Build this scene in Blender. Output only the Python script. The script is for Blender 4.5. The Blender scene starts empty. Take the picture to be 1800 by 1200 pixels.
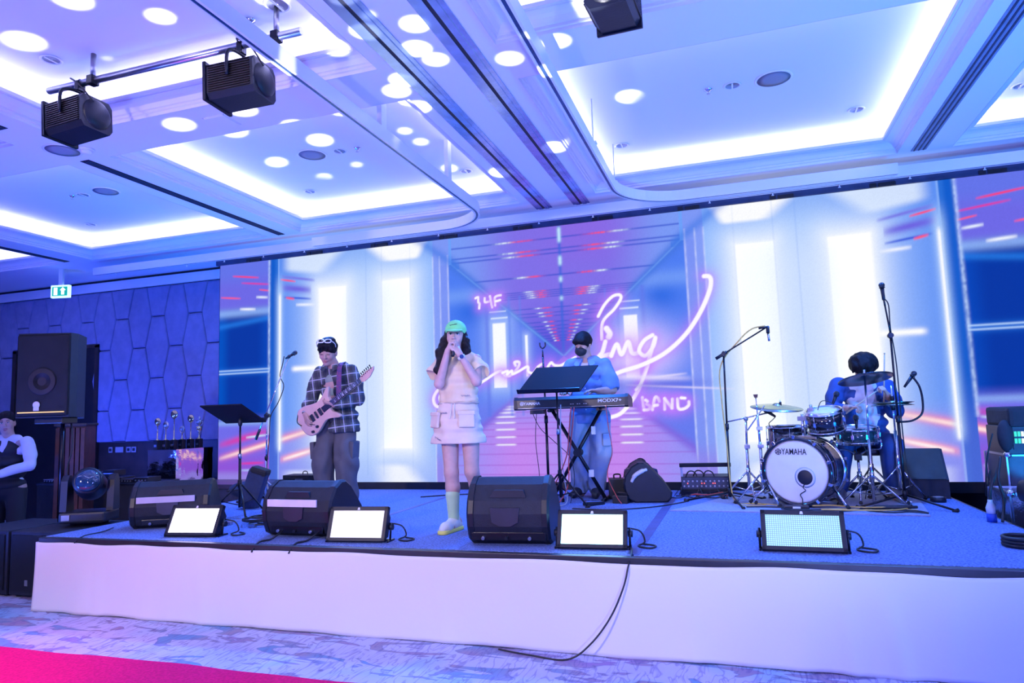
import bpy, bmesh, math, random
import numpy as np
from mathutils import Vector, Matrix
random.seed(7)
SC = bpy.context.scene
COL = SC.collection
PI = math.pi
def R(d): return math.radians(d)

# ------------------------------------------------------------------ camera
def make_camera():
    yaw, pitch, roll = R(18.0), R(6.0), R(-1.88)
    f = Vector((-math.sin(yaw)*math.cos(pitch), math.cos(yaw)*math.cos(pitch), math.sin(pitch)))
    r0 = Vector((math.cos(yaw), math.sin(yaw), 0)); u0 = r0.cross(f)
    r = math.cos(roll)*r0 + math.sin(roll)*u0
    u = -math.sin(roll)*r0 + math.cos(roll)*u0
    m = Matrix(((r.x,u.x,-f.x,0),(r.y,u.y,-f.y,0),(r.z,u.z,-f.z,1.481),(0,0,0,1)))
    cd = bpy.data.cameras.new('camera'); cd.lens = 24; cd.sensor_width = 36; cd.sensor_fit = 'HORIZONTAL'
    cd.clip_start = .05; cd.clip_end = 100
    c = bpy.data.objects.new('camera', cd); COL.objects.link(c); c.matrix_world = m
    SC.camera = c
make_camera()

# ------------------------------------------------------------------ world and exposure
w = bpy.data.worlds.new('ballroom_ambient'); SC.world = w; w.use_nodes = True
bg = w.node_tree.nodes['Background']
bg.inputs[0].default_value = (.035, .11, 1.0, 1); bg.inputs[1].default_value = 1.1
SC.view_settings.view_transform = 'Standard'; SC.view_settings.look = 'None'
SC.view_settings.gamma = 1; SC.view_settings.use_curve_mapping = False
SC.view_settings.exposure = 0.0
SC.cycles.use_denoising = True
SC.cycles.max_bounces = 6; SC.cycles.diffuse_bounces = 3; SC.cycles.glossy_bounces = 3
SC.cycles.caustics_reflective = False; SC.cycles.caustics_refractive = False
SC.cycles.sample_clamp_indirect = 6

# ------------------------------------------------------------------ lights of the room
def lamp(name, kind, loc, target, energy, col, **kw):
    d = bpy.data.lights.new(name, kind); d.energy = energy; d.color = col
    for k, v in kw.items(): setattr(d, k, v)
    o = bpy.data.objects.new(name, d); COL.objects.link(o); o.location = loc
    o.rotation_euler = (Vector(target)-Vector(loc)).to_track_quat('-Z', 'Y').to_euler()
    return o
# the ballroom's front-of-house wash lights, hung behind the audience
lamp('front_wash_light', 'SPOT', (-4.2, -3.2, 3.6), (-3.2, 5.2, .7), 1150, (1, .80, .82), spot_size=R(58), spot_blend=.7, shadow_soft_size=.12)
lamp('front_wash_light', 'SPOT', (.4, -3.2, 3.6), (-2.0, 5.2, .7), 430, (1, .84, .95), spot_size=R(46), spot_blend=.8, shadow_soft_size=.12)
lamp('blue_wash_light', 'SPOT', (4.2, -2.2, 3.5), (1.2, 5.2, .6), 2200, (.16, .22, 1), spot_size=R(72), spot_blend=.8, shadow_soft_size=.3)
lamp('pink_wash_light', 'SPOT', (-5.6, .6, 3.4), (-4.9, 2.3, 0), 800, (1, .10, .42), spot_size=R(44), spot_blend=.7, shadow_soft_size=.2)
# unseen blue spots added high over the stage to colour its carpet
for x in (-4.6, -1.75, 1.3):
    lamp('added_stage_fill', 'SPOT', (x, 6.75, 3.72), (x, 5.5, .6), 620, (.03, .20, 1), spot_size=R(110), spot_blend=.8, shadow_soft_size=.15)
# added blue fill spots without fixtures, brightening the ceiling and back wall
for p, t, e, c in (((-6.5, 3.3, .3), (-6.2, 5.4, 4), 430, (.04, .13, 1)), ((-10.2, 3.2, .3), (-9.6, 6.0, 4), 380, (.03, .09, 1)),
                   ((3.3, 4.3, .5), (-.9, 6.5, 4), 600, (.0, .30, 1)), ((-3.6, 1.4, .3), (-3.4, 3.6, 4), 500, (.15, .21, 1)),
                   ((1.0, 1.8, .3), (.4, 4.2, 4), 540, (.22, .30, 1)), ((-9.3, 6.4, .95), (-8.7, 8.4, 2.4), 210, (.03, .085, 1)), ((-6.0, 6.2, .8), (-5.6, 7.0, 4), 260, (.0, .28, 1))):
    lamp('added_blue_fill', 'SPOT', p, t, e, c, spot_size=R(125), spot_blend=.9, shadow_soft_size=.15)
# gobo projector on the floor: throws soft spots of light on the ceiling
def gobo():
    o = lamp('gobo_projector', 'SPOT', (-1.75, 3.2, .25), (-2.35, 4.0, 3.9), 2600, (.93, .93, 1), spot_size=R(62), spot_blend=.12, shadow_soft_size=.02)
    d = o.data; d.use_nodes = True; N = d.node_tree.nodes; L = d.node_tree.links; em = N['Emission']
    tc = N.new('ShaderNodeTexCoord'); vo = N.new('ShaderNodeTexVoronoi'); vo.inputs['Scale'].default_value = 11.5
    L.new(tc.outputs['Normal'], vo.inputs['Vector'])
    mr = N.new('ShaderNodeMapRange'); mr.interpolation_type = 'SMOOTHSTEP'
    for i, v in ((1, .33), (2, .25), (3, 0.), (4, 1.)): mr.inputs[i].default_value = v
    L.new(vo.outputs['Distance'], mr.inputs[0])
    sp = N.new('ShaderNodeSeparateColor'); L.new(vo.outputs['Color'], sp.inputs[0])
    gt = N.new('ShaderNodeMath'); gt.operation = 'GREATER_THAN'; gt.inputs[1].default_value = .30; L.new(sp.outputs[0], gt.inputs[0])
    ml = N.new('ShaderNodeMath'); ml.operation = 'MULTIPLY'; L.new(mr.outputs[0], ml.inputs[0]); L.new(gt.outputs[0], ml.inputs[1])
    L.new(ml.outputs[0], em.inputs['Strength'])
gobo()

# ------------------------------------------------------------------ materials
MATS = {}
def mat(name, col=(.5,.5,.5), rough=.6, metal=0., bump=None, var=0., vscale=8., emit=None, spec=.5, coat=0., trans=0., vcol=None):
    if name in MATS: return MATS[name]
    m = bpy.data.materials.new(name); m.use_nodes = True; nt = m.node_tree; N = nt.nodes; L = nt.links
    b = N['Principled BSDF']
    b.inputs['Base Color'].default_value = (*col, 1); b.inputs['Roughness'].default_value = rough
    b.inputs['Metallic'].default_value = metal; b.inputs['Specular IOR Level'].default_value = spec
    b.inputs['Coat Weight'].default_value = coat; b.inputs['Transmission Weight'].default_value = trans
    tc = N.new('ShaderNodeTexCoord')
    if var or vcol:
        nz = N.new('ShaderNodeTexNoise'); nz.inputs['Scale'].default_value = vscale; nz.inputs['Detail'].default_value = 4
        L.new(tc.outputs['Object'], nz.inputs['Vector'])
        mx = N.new('ShaderNodeMix'); mx.data_type = 'RGBA'
        c2 = vcol if vcol else tuple(min(1, c*(1+var)) for c in col)
        c1 = col if vcol else tuple(c*(1-var) for c in col)
        mx.inputs[6].default_value = (*c1, 1); mx.inputs[7].default_value = (*c2, 1)
        rp = N.new('ShaderNodeMapRange'); rp.inputs[1].default_value = .35; rp.inputs[2].default_value = .65
        L.new(nz.outputs['Fac'], rp.inputs[0]); L.new(rp.outputs[0], mx.inputs[0])
        L.new(mx.outputs[2], b.inputs['Base Color'])
    if bump:
        bz = N.new('ShaderNodeTexNoise'); bz.inputs['Scale'].default_value = bump[0]; bz.inputs['Detail'].default_value = 3
        L.new(tc.outputs['Object'], bz.inputs['Vector'])
        bp = N.new('ShaderNodeBump'); bp.inputs['Strength'].default_value = bump[1]; bp.inputs['Distance'].default_value = .01
        L.new(bz.outputs['Fac'], bp.inputs['Height']); L.new(bp.outputs[0], b.inputs['Normal'])
    if emit:
        b.inputs['Emission Color'].default_value = (*emit[0], 1); b.inputs['Emission Strength'].default_value = emit[1]
    MATS[name] = m
    return m
M_white   = mat('white_plaster', (.80,.80,.84), .7, bump=(60,.02))
M_rail    = mat('white_rail', (.78,.78,.82), .35, bump=(30,.01))
M_railgap = mat('rail_groove', (.05,.12,.25), .25, metal=.6, var=.2)
M_alu     = mat('aluminium_slot', (.42,.55,.86), .22, metal=.9, var=.1)
M_dark    = mat('slot_black', (.006,.008,.02), .5, var=.2)
M_black   = mat('black_plastic', (.005,.008,.016), .45, bump=(90,.08), var=.15)
M_blackm  = mat('black_metal', (.005,.007,.014), .3, metal=.3, var=.15)
M_cabinet = mat('speaker_cabinet', (.005,.009,.020), .6, bump=(220,.35), var=.2, vscale=30)
M_grille  = mat('speaker_grille', (.004,.007,.013), .5, metal=.4, bump=(500,.5))
M_chrome  = mat('chrome', (.75,.76,.80), .14, metal=1., var=.05)
M_silver  = mat('brushed_steel', (.55,.56,.60), .3, metal=1., bump=(120,.05))
M_rubber  = mat('rubber', (.012,.012,.014), .8, var=.2)
M_cable   = mat('black_cable', (.012,.013,.016), .5, var=.2)
M_cabley  = mat('yellow_cable', (.62,.42,.10), .5, var=.15)
M_cabler  = mat('red_cable', (.55,.06,.05), .5, var=.15)
M_cablew  = mat('grey_cable', (.45,.46,.50), .5, var=.15)
M_wpanel  = mat('padded_wall_fabric', (.22,.24,.42), .85, bump=(300,.15), var=.08)
M_wood    = mat('dark_wood', (.035,.022,.02), .45, var=.3, vscale=5)
M_redwood = mat('red_brown_wood', (.10,.028,.022), .4, var=.35, vscale=6)
M_gold    = mat('gold_metal', (.85,.66,.35), .2, metal=1., var=.1)
M_white_p = mat('white_plastic', (.8,.8,.8), .4, var=.03)
M_print   = mat('white_print', (.8,.8,.82), .5, var=.02)
M_blackpr = mat('black_print', (.008,.008,.01), .5, var=.1)

# ------------------------------------------------------------------ mesh building
class MB:
    def __init__(s): s.v=[]; s.f=[]; s.sm=[]; s.mt=[]; s.M=Matrix.Identity(4); s.slot=0
    def at(s, loc=(0,0,0), rot=(0,0,0)):
        from mathutils import Euler
        s.M = Matrix.Translation(loc) @ Euler(rot).to_matrix().to_4x4(); return s
    def add(s, vs, fs, smooth=False):
        o=len(s.v); s.v += [tuple(s.M @ Vector(p)) for p in vs]
        for f in fs: s.f.append(tuple(i+o for i in f)); s.sm.append(smooth); s.mt.append(s.slot)
        return s
    def box(s, a, b, bev=0.):
        (x0,y0,z0),(x1,y1,z1)=a,b
        if x0>x1:x0,x1=x1,x0
        if y0>y1:y0,y1=y1,y0
        if z0>z1:z0,z1=z1,z0
        if bev<=0:
            return s.add([(x0,y0,z0),(x1,y0,z0),(x1,y1,z0),(x0,y1,z0),(x0,y0,z1),(x1,y0,z1),(x1,y1,z1),(x0,y1,z1)],
              [(0,3,2,1),(4,5,6,7),(0,1,5,4),(1,2,6,5),(2,3,7,6),(3,0,4,7)])
        bm=bmesh.new(); bmesh.ops.create_cube(bm,size=1)
        for v in bm.verts: v.co=Vector(((x0+x1)/2+v.co.x*(x1-x0),(y0+y1)/2+v.co.y*(y1-y0),(z0+z1)/2+v.co.z*(z1-z0)))
        bmesh.ops.bevel(bm,geom=bm.edges[:]+bm.verts[:],offset=bev,segments=2,affect='EDGES',profile=.6)
        bm.verts.index_update(); vs=[v.co[:] for v in bm.verts]; fs=[[v.index for v in f.verts] for f in bm.faces]; bm.free()
        return s.add(vs,fs)
    def cyl(s, p0, p1, r0, r1=None, n=14, cap=True, smooth=True):
        r1=r0 if r1 is None else r1
        p0,p1=Vector(p0),Vector(p1); d=(p1-p0)
        if d.length<1e-6: return s
        d.normalize(); a=d.orthogonal().normalized(); b=d.cross(a)
        vs=[];fs=[]
        for p,r in ((p0,r0),(p1,r1)):
            for i in range(n):
                t=2*PI*i/n; vs.append(tuple(p+a*math.cos(t)*r+b*math.sin(t)*r))
        for i in range(n): j=(i+1)%n; fs.append((i,j,n+j,n+i))
        s.add(vs,fs,smooth)
        if cap:
            s.add(vs[:n],[tuple(range(n-1,-1,-1))]); s.add(vs[n:],[tuple(range(n))])
        return s
    def tube(s, pts, r, n=8, sub=1, closed=False):
        pts=[Vector(p) for p in pts]
        if sub>1: pts=catmull(pts,sub)
        rs=r if isinstance(r,(list,tuple)) else [r]*len(pts)
        if len(rs)!=len(pts): rs=[rs[min(len(rs)-1,int(i*len(rs)/len(pts)))] for i in range(len(pts))]
        vs=[];fs=[]; t=(pts[1]-pts[0]).normalized(); a=t.orthogonal().normalized()
        for i,p in enumerate(pts):
            t=(pts[min(i+1,len(pts)-1)]-pts[max(i-1,0)])
            if t.length<1e-9: t=Vector((0,0,1))
            t.normalize(); a=(a-t*a.dot(t))
            if a.length<1e-5: a=t.orthogonal()
            a.normalize(); b=t.cross(a)
            for k in range(n):
                q=2*PI*k/n; vs.append(tuple(p+(a*math.cos(q)+b*math.sin(q))*rs[i]))
        for i in range(len(pts)-1):
            for k in range(n):
                l=(k+1)%n; fs.append((i*n+k,i*n+l,(i+1)*n+l,(i+1)*n+k))
        fs.append(tuple(range(n-1,-1,-1))); fs.append(tuple(range((len(pts)-1)*n,len(pts)*n)))
        return s.add(vs,fs,True)
    def lathe(s, prof, c=(0,0,0), axis='z', n=24, smooth=True):
        vs=[];fs=[]
        for (r,h) in prof:
            for i in range(n):
                t=2*PI*i/n; x,y=r*math.cos(t),r*math.sin(t)
                if axis=='z': p=(c[0]+x,c[1]+y,c[2]+h)
                elif axis=='y': p=(c[0]+x,c[1]+h,c[2]+y)
                else: p=(c[0]+h,c[1]+x,c[2]+y)
                vs.append(p)
        for k in range(len(prof)-1):
            for i in range(n):
                j=(i+1)%n; fs.append((k*n+i,k*n+j,(k+1)*n+j,(k+1)*n+i))
        if prof[0][0]>1e-6: fs.append(tuple(range(n-1,-1,-1)))
        if prof[-1][0]>1e-6: fs.append(tuple(range((len(prof)-1)*n,len(prof)*n)))
        return s.add(vs,fs,smooth)
    def prism(s, poly, h0, h1, plane='xz', smooth=False):
        # polygon in a plane, extruded along the remaining axis
        n=len(poly); vs=[]
        for h in (h0,h1):
            for (a,b) in poly:
                vs.append({'xz':(a,h,b),'xy':(a,b,h),'yz':(h,a,b)}[plane])
        fs=[tuple(range(n)),tuple(range(2*n-1,n-1,-1))]
        for i in range(n): j=(i+1)%n; fs.append((i,n+i,n+j,j))
        return s.add(vs,fs,smooth)
    def ell(s, c, r, n=14, m=9):
        vs=[];fs=[]
        for k in range(m+1):
            p=PI*k/m
            for i in range(n):
                t=2*PI*i/n; vs.append((c[0]+r[0]*math.sin(p)*math.cos(t),c[1]+r[1]*math.sin(p)*math.sin(t),c[2]+r[2]*math.cos(p)))
        for k in range(m):
            for i in range(n):
                j=(i+1)%n; fs.append((k*n+i,k*n+j,(k+1)*n+j,(k+1)*n+i))
        return s.add(vs,fs,True)
    def build(s, name, material, parent=None, kind=None):
        me=bpy.data.meshes.new(name); me.from_pydata(s.v,[],s.f)
        me.polygons.foreach_set('use_smooth',s.sm)
        for m_ in (material if isinstance(material,(list,tuple)) else [material]): me.materials.append(m_)
        if isinstance(material,(list,tuple)): me.polygons.foreach_set('material_index',s.mt)
        me.update()
        bm=bmesh.new(); bm.from_mesh(me); bmesh.ops.remove_doubles(bm,verts=bm.verts[:],dist=1e-6); bmesh.ops.recalc_face_normals(bm,faces=bm.faces[:]); bm.to_mesh(me); bm.free()
        return link(name, me, parent, kind)
def link(name, me, parent=None, kind=None):
    o=bpy.data.objects.new(name, me); COL.objects.link(o)
    if parent is not None: o.parent=parent
    if kind: o['kind']=kind
    return o
def catmull(P, sub):
    P=[Vector(p) for p in P]; out=[]
    for i in range(len(P)-1):
        a=P[max(i-1,0)];b=P[i];c=P[i+1];d=P[min(i+2,len(P)-1)]
        for k in range(sub):
            t=k/sub
            out.append(.5*((2*b)+(c-a)*t+(2*a-5*b+4*c-d)*t*t+(3*b-a-3*c+d)*t**3))
    out.append(P[-1]); return out
def thing(name, label, cat, loc=(0,0,0), rz=0., group=None):
    o=bpy.data.objects.new(name,None); COL.objects.link(o); o.empty_display_size=.1
    o.location=loc; o.rotation_euler=(0,0,rz); o['label']=label; o['category']=cat
    if group: o['group']=group
    return o
def tag(o, label, cat, group=None):
    o['label']=label; o['category']=cat
    if group: o['group']=group
    return o
def copy_tree(o, parent=None):
    c=o.copy(); COL.objects.link(c); c.parent=parent
    for ch in list(o.children): copy_tree(ch,c)
    return c
def text_mesh(txt, size, material, name, parent=None, loc=(0,0,0), rot=(R(90),0,0), depth=.001, xs=1.0, bold=0.):
    cu=bpy.data.curves.new(name,'FONT'); cu.body=txt; cu.size=size; cu.extrude=depth; cu.align_x='CENTER'; cu.align_y='CENTER'; cu.offset=bold
    t=bpy.data.objects.new(name,cu); COL.objects.link(t)
    dg=bpy.context.evaluated_depsgraph_get(); me=bpy.data.meshes.new_from_object(t.evaluated_get(dg))
    bpy.data.objects.remove(t); bpy.data.curves.remove(cu)
    me.materials.clear(); me.materials.append(material); me.name=name
    o=link(name,me,parent); o.location=loc; o.rotation_euler=rot; o.scale=(xs,1,1)
    return o
# ================================================================== THE SETTING
SZ=.585                      # height of the stage floor
def struct(o, label=None):
    o['kind']='structure'
    if label: o['label']=label
    return o
# ---- patterned carpet floor
def carpet_mat():
    m=bpy.data.materials.new('patterned_carpet'); m.use_nodes=True; nt=m.node_tree; N=nt.nodes; L=nt.links
    b=N['Principled BSDF']; b.inputs['Roughness'].default_value=.9; b.inputs['Specular IOR Level'].default_value=.1
    tc=N.new('ShaderNodeTexCoord')
    def math_(op,a,bb=None,c=None):
        n=N.new('ShaderNodeMath'); n.operation=op
        for i,v in enumerate((a,bb,c)):
            if v is None: continue
            if isinstance(v,(int,float)): n.inputs[i].default_value=v
            else: L.new(v,n.inputs[i])
        return n.outputs[0]
    def noise(scale,detail=3,dist=0.,vec=None,rough=.55):
        n=N.new('ShaderNodeTexNoise'); n.inputs['Scale'].default_value=scale; n.inputs['Detail'].default_value=detail
        n.inputs['Distortion'].default_value=dist; n.inputs['Roughness'].default_value=rough
        L.new(vec if vec is not None else tc.outputs['Object'],n.inputs['Vector']); return n
    def ramp(fac,stops):
        n=N.new('ShaderNodeValToRGB'); cr=n.color_ramp
        while len(cr.elements)<len(stops): cr.elements.new(.5)
        for e,(p,c) in zip(cr.elements,stops): e.position=p; e.color=(*c,1)
        L.new(fac,n.inputs[0]); return n.outputs[0]
    def mix(f,a,c,mode='MIX'):
        n=N.new('ShaderNodeMix'); n.data_type='RGBA'; n.blend_type=mode
        for s,v in ((0,f),(6,a),(7,c)):
            if isinstance(v,(int,float)): n.inputs[s].default_value=v
            elif isinstance(v,tuple): n.inputs[s].default_value=(*v,1)
            else: L.new(v,n.inputs[s])
        return n.outputs[2]
    mp=N.new('ShaderNodeMapping'); mp.inputs['Rotation'].default_value=(0,0,R(38)); mp.inputs['Scale'].default_value=(1.,3.0,1.)
    mp2=N.new('ShaderNodeMapping'); mp2.inputs['Rotation'].default_value=(0,0,R(-24)); mp2.inputs['Scale'].default_value=(4.5,1.,1.); L.new(tc.outputs['Object'],mp2.inputs['Vector'])
    L.new(tc.outputs['Object'],mp.inputs['Vector'])
    big=noise(1.1,2,.4)
    base=ramp(big.outputs['Fac'],[(.3,(.46,.46,.70)),(.5,(.56,.58,.80)),(.60,(.36,.52,.72)),(.72,(.16,.40,.58))])
    # painted blots with darker rims
    n1=noise(2.6,2,.8,mp.outputs[0])
    blot=ramp(n1.outputs['Fac'],[(.0,(0,0,0)),(.54,(0,0,0)),(.60,(1,1,1)),(1,(1,1,1))])
    rim=ramp(n1.outputs['Fac'],[(.0,(0,0,0)),(.545,(0,0,0)),(.566,(1,1,1)),(.60,(0,0,0))])
    c1=ramp(noise(1.7,1).outputs['Fac'],[(.35,(.30,.18,.42)),(.5,(.33,.25,.34)),(.65,(.12,.30,.52))])
    col=mix(math_('MULTIPLY',blot,.85),base,c1)
    n2=noise(3.0,1.5,1.4,mp2.outputs[0])
    vein=ramp(n2.outputs['Fac'],[(.0,(0,0,0)),(.45,(0,0,0)),(.5,(1,1,1)),(.55,(0,0,0))])
    col=mix(math_('MULTIPLY',vein,.6),col,(.16,.14,.32))
    col=mix(math_('MULTIPLY',rim,.55),col,(.08,.08,.2))
    fz=noise(220,2); col=mix(.18,col,fz.outputs['Color'],'OVERLAY')
    L.new(col,b.inputs['Base Color'])
    bp=N.new('ShaderNodeBump'); bp.inputs['Strength'].default_value=.25; bp.inputs['Distance'].default_value=.004
    L.new(fz.outputs['Fac'],bp.inputs['Height']); L.new(bp.outputs[0],b.inputs['Normal'])
    return m
struct(MB().box((-13,-7,-.1),(9,8.6,0)).build('floor',carpet_mat()),'patterned ballroom carpet in blue and lilac')
# red carpet runner, a slightly wavy far edge
def red_runner():
    mb=MB(); xs=np.linspace(-9,-1.2,60); e=[3.515+.012*math.sin(3.1*x)+.006*math.sin(9*x) for x in xs]
    top=[];vs=[];fs=[]
    for x,y in zip(xs,e): vs += [(x,y,.001),(x,y,.012),(x,1.2,.012),(x,1.2,.001)]
    for i in range(len(xs)-1):
        a=4*i;b=4*(i+1)
        for k in range(3): fs.append((a+k,b+k,b+k+1,a+k+1))
    fs += [(0,1,2,3),tuple(4*(len(xs)-1)+k for k in (3,2,1,0))]
    mb.add(vs,fs)
    o=mb.build('carpet_runner',mat('red_carpet',(.78,.012,.15),.95,bump=(400,.5),var=.12,vscale=60,spec=.1))
    tag(o,'bright pink-red carpet runner lying in front of the stage','carpet')
red_runner()

# ---- stage: eight-foot modules with carpet tops
M_stcarp=mat('stage_carpet',(.17,.24,.48),.95,bump=(260,.6),var=.42,vscale=75,spec=.15)
M_tape=mat('floor_tape',(.05,.08,.22),.5,var=.15)
M_stedge=mat('stage_edge_black',(.02,.022,.03),.45,var=.2)
stage=thing('stage','low modular stage with grey-blue carpet and black edge','stage',(0,0,0))
SX=[-5.58,-3.12,-.672,1.80]; SY=[4.30,6.09,7.79]
for i in range(3):
    for j in range(2):
        MB().box((SX[i]+.004,SY[j]+.004+(.035 if j==0 else 0),SZ-.06),(SX[i+1]-.004,SY[j+1]-.004,SZ),.004).build('stage_deck',M_stcarp,stage)
MB().box((SX[0],4.36,0),(SX[3],7.77,SZ-.07)).build('stage_frame',M_stedge,stage)
MB().box((SX[0]-.005,4.285,SZ-.075),(SX[3],4.338,SZ-.002),.006).build('edge_trim',M_stedge,stage)
MB().box((SX[3]-.002,4.30,SZ-.07),(SX[3]+.015,7.78,SZ-.002)).build('edge_trim',M_stedge,stage)
def tape(p,q,wd,name='floor_tape',m=M_tape):
    p,q=Vector(p),Vector(q); d=(q-p).normalized(); n=Vector((-d.y,d.x,0))*wd/2
    mb=MB(); mb.add([tuple(p-n),tuple(q-n),tuple(q+n),tuple(p+n)]+[tuple(v+Vector((0,0,.002))) for v in (p-n,q-n,q+n,p+n)],[(0,3,2,1),(4,5,6,7),(0,1,5,4),(1,2,6,5),(2,3,7,6),(3,0,4,7)])
    mb.build(name,m,stage)
tape((-.672,4.36,SZ),(-.672,7.1,SZ),.075); tape((-3.12,4.36,SZ),(-3.12,7.4,SZ),.05)
# ---- white stage skirt: stretched cloth with soft folds
def skirt():
    x0,x1=-5.60,1.84; nx,nz=330,22; rng=np.random.RandomState(3)
    folds=[(-5.05,.10,.02),(-4.9,.05,.012),(-4.4,.05,.008),(-3.9,.06,.009),(-3.3,.05,.007),(-2.7,.09,.008),(-1.95,.05,.007),(-1.5,.05,.006),(-.75,.16,.018),(-.35,.06,.01),(.30,.10,.020),(.50,.05,.018),(.72,.06,.02),(1.0,.05,.012),(1.35,.09,.016)]
    def pt(x,t):   # t 0 bottom .. 1 top
        y=4.272+.003*math.sin(2.1*x)
        for c,wd,a in folds:
            y-= a*math.exp(-((x-c-.10*(t-.5)*math.sin(c*7))/wd)**2)*(1-t)**.55*min(1,(1-t)*3)
        y-= .018*(1-t)**2 + .006*math.sin(11*x+3*t)*(1-t)*.4
        top=SZ-.036+.006*math.sin(4.2*x)+.004*math.sin(9.7*x+1)
        z=.006+.006*math.sin(7*x)*math.sin(3.1*x)+t*(top-.006)
        return y,z
    vs=[];fs=[]
    for k in range(nz+1):
        for i in range(nx+1):
            x=x0+(x1-x0)*i/nx; y,z=pt(x,k/nz); vs.append((x,y,z))
    for k in range(nz):
        for i in range(nx):
            a=k*(nx+1)+i; fs.append((a,a+1,a+nx+2,a+nx+1))
    mb=MB(); mb.add(vs,fs,True)
    # return at the left corner
    vs=[];fs=[]
    for k in range(nz+1):
        for i in range(9):
            y,z=pt(x0,k/nz); t=i/8; vs.append((x0-.012*math.sin(t*5)*(1-k/nz),y+t*(4.60-y),z))
    for k in range(nz):
        for i in range(8):
            a=k*9+i; fs.append((a,a+1,a+10,a+9))
    mb.add(vs,fs,True)
    o=mb.build('stage_skirt',mat('white_cloth',(.80,.78,.84),.85,bump=(40,.05),spec=.2))
    md=o.modifiers.new('thickness','SOLIDIFY'); md.thickness=.004
    tag(o,'white cloth skirt stretched along the stage front','cloth')
skirt()

# ---- ceiling: coffers with crown moulding and cove light
CZ=3.844; UZ=4.13; LIP=.14
XC=[(-12.2,-9.06),(-8.57,-5.60),(-5.11,-2.185),(-1.33,1.615),(2.08,5.0)]
YC=[(1.10,3.955),(4.435,7.21)]
ceil=bpy.data.objects.new('ceiling',None); COL.objects.link(ceil); struct(ceil,'white coffered ballroom ceiling with cove lighting')
def slab(a,b,n='soffit'): MB().box((*a,CZ),(*b,CZ+.03)).build(n,M_white,ceil)
xs=[-13]+[v for c in XC for v in c]+[9]
for k in range(0,len(xs),2): slab((xs[k],-7),(xs[k+1],8.6))
ys=[-7]+[v for c in YC for v in c]+[8.6]
for (a,b) in XC:
    for k in range(0,len(ys),2): slab((a,ys[k]),(b,ys[k+1]))
PROF=[(.002,-.001),(.002,.022),(.016,.026),(.016,.045),(.030,.048),(.036,.058),(.050,.078),(.072,.092),(.100,.098),(.118,.099),(.118,.106),(LIP,.106),(LIP,.134),(.02,.134),(-.02,.10),(-.02,.03)]
def coffer(x0,x1,y0,y1):
    vs=[];fs=[];n=len(PROF)
    for (d,h) in PROF:
        vs += [(x0+d,y0+d,CZ+h),(x1-d,y0+d,CZ+h),(x1-d,y1-d,CZ+h),(x0+d,y1-d,CZ+h)]
    for k in range(n-1):
        for i in range(4):
            j=(i+1)%4; fs.append((4*k+i,4*k+j,4*k+4+j,4*k+4+i))
    MB().add(vs,fs).build('coffer_moulding',M_white,ceil)
    g=.16
    mb=MB().box((x0-g,y0-g,UZ),(x1+g,y1+g,UZ+.04))
    for a,b in (((x0-g-.03,y0-g,CZ+.03),(x0-g,y1+g,UZ)),((x1+g,y0-g,CZ+.03),(x1+g+.03,y1+g,UZ)),((x0-g,y0-g-.03,CZ+.03),(x1+g,y0-g,UZ)),((x0-g,y1+g,CZ+.03),(x1+g,y1+g+.03,UZ))): mb.box(a,b)
    mb.build('coffer_panel',M_white,ceil)
    # cove strips: linear lamps lying behind the lip
    cx,cy=(x0+x1)/2,(y0+y1)/2; z=CZ+.15
    for (lx,ly,sx,sy) in ((cx,y0+.03,x1-x0,.05),(cx,y1-.03,x1-x0,.05),(x0+.03,cy,.05,y1-y0),(x1-.03,cy,.05,y1-y0)):
        d=bpy.data.lights.new('cove_strip','AREA'); d.shape='RECTANGLE'; d.size=sx; d.size_y=sy; d.energy=COVE*max(sx,sy); d.color=(.46,.46,1)
        o=bpy.data.objects.new('cove_strip',d); COL.objects.link(o); o.location=(lx,ly,z); o.rotation_euler=(PI,0,0)
COVE=8.0
for (a,b) in XC:
    for (c,d) in YC: coffer(a,b,c,d)
# ---- air diffusers in the beams: dark slot with slats
def vent(x,y0,y1,wd=.10,pale=False):
    o=thing('air_diffuser','long black slotted air diffuser in the ceiling beam','vent',(x,(y0+y1)/2,CZ),0,'linear air diffusers in the ceiling beams')
    l=(y1-y0)/2
    MB().box((-wd/2,-l,-.004),(wd/2,l,.004)).build('duct_slot',mat('vent_tray',(.20,.26,.42),.6,var=.1) if pale else M_dark,o)
    for k in range(3):
        xx=(-1+k)*wd*.30
        MB().box((xx-.006,-l+.01,-.010),(xx+.006,l-.01,-.003)).build('slat',mat('vent_slat',(.03,.05,.10),.5,var=.1),o)
    return o
v=vent(-5.385,4.42,7.20); v['label']='long black slotted air diffuser beside the coffer of the hanging pipe, far end'
v=vent(-5.37,1.6,3.70); v['label']='black slotted air diffuser at the left edge of the photo, near end'
v=vent(1.79,4.42,7.19,.13,True); v['label']='long slotted air diffuser in the blue beam at upper right'
v=vent(-8.97,4.42,7.15); v['label']='dark slotted air diffuser in the far-left beam above the exit sign'
# ---- pair of aluminium slots in the centre strip
slots=thing('partition_track','pair of mirror-finish partition tracks in the centre of the ceiling','track',(0,0,CZ))
for x in (-1.985,-1.545):
    MB().box((x-.014,1.2,-.006),(x+.014,7.50,.01)).build('track_gap',M_dark,slots)
    for s in (-1,1):
        MB().box((x+s*.014,1.2,-.012),(x+s*.060,7.50,0)).box((x+s*.060,1.2,-.006),(x+s*.095,7.50,0)).build('track_flange',M_alu,slots)
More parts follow.
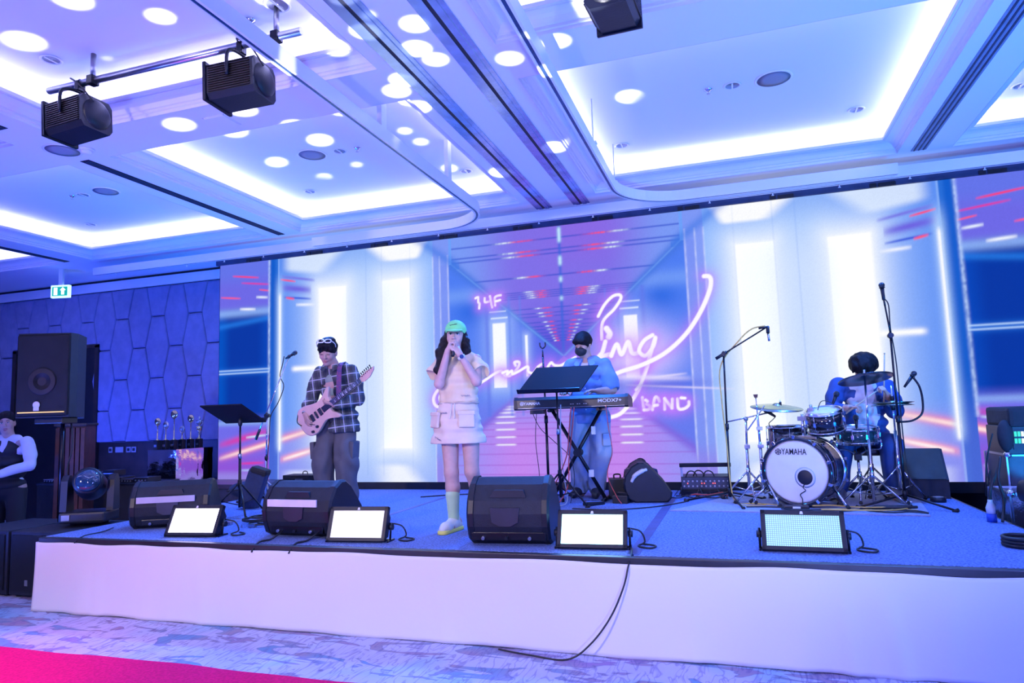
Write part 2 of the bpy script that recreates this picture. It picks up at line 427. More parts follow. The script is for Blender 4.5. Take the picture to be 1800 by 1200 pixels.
# ---- suspended curtain rails (one straight, two bent)
def arc(cx,cy,r,a0,a1,n=12): return [(cx+r*math.cos(a0+(a1-a0)*i/n),cy+r*math.sin(a0+(a1-a0)*i/n)) for i in range(n+1)]
def rail(path, name, label):
    o=thing(name,label,'rail',(0,0,3.68),0)
    P=[Vector((x,y,0)) for x,y in path]
    def sweep(prof):
        vs=[];fs=[];n=len(prof)
        for i,p in enumerate(P):
            t=(P[min(i+1,len(P)-1)]-P[max(i-1,0)]).normalized(); nn=Vector((-t.y,t.x,0))
            for (a,h) in prof: vs.append(tuple(p+nn*a+Vector((0,0,h))))
        for i in range(len(P)-1):
            for k in range(n): fs.append((i*n+k,i*n+(k+1)%n,(i+1)*n+(k+1)%n,(i+1)*n+k))
        fs += [tuple(range(n)),tuple(range(len(P)*n-1,(len(P)-1)*n-1,-1))]
        return MB().add(vs,fs)
    sweep([(-.030,-.050),(-.012,-.050),(-.012,-.030),(.012,-.030),(.012,-.050),(.030,-.050),(.030,.055),(-.030,.055)]).build('rail_body',M_rail,o)
    sweep([(-.0118,-.046),(.0118,-.046),(.0118,-.029),(-.0118,-.029)]).build('rail_groove',M_railgap,o)
    return o
r1=rail([(-8.60,7.28),(3.3,7.28)],'curtain_rail','straight white curtain rail running above the whole LED screen')
for x in np.arange(-8.2,3.2,.62):
    MB().cyl((x,7.28,-.05),(x,7.28,-.075),.006,n=6).cyl((x-.012,7.28,-.078),(x+.012,7.28,-.078),.004,n=6).build('glider',M_white_p,r1)
rR=rail([(-1.03,.6),(-1.03,6.50)]+arc(-1.03+.66,6.50,.66,PI,PI/2,14)[1:]+[(1.6,7.18)],'curved_rail','curved white curtain rail right of the centre strip bending right')
rL=rail([(-2.51,.6),(-2.51,6.55)]+arc(-2.51-.62,6.55,.62,0,PI/2,14)[1:]+[(-4.9,7.18)],'curved_rail','curved white curtain rail left of the centre strip bending left')
for o_,pts in ((rR,[(-1.03,5.55),(-1.03,6.62)]),):
    for (x,y) in pts: MB().cyl((x+.01,y,.05),(x+.01,y,UZ-3.68),.006,n=8).box((x-.02,y-.03,.05),(x+.04,y+.03,.066)).build('drop_rod',M_white,o_)
for (x,y) in ((-2.51,5.9),(-2.51,4.6)): MB().box((x-.02,y-.04,.05),(x+.02,y+.04,UZ-3.68)).build('drop_rod',M_white,rL)

# ---- back wall with padded hexagonal panels
WY=8.35
wall=bpy.data.objects.new('wall_back',None); COL.objects.link(wall); struct(wall,'back wall with dark wood base and padded hexagonal panels')
MB().box((-13,WY,0),(9,WY+.2,3.9)).build('wall_base',M_wood,wall)
MB().box((-13,WY-.05,3.655),(-6.0,WY,3.80),.008).build('cornice',M_white,wall)
def hexes():
    pz=.965; top=3.645; bot=1.235
    cols=range(-9,9)
    for c in cols:
        cx=-9.215+.36*c
        for r in range(-1,5):
            cz=3.1725-pz*r+(.4825 if c%2==0 else 0)
            hw,hm,hh=.125,.232,pz/2-.004
            poly=[(cx-hw,cz+hh),(cx-hm,cz),(cx-hw,cz-hh),(cx+hw,cz-hh),(cx+hm,cz),(cx+hw,cz+hh)]
            poly=clip(poly,bot,top)
            if len(poly)<3: continue
            if cx<-9.66:   # the door opening takes the lower part of these
                if cx>-11.7: poly=clip(poly,2.80,top)
            if len(poly)<3: continue
            # cushion: raised inset
            gx=sum(p[0] for p in poly)/len(poly); gz=sum(p[1] for p in poly)/len(poly)
            if cx>-9.85 and cx<-9.60: poly=clipx(poly,-9.66)
            if len(poly)<3: continue
            vs=[];n=len(poly)
            for (s,y) in ((1.,0.),(.985,-.03),(.93,-.042)):
                vs += [(gx+(x-gx)*s,WY+y,gz+(z-gz)*s) for x,z in poly]
            fs=[]
            for l in (0,1):
                for i in range(n): fs.append((l*n+i,l*n+(i+1)%n,(l+1)*n+(i+1)%n,(l+1)*n+i))
            fs.append(tuple(range(2*n,3*n)))
            MB().add(vs,fs).build('padded_panel',M_wpanel,wall)
def clip(poly,lo,hi):
    def half(P,inside,inter):
        out=[]
        for i in range(len(P)):
            a,b=P[i-1],P[i]
            if inside(b):
                if not inside(a): out.append(inter(a,b))
                out.append(b)
            elif inside(a): out.append(inter(a,b))
        return out
    def iz(v): return lambda a,b:(a[0]+(b[0]-a[0])*(v-a[1])/(b[1]-a[1]),v)
    P=half(poly,lambda p:p[1]>=lo,iz(lo)); 
    return half(P,lambda p:p[1]<=hi,iz(hi)) if len(P)>2 else []
def clipx(poly,lo):
    out=[]
    for i in range(len(poly)):
        a,b=poly[i-1],poly[i]
        f=lambda p:p[0]>=lo
        t=lambda a,b:(lo,a[1]+(b[1]-a[1])*(lo-a[0])/(b[0]-a[0]))
        if f(b):
            if not f(a): out.append(t(a,b))
            out.append(b)
        elif f(a): out.append(t(a,b))
    return out
hexes()
# dark doorway left of the padded wall
door=bpy.data.objects.new('door_1',None); COL.objects.link(door); struct(door,'dark double doorway in the back wall')
MB().box((-11.5,WY-.03,0),(-9.70,WY+.01,2.76)).build('door_leaf',mat('door_black',(.008,.009,.014),.4,var=.2),door)
MB().box((-9.74,WY-.06,0),(-9.66,WY,2.79)).box((-11.56,WY-.06,0),(-11.48,WY,2.79)).box((-11.56,WY-.06,2.75),(-9.66,WY,2.80)).build('door_frame',M_wood,door)
MB().box((-10.55,WY-.045,1.62),(-9.95,WY-.03,1.80)).build('sign_plate',mat('notice_plate',(.12,.16,.16),.5,var=.1),door)
# side walls of the hall
struct(MB().box((-13.2,-7,0),(-13,8.6,3.9)).build('wall_left',M_wpanel),'left side wall of the ballroom')
struct(MB().box((9,-7,0),(9.2,8.6,3.9)).build('wall_right',M_wpanel),'right side wall of the ballroom')
# ================================================================== LED SCREEN
def srgb(c): c=np.asarray(c,float)/255.; return np.where(c<=.04045,c/12.92,((c+.055)/1.055)**2.4)
def led_screen():
    X0,X1,Z0,Z1=-6.86,3.06,.672,3.70; CX=-1.90; Y=7.80
    h=.0095; nx=int((X1-X0)/h); nz=int((Z1-Z0)/h)
    x=np.linspace(X0,X1,nx+1); z=np.linspace(Z0,Z1,nz+1); X,Z=np.meshgrid(x,z)
    rng=np.random.RandomState(5)
    def noise2(sx,sz,seed):
        r=np.random.RandomState(seed); gx,gz=int((X1-X0)/sx)+3,int((Z1-Z0)/sz)+3; g=r.rand(gz,gx)
        fx=(X-X0)/sx; fz=(Z-Z0)/sz; ix=fx.astype(int); iz=fz.astype(int); tx=fx-ix; tz=fz-iz
        tx=tx*tx*(3-2*tx); tz=tz*tz*(3-2*tz)
        return (g[iz,ix]*(1-tx)+g[iz,ix+1]*tx)*(1-tz)+(g[iz+1,ix]*(1-tx)+g[iz+1,ix+1]*tx)*tz
    def sm(a,b,v): t=np.clip((v-a)/(b-a),0,1); return t*t*(3-2*t)
    s=np.abs(X-CX); C=np.zeros(X.shape+(3,))
    def over(a,col): 
        nonlocal C; C=C*(1-a[...,None])+srgb(col)*a[...,None]
    def addl(a,col,k=1.):
        nonlocal C; C=C+a[...,None]*srgb(col)*k
    one=np.ones_like(X)
    # --- bright side bays
    over(one,(78,140,250))
    over(sm(3.55,2.75,s)*.55,(140,188,255))
    over(sm(1.3,.75,Z)*.8,(150,170,250))
    over(sm(3.35,3.66,Z)*.55*(s<3.95),(70,130,240))
    # bays: outward fade to blue near the pillar
    over(sm(3.3,3.95,s)*.55*(1-.4*sm(1.6,.9,Z)),(60,120,235))
    # floor of the bays lilac
    over(sm(1.55,1.15,Z)*sm(3.2,3.6,s)*(s<4.0)*.85,(128,124,240))
    # bright bars
    def bar(a,b,z0,z1,glow,k):
        ds=np.maximum(np.maximum(a-s,s-b),0); dz=np.maximum(np.maximum(z0-Z,Z-z1),0); d=np.hypot(ds,dz*.9)
        over(np.exp(-d/.42)*.62,(186,216,255)); over(np.clip(np.exp(-(d/.15)**1.15)*.95,0,1),(250,252,255))
        over(sm(.035,.0,d),(255,255,255)); addl((d<.005)*1.,(255,255,255),.15)
    bar(2.00,2.38,1.10,3.24,.22,.95); bar(2.93,3.32,1.22,3.22,.22,.95)
    over(sm(1.7,2.1,s)*sm(3.5,2.9,s)*sm(.8,1.5,Z)*sm(3.6,3.0,Z)*.25,(200,222,255)); over(np.exp(-((s-2.65)/.32)**4)*sm(.9,1.4,Z)*sm(3.5,2.9,Z)*.45,(222,234,255))
    # bright ceiling and floor patches of the bays
    tri=sm(0,.12,(s-1.72-(3.66-Z)*.55))*sm(0,.25,2.45-s+(Z-3.5)*1.2)*sm(3.47,3.53,Z); over(tri*.95,(255,255,255))
    tri2=sm(0,.3,s-2.9-(3.66-Z)*1.2)*sm(0,.2,3.95-s)*sm(3.40+.0*s,3.5,Z+(s-3.4)*-.16); over(tri2*.8,(225,238,255))
    fl=sm(0,.3,s-1.75-(Z-.7)*.9)*sm(0,.4,2.6-s)*sm(.93,.84,Z); over(fl*.9,(245,248,255))
    fl=sm(2.7,3.1,s)*sm(3.98,3.7,s)*sm(.86,.78,Z); over(fl*.8,(225,230,255))
    # faint panel joints in the bays
    for q,a in ((2.62,.25),(2.39,.2),(1.98,.15)):
        over(np.exp(-((s-q)/.008)**2)*a*(Z>.75),(120,160,240))
    # short white dash
    over(np.exp(-((Z-2.17)/.035)**2)*sm(3.30,3.36,s)*sm(3.80,3.70,s),(255,255,255))
    # red-lit ceiling streaks in the outer half of the bays
    def streak(s0,s1,z0,z1,wd,col,a=1.,side=0):
        t=np.clip((s-s0)/(s1-s0),0,1); zz=z0+(z1-z0)*t
        m=np.exp(-((Z-zz)/wd)**2)*((s>=min(s0,s1))&(s<=max(s0,s1)))*np.sin(np.pi*t)**.35
        if side: m=m*((X-CX)*side>0)
        over(np.clip(m*a,0,1),col)
    for (a,b,z0,z1,wd,c) in ((3.4,3.93,3.35,3.45,.02,(120,120,230)),(3.45,3.95,3.22,3.30,.05,(110,100,225)),(3.4,3.7,3.02,3.04,.02,(235,240,255)),(3.7,3.95,3.36,3.41,.012,(255,70,110)),(3.45,3.9,3.10,3.16,.015,(60,90,220)),(3.72,3.86,3.12,3.15,.015,(255,90,120))): streak(a,b,z0,z1,wd,c)
    # --- outer dark bays
    o=(s>4.10)
    C[o]=srgb((8,72,190))
    over(o*sm(4.10,4.35,s)*.55,(6,34,140)); over(o*sm(4.75,4.95,s)*.5,(0,100,220))
    up=sm(2.93,3.12,Z); over(o*up,(110,105,230)); over(o*sm(3.3,3.6,Z)*.7,(95,120,235))
    over(o*np.exp(-((Z-3.0)/.06)**2)*.7,(150,190,255)); over(o*np.exp(-((Z-2.86+.1*(s-4.5))/.04)**2)*.6,(40,130,240))
    lo=sm(1.62,1.40,Z); over(o*lo,(112,108,234)); over(o*sm(1.2,.85,Z)*.6,(160,66,205)); over(o*sm(.86,.74,Z)*.8,(150,140,230))
    over(o*np.exp(-((Z-1.47)/.04)**2)*.6,(150,190,250))
    for (a,b,z0,z1,wd,c) in ((4.3,4.75,3.47,3.53,.012,(255,60,110)),(4.12,4.6,3.36,3.42,.012,(225,60,160)),(4.15,4.35,3.18,3.20,.016,(230,240,255)),(4.35,4.62,3.03,3.05,.018,(240,245,255)),(4.6,4.95,3.20,3.24,.012,(255,90,130)),(4.12,4.3,3.27,3.3,.01,(255,90,120))): streak(a,b,z0,z1,wd,c)
    streak(3.35,4.95,1.38,.99,.055,(255,120,150),.75); streak(3.30,4.95,1.385,.985,.026,(255,225,225))
    streak(4.10,4.95,1.36,1.17,.05,(215,60,170),.9); streak(3.42,3.95,1.09,.965,.045,(255,160,185)); streak(3.42,3.9,1.09,.97,.022,(255,240,245))
    streak(4.15,4.5,1.30,1.27,.014,(200,225,255)); streak(4.2,4.6,.93,.92,.016,(220,60,170)); streak(4.13,4.6,.83,.83,.016,(170,190,250))
    dl=np.minimum(np.abs(Z-2.195),np.abs(Z-2.155)); over(o*np.exp(-(dl/.010)**2),(215,240,255)); over(o*np.exp(-((Z-2.175)/.05)**2)*.5,(40,130,245))
    # --- pillars
    p=((s>3.985)&(s<4.115)); C[p]=srgb((18,92,205)); over(p*sm(4.06,4.0,s)*.4,(60,130,230)); over(p*sm(1.8,1.0,Z)*.6,(90,110,220))
    nl=noise2(.02,.03,11); over(np.exp(-((s-4.128)/.018)**2)*(.35+.5*nl)*(Z>1.3),(190,215,255))
    over(np.exp(-((s-3.958)/.055)**2)*.7*sm(1.0,1.2,Z)*sm(3.55,3.2,Z),(190,220,255)); over(np.exp(-((s-3.958)/.022)**2)*sm(1.05,1.12,Z)*sm(3.25,3.15,Z),(255,255,255))
    over(np.exp(-((s-3.975)/.010)**2)*.6,(150,190,250))
    # --- tunnel
    VZ=2.13; t=(s<1.56)
    edge=1.47
    # where a ray from the vanishing point crosses ceiling / wall / floor
    # ceiling corner at (1.43,3.40), floor corner at (1.55,.98)
    kc=(3.36-VZ)/1.40; kf=(VZ-.94)/1.55
    ceilm=t&((Z-VZ)>kc*s); floorm=t&((VZ-Z)>kf*s*1.0); wallm=t&~ceilm&~floorm
    def setm(m,col,a=1.): over(m*a,col)
    depth=np.clip(np.where(ceilm,(Z-VZ)/1.5,np.where(floorm,(VZ-Z)/1.4,s/1.5)),0,1)
    # walls
    setm(wallm,(92,130,245)); over(wallm*sm(.9,1.35,s)*.5,(60,120,240)); over(wallm*sm(.75,.2,s)*.7,(88,92,232))
    over(wallm*sm(1.75,1.5,Z)*.5,(120,120,235)); over(wallm*np.exp(-((Z-2.75)/.18)**2)*np.exp(-((s-1.15)/.2)**2)*.8,(30,100,225))
    over(wallm*np.exp(-((Z-2.95)/.10)**2)*.35,(150,190,255))
    # ceiling
    setm(ceilm,(128,112,232)); over(ceilm*sm(.5,1.3,s)*.75,(120,165,250)); over(ceilm*sm(2.9,2.2,Z)*.75,(80,72,215)); over(ceilm*np.exp(-((X-CX-.35)/.5)**2)*sm(3.0,3.6,Z)*.4,(150,95,225))
    for i,(zz) in enumerate((3.56,3.425,3.375,3.11,2.93,2.905,2.88,2.855,2.72,2.66,2.62,2.55,2.50,2.46,2.42,2.38,2.35,2.32)):
        wd=.010 if zz>3 else .0065
        g=np.exp(-((Z-zz)/wd)**2)*ceilm
        over(g*.8,(50,80,205))
        f=(zz-VZ)/1.43
        sp=noise2(.015,.05,20+i)
        for (sc,wdx,c) in ((.42,.10,(255,80,120)),(.62,.07,(225,240,255))):
            over(np.clip(g*1.1*np.exp(-((s/f-sc*1.15)/(wdx*1.4))**2)*(.35+.9*sp),0,1),c)
    over(np.exp(-((X-CX)/.020)**2)*ceilm*.8,(60,100,220))
    for (za,zb) in ((3.50,3.68),(3.22,3.33),(3.02,3.08),(2.80,2.84)):
        over(np.exp(-((X-CX)/.022)**2)*sm(za-.03,za+.03,Z)*sm(zb+.03,zb-.03,Z),(190,230,255))
    # ceiling edge beams
    db=np.abs((Z-VZ)-kc*s)/math.hypot(1,kc)
    over(t*np.exp(-(db/(.018+.05*np.clip(s/1.4,0,1)))**2)*.9*((Z>VZ)),(70,118,225)); over(t*np.exp(-((db)/.010)**2)*.5*(Z>VZ),(120,170,250))
    # side panes beyond the beam
    cr=t&(Z>3.36)&(s>1.40); setm(cr,(110,160,250))
    # floor
    setm(floorm,(162,142,245)); over(floorm*sm(.9,1.4,s)*.6,(140,150,248)); over(floorm*sm(1.75,2.0,Z)*.6,(110,95,225)); over(floorm*np.exp(-((s-.55)/.4)**2)*sm(1.5,1.2,Z)*.55,(215,130,235))
    for zz in (1.62,1.55,1.49,1.42,1.36,1.29,1.21,1.12,1.0,.87,.76):
        over(np.exp(-((Z-zz)/.007)**2)*floorm*.45,(150,60,190))
    for zz in (1.56,1.53,1.49,1.44,1.37,1.29,1.20,1.11):
        k=(VZ-zz)/.64
        over(np.exp(-((Z-zz)/.010)**2)*floorm*sm(.60,.66,s)*sm(.90,.84,s),(240,240,255))
    dbf=np.abs((VZ-Z)-kf*s)/math.hypot(1,kf)
    over(t*np.exp(-(dbf/(.012+.045*np.clip(s/1.4,0,1)))**2)*(Z<1.80)*.85,(128,105,225))
    # pink-white light bars on the floor
    def quad(p,col,soft,side=0,k=1.):
        d=np.full(X.shape,-9.)
        n=len(p)
        for i in range(n):
            (ax,az),(bx,bz)=p[i],p[(i+1)%n]; ex,ez=bx-ax,bz-az; l=math.hypot(ex,ez)
            d=np.maximum(d,((s-ax)*ez-(Z-az)*ex)/l)
        over(sm(soft,-.002,d)*k,col)
    for sf,c,k in ((.16,(255,120,190),.75),(.05,(255,150,140),.8),(.012,(255,250,245),1.)):
        quad([(.66,.99),(.80,.99),(.49,1.40),(.40,1.40)][::-1],c,sf,0,k)
    quad([(.83,.99),(.845,.99),(.55,1.33),(.545,1.33)][::-1],(255,225,235),.012)
    quad([(.78,.68),(.99,.68),(.95,.77),(.76,.77)][::-1],(250,90,110),.02,0,.95)
    # tunnel light bars on the walls
    def wb(a,b,z0,z1,g,k,side=0):
        d=np.hypot(np.maximum(np.maximum(a-s,s-b),0),np.maximum(np.maximum(z0-Z,Z-z1),0)); m=((X-CX)*side>=0) if side else 1
        over(np.clip(np.exp(-(d/g)**1.3)*m*k,0,1),(190,215,255)); over(sm(.015,0,d)*m,(250,252,255))
    wb(.72,.87,1.80,2.57,.12,.6,-1); wb(.73,.87,1.85,2.55,.12,.35,1); wb(.445,.46,1.92,2.40,.05,.6,-1)
    over(np.exp(-((Z-2.64)/.010)**2)*(s>.68)*(s<.90),(220,235,255)); over(np.exp(-((Z-2.72)/.008)**2)*(s>.70)*(s<.92)*.8,(220,235,255))
    # tunnel portals: vertical frames
    for q,wd,c,a in ((.95,.03,(95,120,235),.7),(.66,.02,(95,130,240),.6),(.52,.015,(95,130,240),.5)):
        over(np.exp(-((s-q)/wd)**2)*((Z>1.45)&(Z<2.9))*a,c)
    fr=(s>1.44)&(s<1.66); over(fr*.85,(128,150,245)); nl2=noise2(.02,.06,31)
    for q in (1.455,1.565,1.66): over(np.exp(-((s-q)/.010)**2)*(.35+.5*nl2)*(Z<3.5),(205,215,255))
    over(fr*sm(1.15,.8,Z)*.6,(150,120,230))
    # upper corner beam from the portal to the outside
    dbb=np.abs((Z-3.46)-(s-1.50)*.75)/1.25; over(np.exp(-(dbb/.06)**2)*(s>1.3)*(s<1.95)*(Z>3.3)*.6,(60,120,230))
    # glowing haze behind the writing
    g=np.exp(-(((X+1.02)/.42)**2+((Z-2.12)/.30)**2)); over(np.clip(g*.95,0,1),(225,205,255)); addl(g,(255,255,255),.1)
    # --- neon writing
    def stroke(pts,wd=.016,k=1.,glow=.055):
        P=np.array([p[:] for p in catmull([Vector((a,b,0)) for a,b in pts],6)])[:,:2]
        d=np.full(X.shape,9.)
        bx=(X>P[:,0].min()-.3)&(X<P[:,0].max()+.3)&(Z>P[:,1].min()-.3)&(Z<P[:,1].max()+.3)
        xx,zz=X[bx],Z[bx]; dd=np.full(xx.shape,9.)
        for (a,b) in zip(P[:-1],P[1:]):
            e=b-a; l=e@e+1e-12; tt=np.clip(((xx-a[0])*e[0]+(zz-a[1])*e[1])/l,0,1)
            dd=np.minimum(dd,np.hypot(xx-a[0]-tt*e[0],zz-a[1]-tt*e[1]))
        d[bx]=dd
        wd=wd*1.45; over(np.exp(-(d/(glow*1.3))**1.4)*.65*k,(195,125,255)); over(sm(wd,wd*.5,d)*k,(255,250,255))
    for pts in ([(-2.99,2.91),(-2.955,2.92),(-2.955,2.86),(-2.94,2.84),(-2.945,2.78)],[(-2.87,2.90),(-2.865,2.85),(-2.79,2.86)],[(-2.80,2.92),(-2.775,2.78)],[(-2.735,2.80),(-2.735,2.90),(-2.66,2.92)],[(-2.73,2.85),(-2.67,2.86)]): stroke(pts,.013,1,.045)
    stroke([(-3.30,1.90),(-3.42,1.85),(-3.52,1.80),(-3.585,1.70),(-3.56,1.61),(-3.47,1.585),(-3.36,1.62)],.018)
    stroke([(-3.33,1.82),(-3.44,1.79),(-3.50,1.72),(-3.49,1.66),(-3.42,1.64)],.014,.9)
    stroke([(-3.0,1.84),(-2.9,1.89),(-2.76,1.97),(-2.68,1.99),(-2.64,1.94),(-2.58,1.93),(-2.52,1.97),(-2.46,2.04),(-2.455,2.09),(-2.51,2.09),(-2.50,2.05)],.015)
    stroke([(-2.67,1.97),(-2.60,1.99),(-2.61,1.95),(-2.55,1.99),(-2.54,1.95),(-2.46,1.98),(-2.35,2.03),(-2.34,1.97),(-2.28,1.95),(-2.22,2.02),(-2.17,2.05)],.014)
    stroke([(-2.12,1.98),(-2.06,2.06),(-2.02,2.03),(-1.95,2.02),(-1.86,2.06),(-1.76,2.11)],.014)
    stroke([(-1.47,2.57),(-1.39,2.70),(-1.29,2.79),(-1.21,2.80),(-1.20,2.75),(-1.28,2.64),(-1.42,2.50),(-1.44,2.30)],.016)
    stroke([(-1.38,2.42),(-1.345,2.36),(-1.36,2.32)],.03); stroke([(-1.40,2.27),(-1.44,2.15),(-1.48,2.10),(-1.36,2.12)],.022)
    stroke([(-1.34,2.10),(-1.27,2.23),(-1.22,2.11),(-1.14,2.25),(-1.10,2.12),(-1.02,2.12)],.022)
    stroke([(-.86,2.31),(-.96,2.25),(-1.02,2.14),(-.95,2.08),(-.86,2.18),(-.83,2.28),(-.88,2.14),(-.95,1.93),(-1.05,1.70),(-1.17,1.53),(-1.28,1.43),(-1.43,1.39)],.020)
    stroke([(-.92,1.98),(-1.0,1.80),(-1.08,1.70)],.013,.8)
    stroke([(-.26,2.93),(-.205,2.92),(-.19,2.86),(-.22,2.74),(-.33,2.52),(-.50,2.29),(-.73,2.10),(-.99,1.98),(-1.25,1.91),(-1.43,1.83)],.022)
    for pts in ([(-1.01,1.61),(-1.0,1.47)],[(-1.0,1.47),(-.945,1.475),(-.93,1.51),(-.965,1.535)],[(-.975,1.58),(-.955,1.565)],[(-.905,1.47),(-.872,1.60),(-.84,1.60),(-.825,1.56)],[(-.885,1.515),(-.845,1.52)],[(-.77,1.47),(-.765,1.59)],[(-.765,1.59),(-.69,1.48)],[(-.69,1.48),(-.68,1.58)],[(-.625,1.58),(-.62,1.475),(-.56,1.47),(-.51,1.505),(-.505,1.545)],[(-.585,1.59),(-.545,1.585)]): stroke(pts,.015,1,.05)
    # milky smear right of the centre
    for (x0,x1,z0,z1,wd) in ((-1.35,-.45,1.86,1.80,.03),(-1.2,.0,1.76,1.665,.012),(-.9,-.5,1.83,1.86,.012)):
        tt=np.clip((X-x0)/(x1-x0),0,1); m=np.exp(-((Z-(z0+(z1-z0)*tt))/wd)**2)*((X>x0)&(X<x1))*np.sin(np.pi*tt)**.5; over(m*.75,(235,225,255))
    over(np.exp(-(((X+.85)/.5)**2+((Z-1.75)/.05)**2))*.5,(90,80,215))
    # fine LED grain
    C*= (1+.06*(rng.rand(*X.shape)-.5))[...,None]
    C=np.clip(C,0,1.12)
    # --- mesh: the flat emitting face
    idx=np.arange((nx+1)*(nz+1)).reshape(nz+1,nx+1)
    me=bpy.data.meshes.new('led_face'); V=np.stack([X,np.full_like(X,Y),Z],-1).reshape(-1,3)
    F=np.stack([idx[:-1,:-1],idx[:-1,1:],idx[1:,1:],idx[1:,:-1]],-1).reshape(-1,4)
    me.vertices.add(len(V)); me.vertices.foreach_set('co',V.ravel())
    me.loops.add(F.size); me.loops.foreach_set('vertex_index',F.ravel().astype(np.int32))
    me.polygons.add(len(F)); me.polygons.foreach_set('loop_start',np.arange(0,F.size,4,dtype=np.int32)); me.polygons.foreach_set('loop_total',np.full(len(F),4,np.int32))
    me.update()
    ca=me.color_attributes.new('picture','FLOAT_COLOR','POINT'); ca.data.foreach_set('color',np.concatenate([C,np.ones(X.shape+(1,))],-1).reshape(-1).astype(np.float32))
    m=bpy.data.materials.new('led_picture'); m.use_nodes=True; N=m.node_tree.nodes; L=m.node_tree.links
    b=N['Principled BSDF']; b.inputs['Base Color'].default_value=(.004,.004,.005,1); b.inputs['Roughness'].default_value=.9; b.inputs['Specular IOR Level'].default_value=.0
    a=N.new('ShaderNodeAttribute'); a.attribute_name='picture'; L.new(a.outputs['Color'],b.inputs['Emission Color']); b.inputs['Emission Strength'].default_value=1.0
    me.materials.append(m)
    o=thing('led_screen','huge LED video wall showing a blue neon tunnel with glowing writing','screen',(0,0,0))
    link('led_face',me,o)
    MB().box((X0-.01,Y+.004,Z0-.01),(X1+.01,Y+.09,Z1+.01)).build('screen_cabinet',M_black,o)
    MB().box((X0-.01,Y-.004,SZ-.02),(X1,Y+.09,Z0-.005)).build('plinth',mat('plinth_black',(.01,.011,.016),.5,var=.2),o)
    hd=MB().box((X0-.05,Y-.03,Z1+.0),(X1+.1,Y+.12,CZ)).build('header_beam',mat('header_navy',(.03,.05,.12),.6,var=.15),o)
    for k,xx in enumerate(np.arange(X0+.6,X1,.98)):
        MB().box((xx-.12,Y-.045,Z1-.005),(xx-.06,Y-.028,Z1+.04)).box((xx-.04,Y-.045,Z1-.005),(xx+.12,Y-.028,Z1+.035)).build('bracket',M_black,o)
    # legs behind, so that the wall stands on the floor
    MB().box((X0+.2,Y+.1,0),(X1-.2,Y+.3,.66)).build('support_frame',M_blackm,o)
led_screen()
# ================================================================== CEILING FIXTURES
def downlight(x,y,z,r,label,group='recessed downlights'):
    o=thing('downlight',label,'light',(x,y,z),0,group)
    MB().lathe([(r,.004),(r+.012,-.004),(r+.004,-.010),(r-.006,-.006),(r-.008,.006)]).build('trim_ring',M_rail,o)
    MB().lathe([(r-.006,-.004),(r-.02,-.002),(r*.45,-.0035),(0.0001,-.003)]).build('reflector',M_chrome,o)
    MB().box((-.006,-r+.01,-.010),(.006,r-.01,-.003)).build('lamp_bar',M_white_p,o)
def ceil_speaker(x,y,z,label):
    o=thing('ceiling_speaker',label,'speaker',(x,y,z),0,'round ceiling speakers')
    MB().lathe([(.145,.003),(.150,-.006),(.140,-.010),(.130,-.006)],n=32).build('trim_ring',M_rail,o)
    MB().lathe([(.131,-.006),(.06,-.008),(.0001,-.008)],n=32).build('grille',mat('speaker_mesh',(.30,.31,.36),.8,bump=(600,.4)),o)
def sprinkler(x,y,z,label):
    o=thing('sprinkler',label,'sprinkler',(x,y,z),0,'ceiling sprinklers')
    MB().lathe([(.035,0),(.035,-.006),(.02,-.010),(.012,-.02),(.0001,-.02)],n=16).build('escutcheon',M_chrome,o)
    MB().cyl((0,0,-.02),(0,0,-.038),.005,n=8).lathe([(.0001,-.036),(.016,-.038),(.016,-.041),(.0001,-.041)],n=12).build('deflector',M_silver,o)
def detector(x,y,z,label):
    o=thing('smoke_detector',label,'detector',(x,y,z),0,'round ceiling detectors')
    MB().lathe([(.062,0),(.064,-.012),(.055,-.016)],n=24).build('base',M_white_p,o)
    MB().lathe([(.046,-.014),(.042,-.032),(.028,-.042),(.0001,-.044)],n=24).build('sensor_head',M_white_p,o)
downlight(.129,5.75,UZ,.062,'chrome downlight between small sensor and round speaker, right coffer')
ceil_speaker(.452,5.755,UZ,'round grey ceiling speaker in the middle of the right coffer')
sprinkler(-.063,5.75,UZ,'tiny dark sprinkler left of the right coffer downlight')
downlight(-.938,6.676,UZ,.062,'bright downlight at the far-left corner of the right coffer')
downlight(1.20,6.67,UZ,.062,'bright downlight at the far-right corner of the right coffer')
ceil_speaker(-3.90,5.70,UZ,'round blue-grey ceiling speaker in the middle coffer')
downlight(-3.593,5.716,UZ,.062,'chrome downlight right of the middle coffer speaker')
sprinkler(-3.396,5.72,UZ,'tiny dark sprinkler in the middle coffer')
downlight(-4.57,6.636,UZ,.060,'white downlight at the far-left corner of the middle coffer')
downlight(-2.651,6.73,UZ,.060,'white downlight near the curved rail in the middle coffer')
ceil_speaker(-6.636,5.725,UZ,'round ceiling speaker in the left coffer, outlined in white')
downlight(-6.962,5.713,UZ,.062,'dark downlight left of the left coffer speaker')
sprinkler(-7.104,5.695,UZ,'tiny sprinkler in the left coffer')
downlight(-7.918,6.618,UZ,.060,'white downlight near the far corner of the left coffer')
downlight(-4.545,3.442,UZ,.062,'chrome downlight left of the hanging pipe')
downlight(-2.634,3.472,UZ,.075,'large chrome downlight at the top edge near the left curved rail')
sprinkler(-2.904,3.55,UZ,'small sprinkler just behind the left curved rail, near coffer')
downlight(2.483,6.697,UZ,.062,'white downlight in the coffer at the right edge of the photo')
detector(-5.144,4.239,CZ,'white round smoke detector where two ceiling beams cross')
ceil_speaker(-5.345,4.181,CZ,'faint round speaker on the beam beside the smoke detector')
o=thing('access_panel','small square ceiling panel on the cross beam, lit by light spots','panel',(-3.716,4.223,CZ))
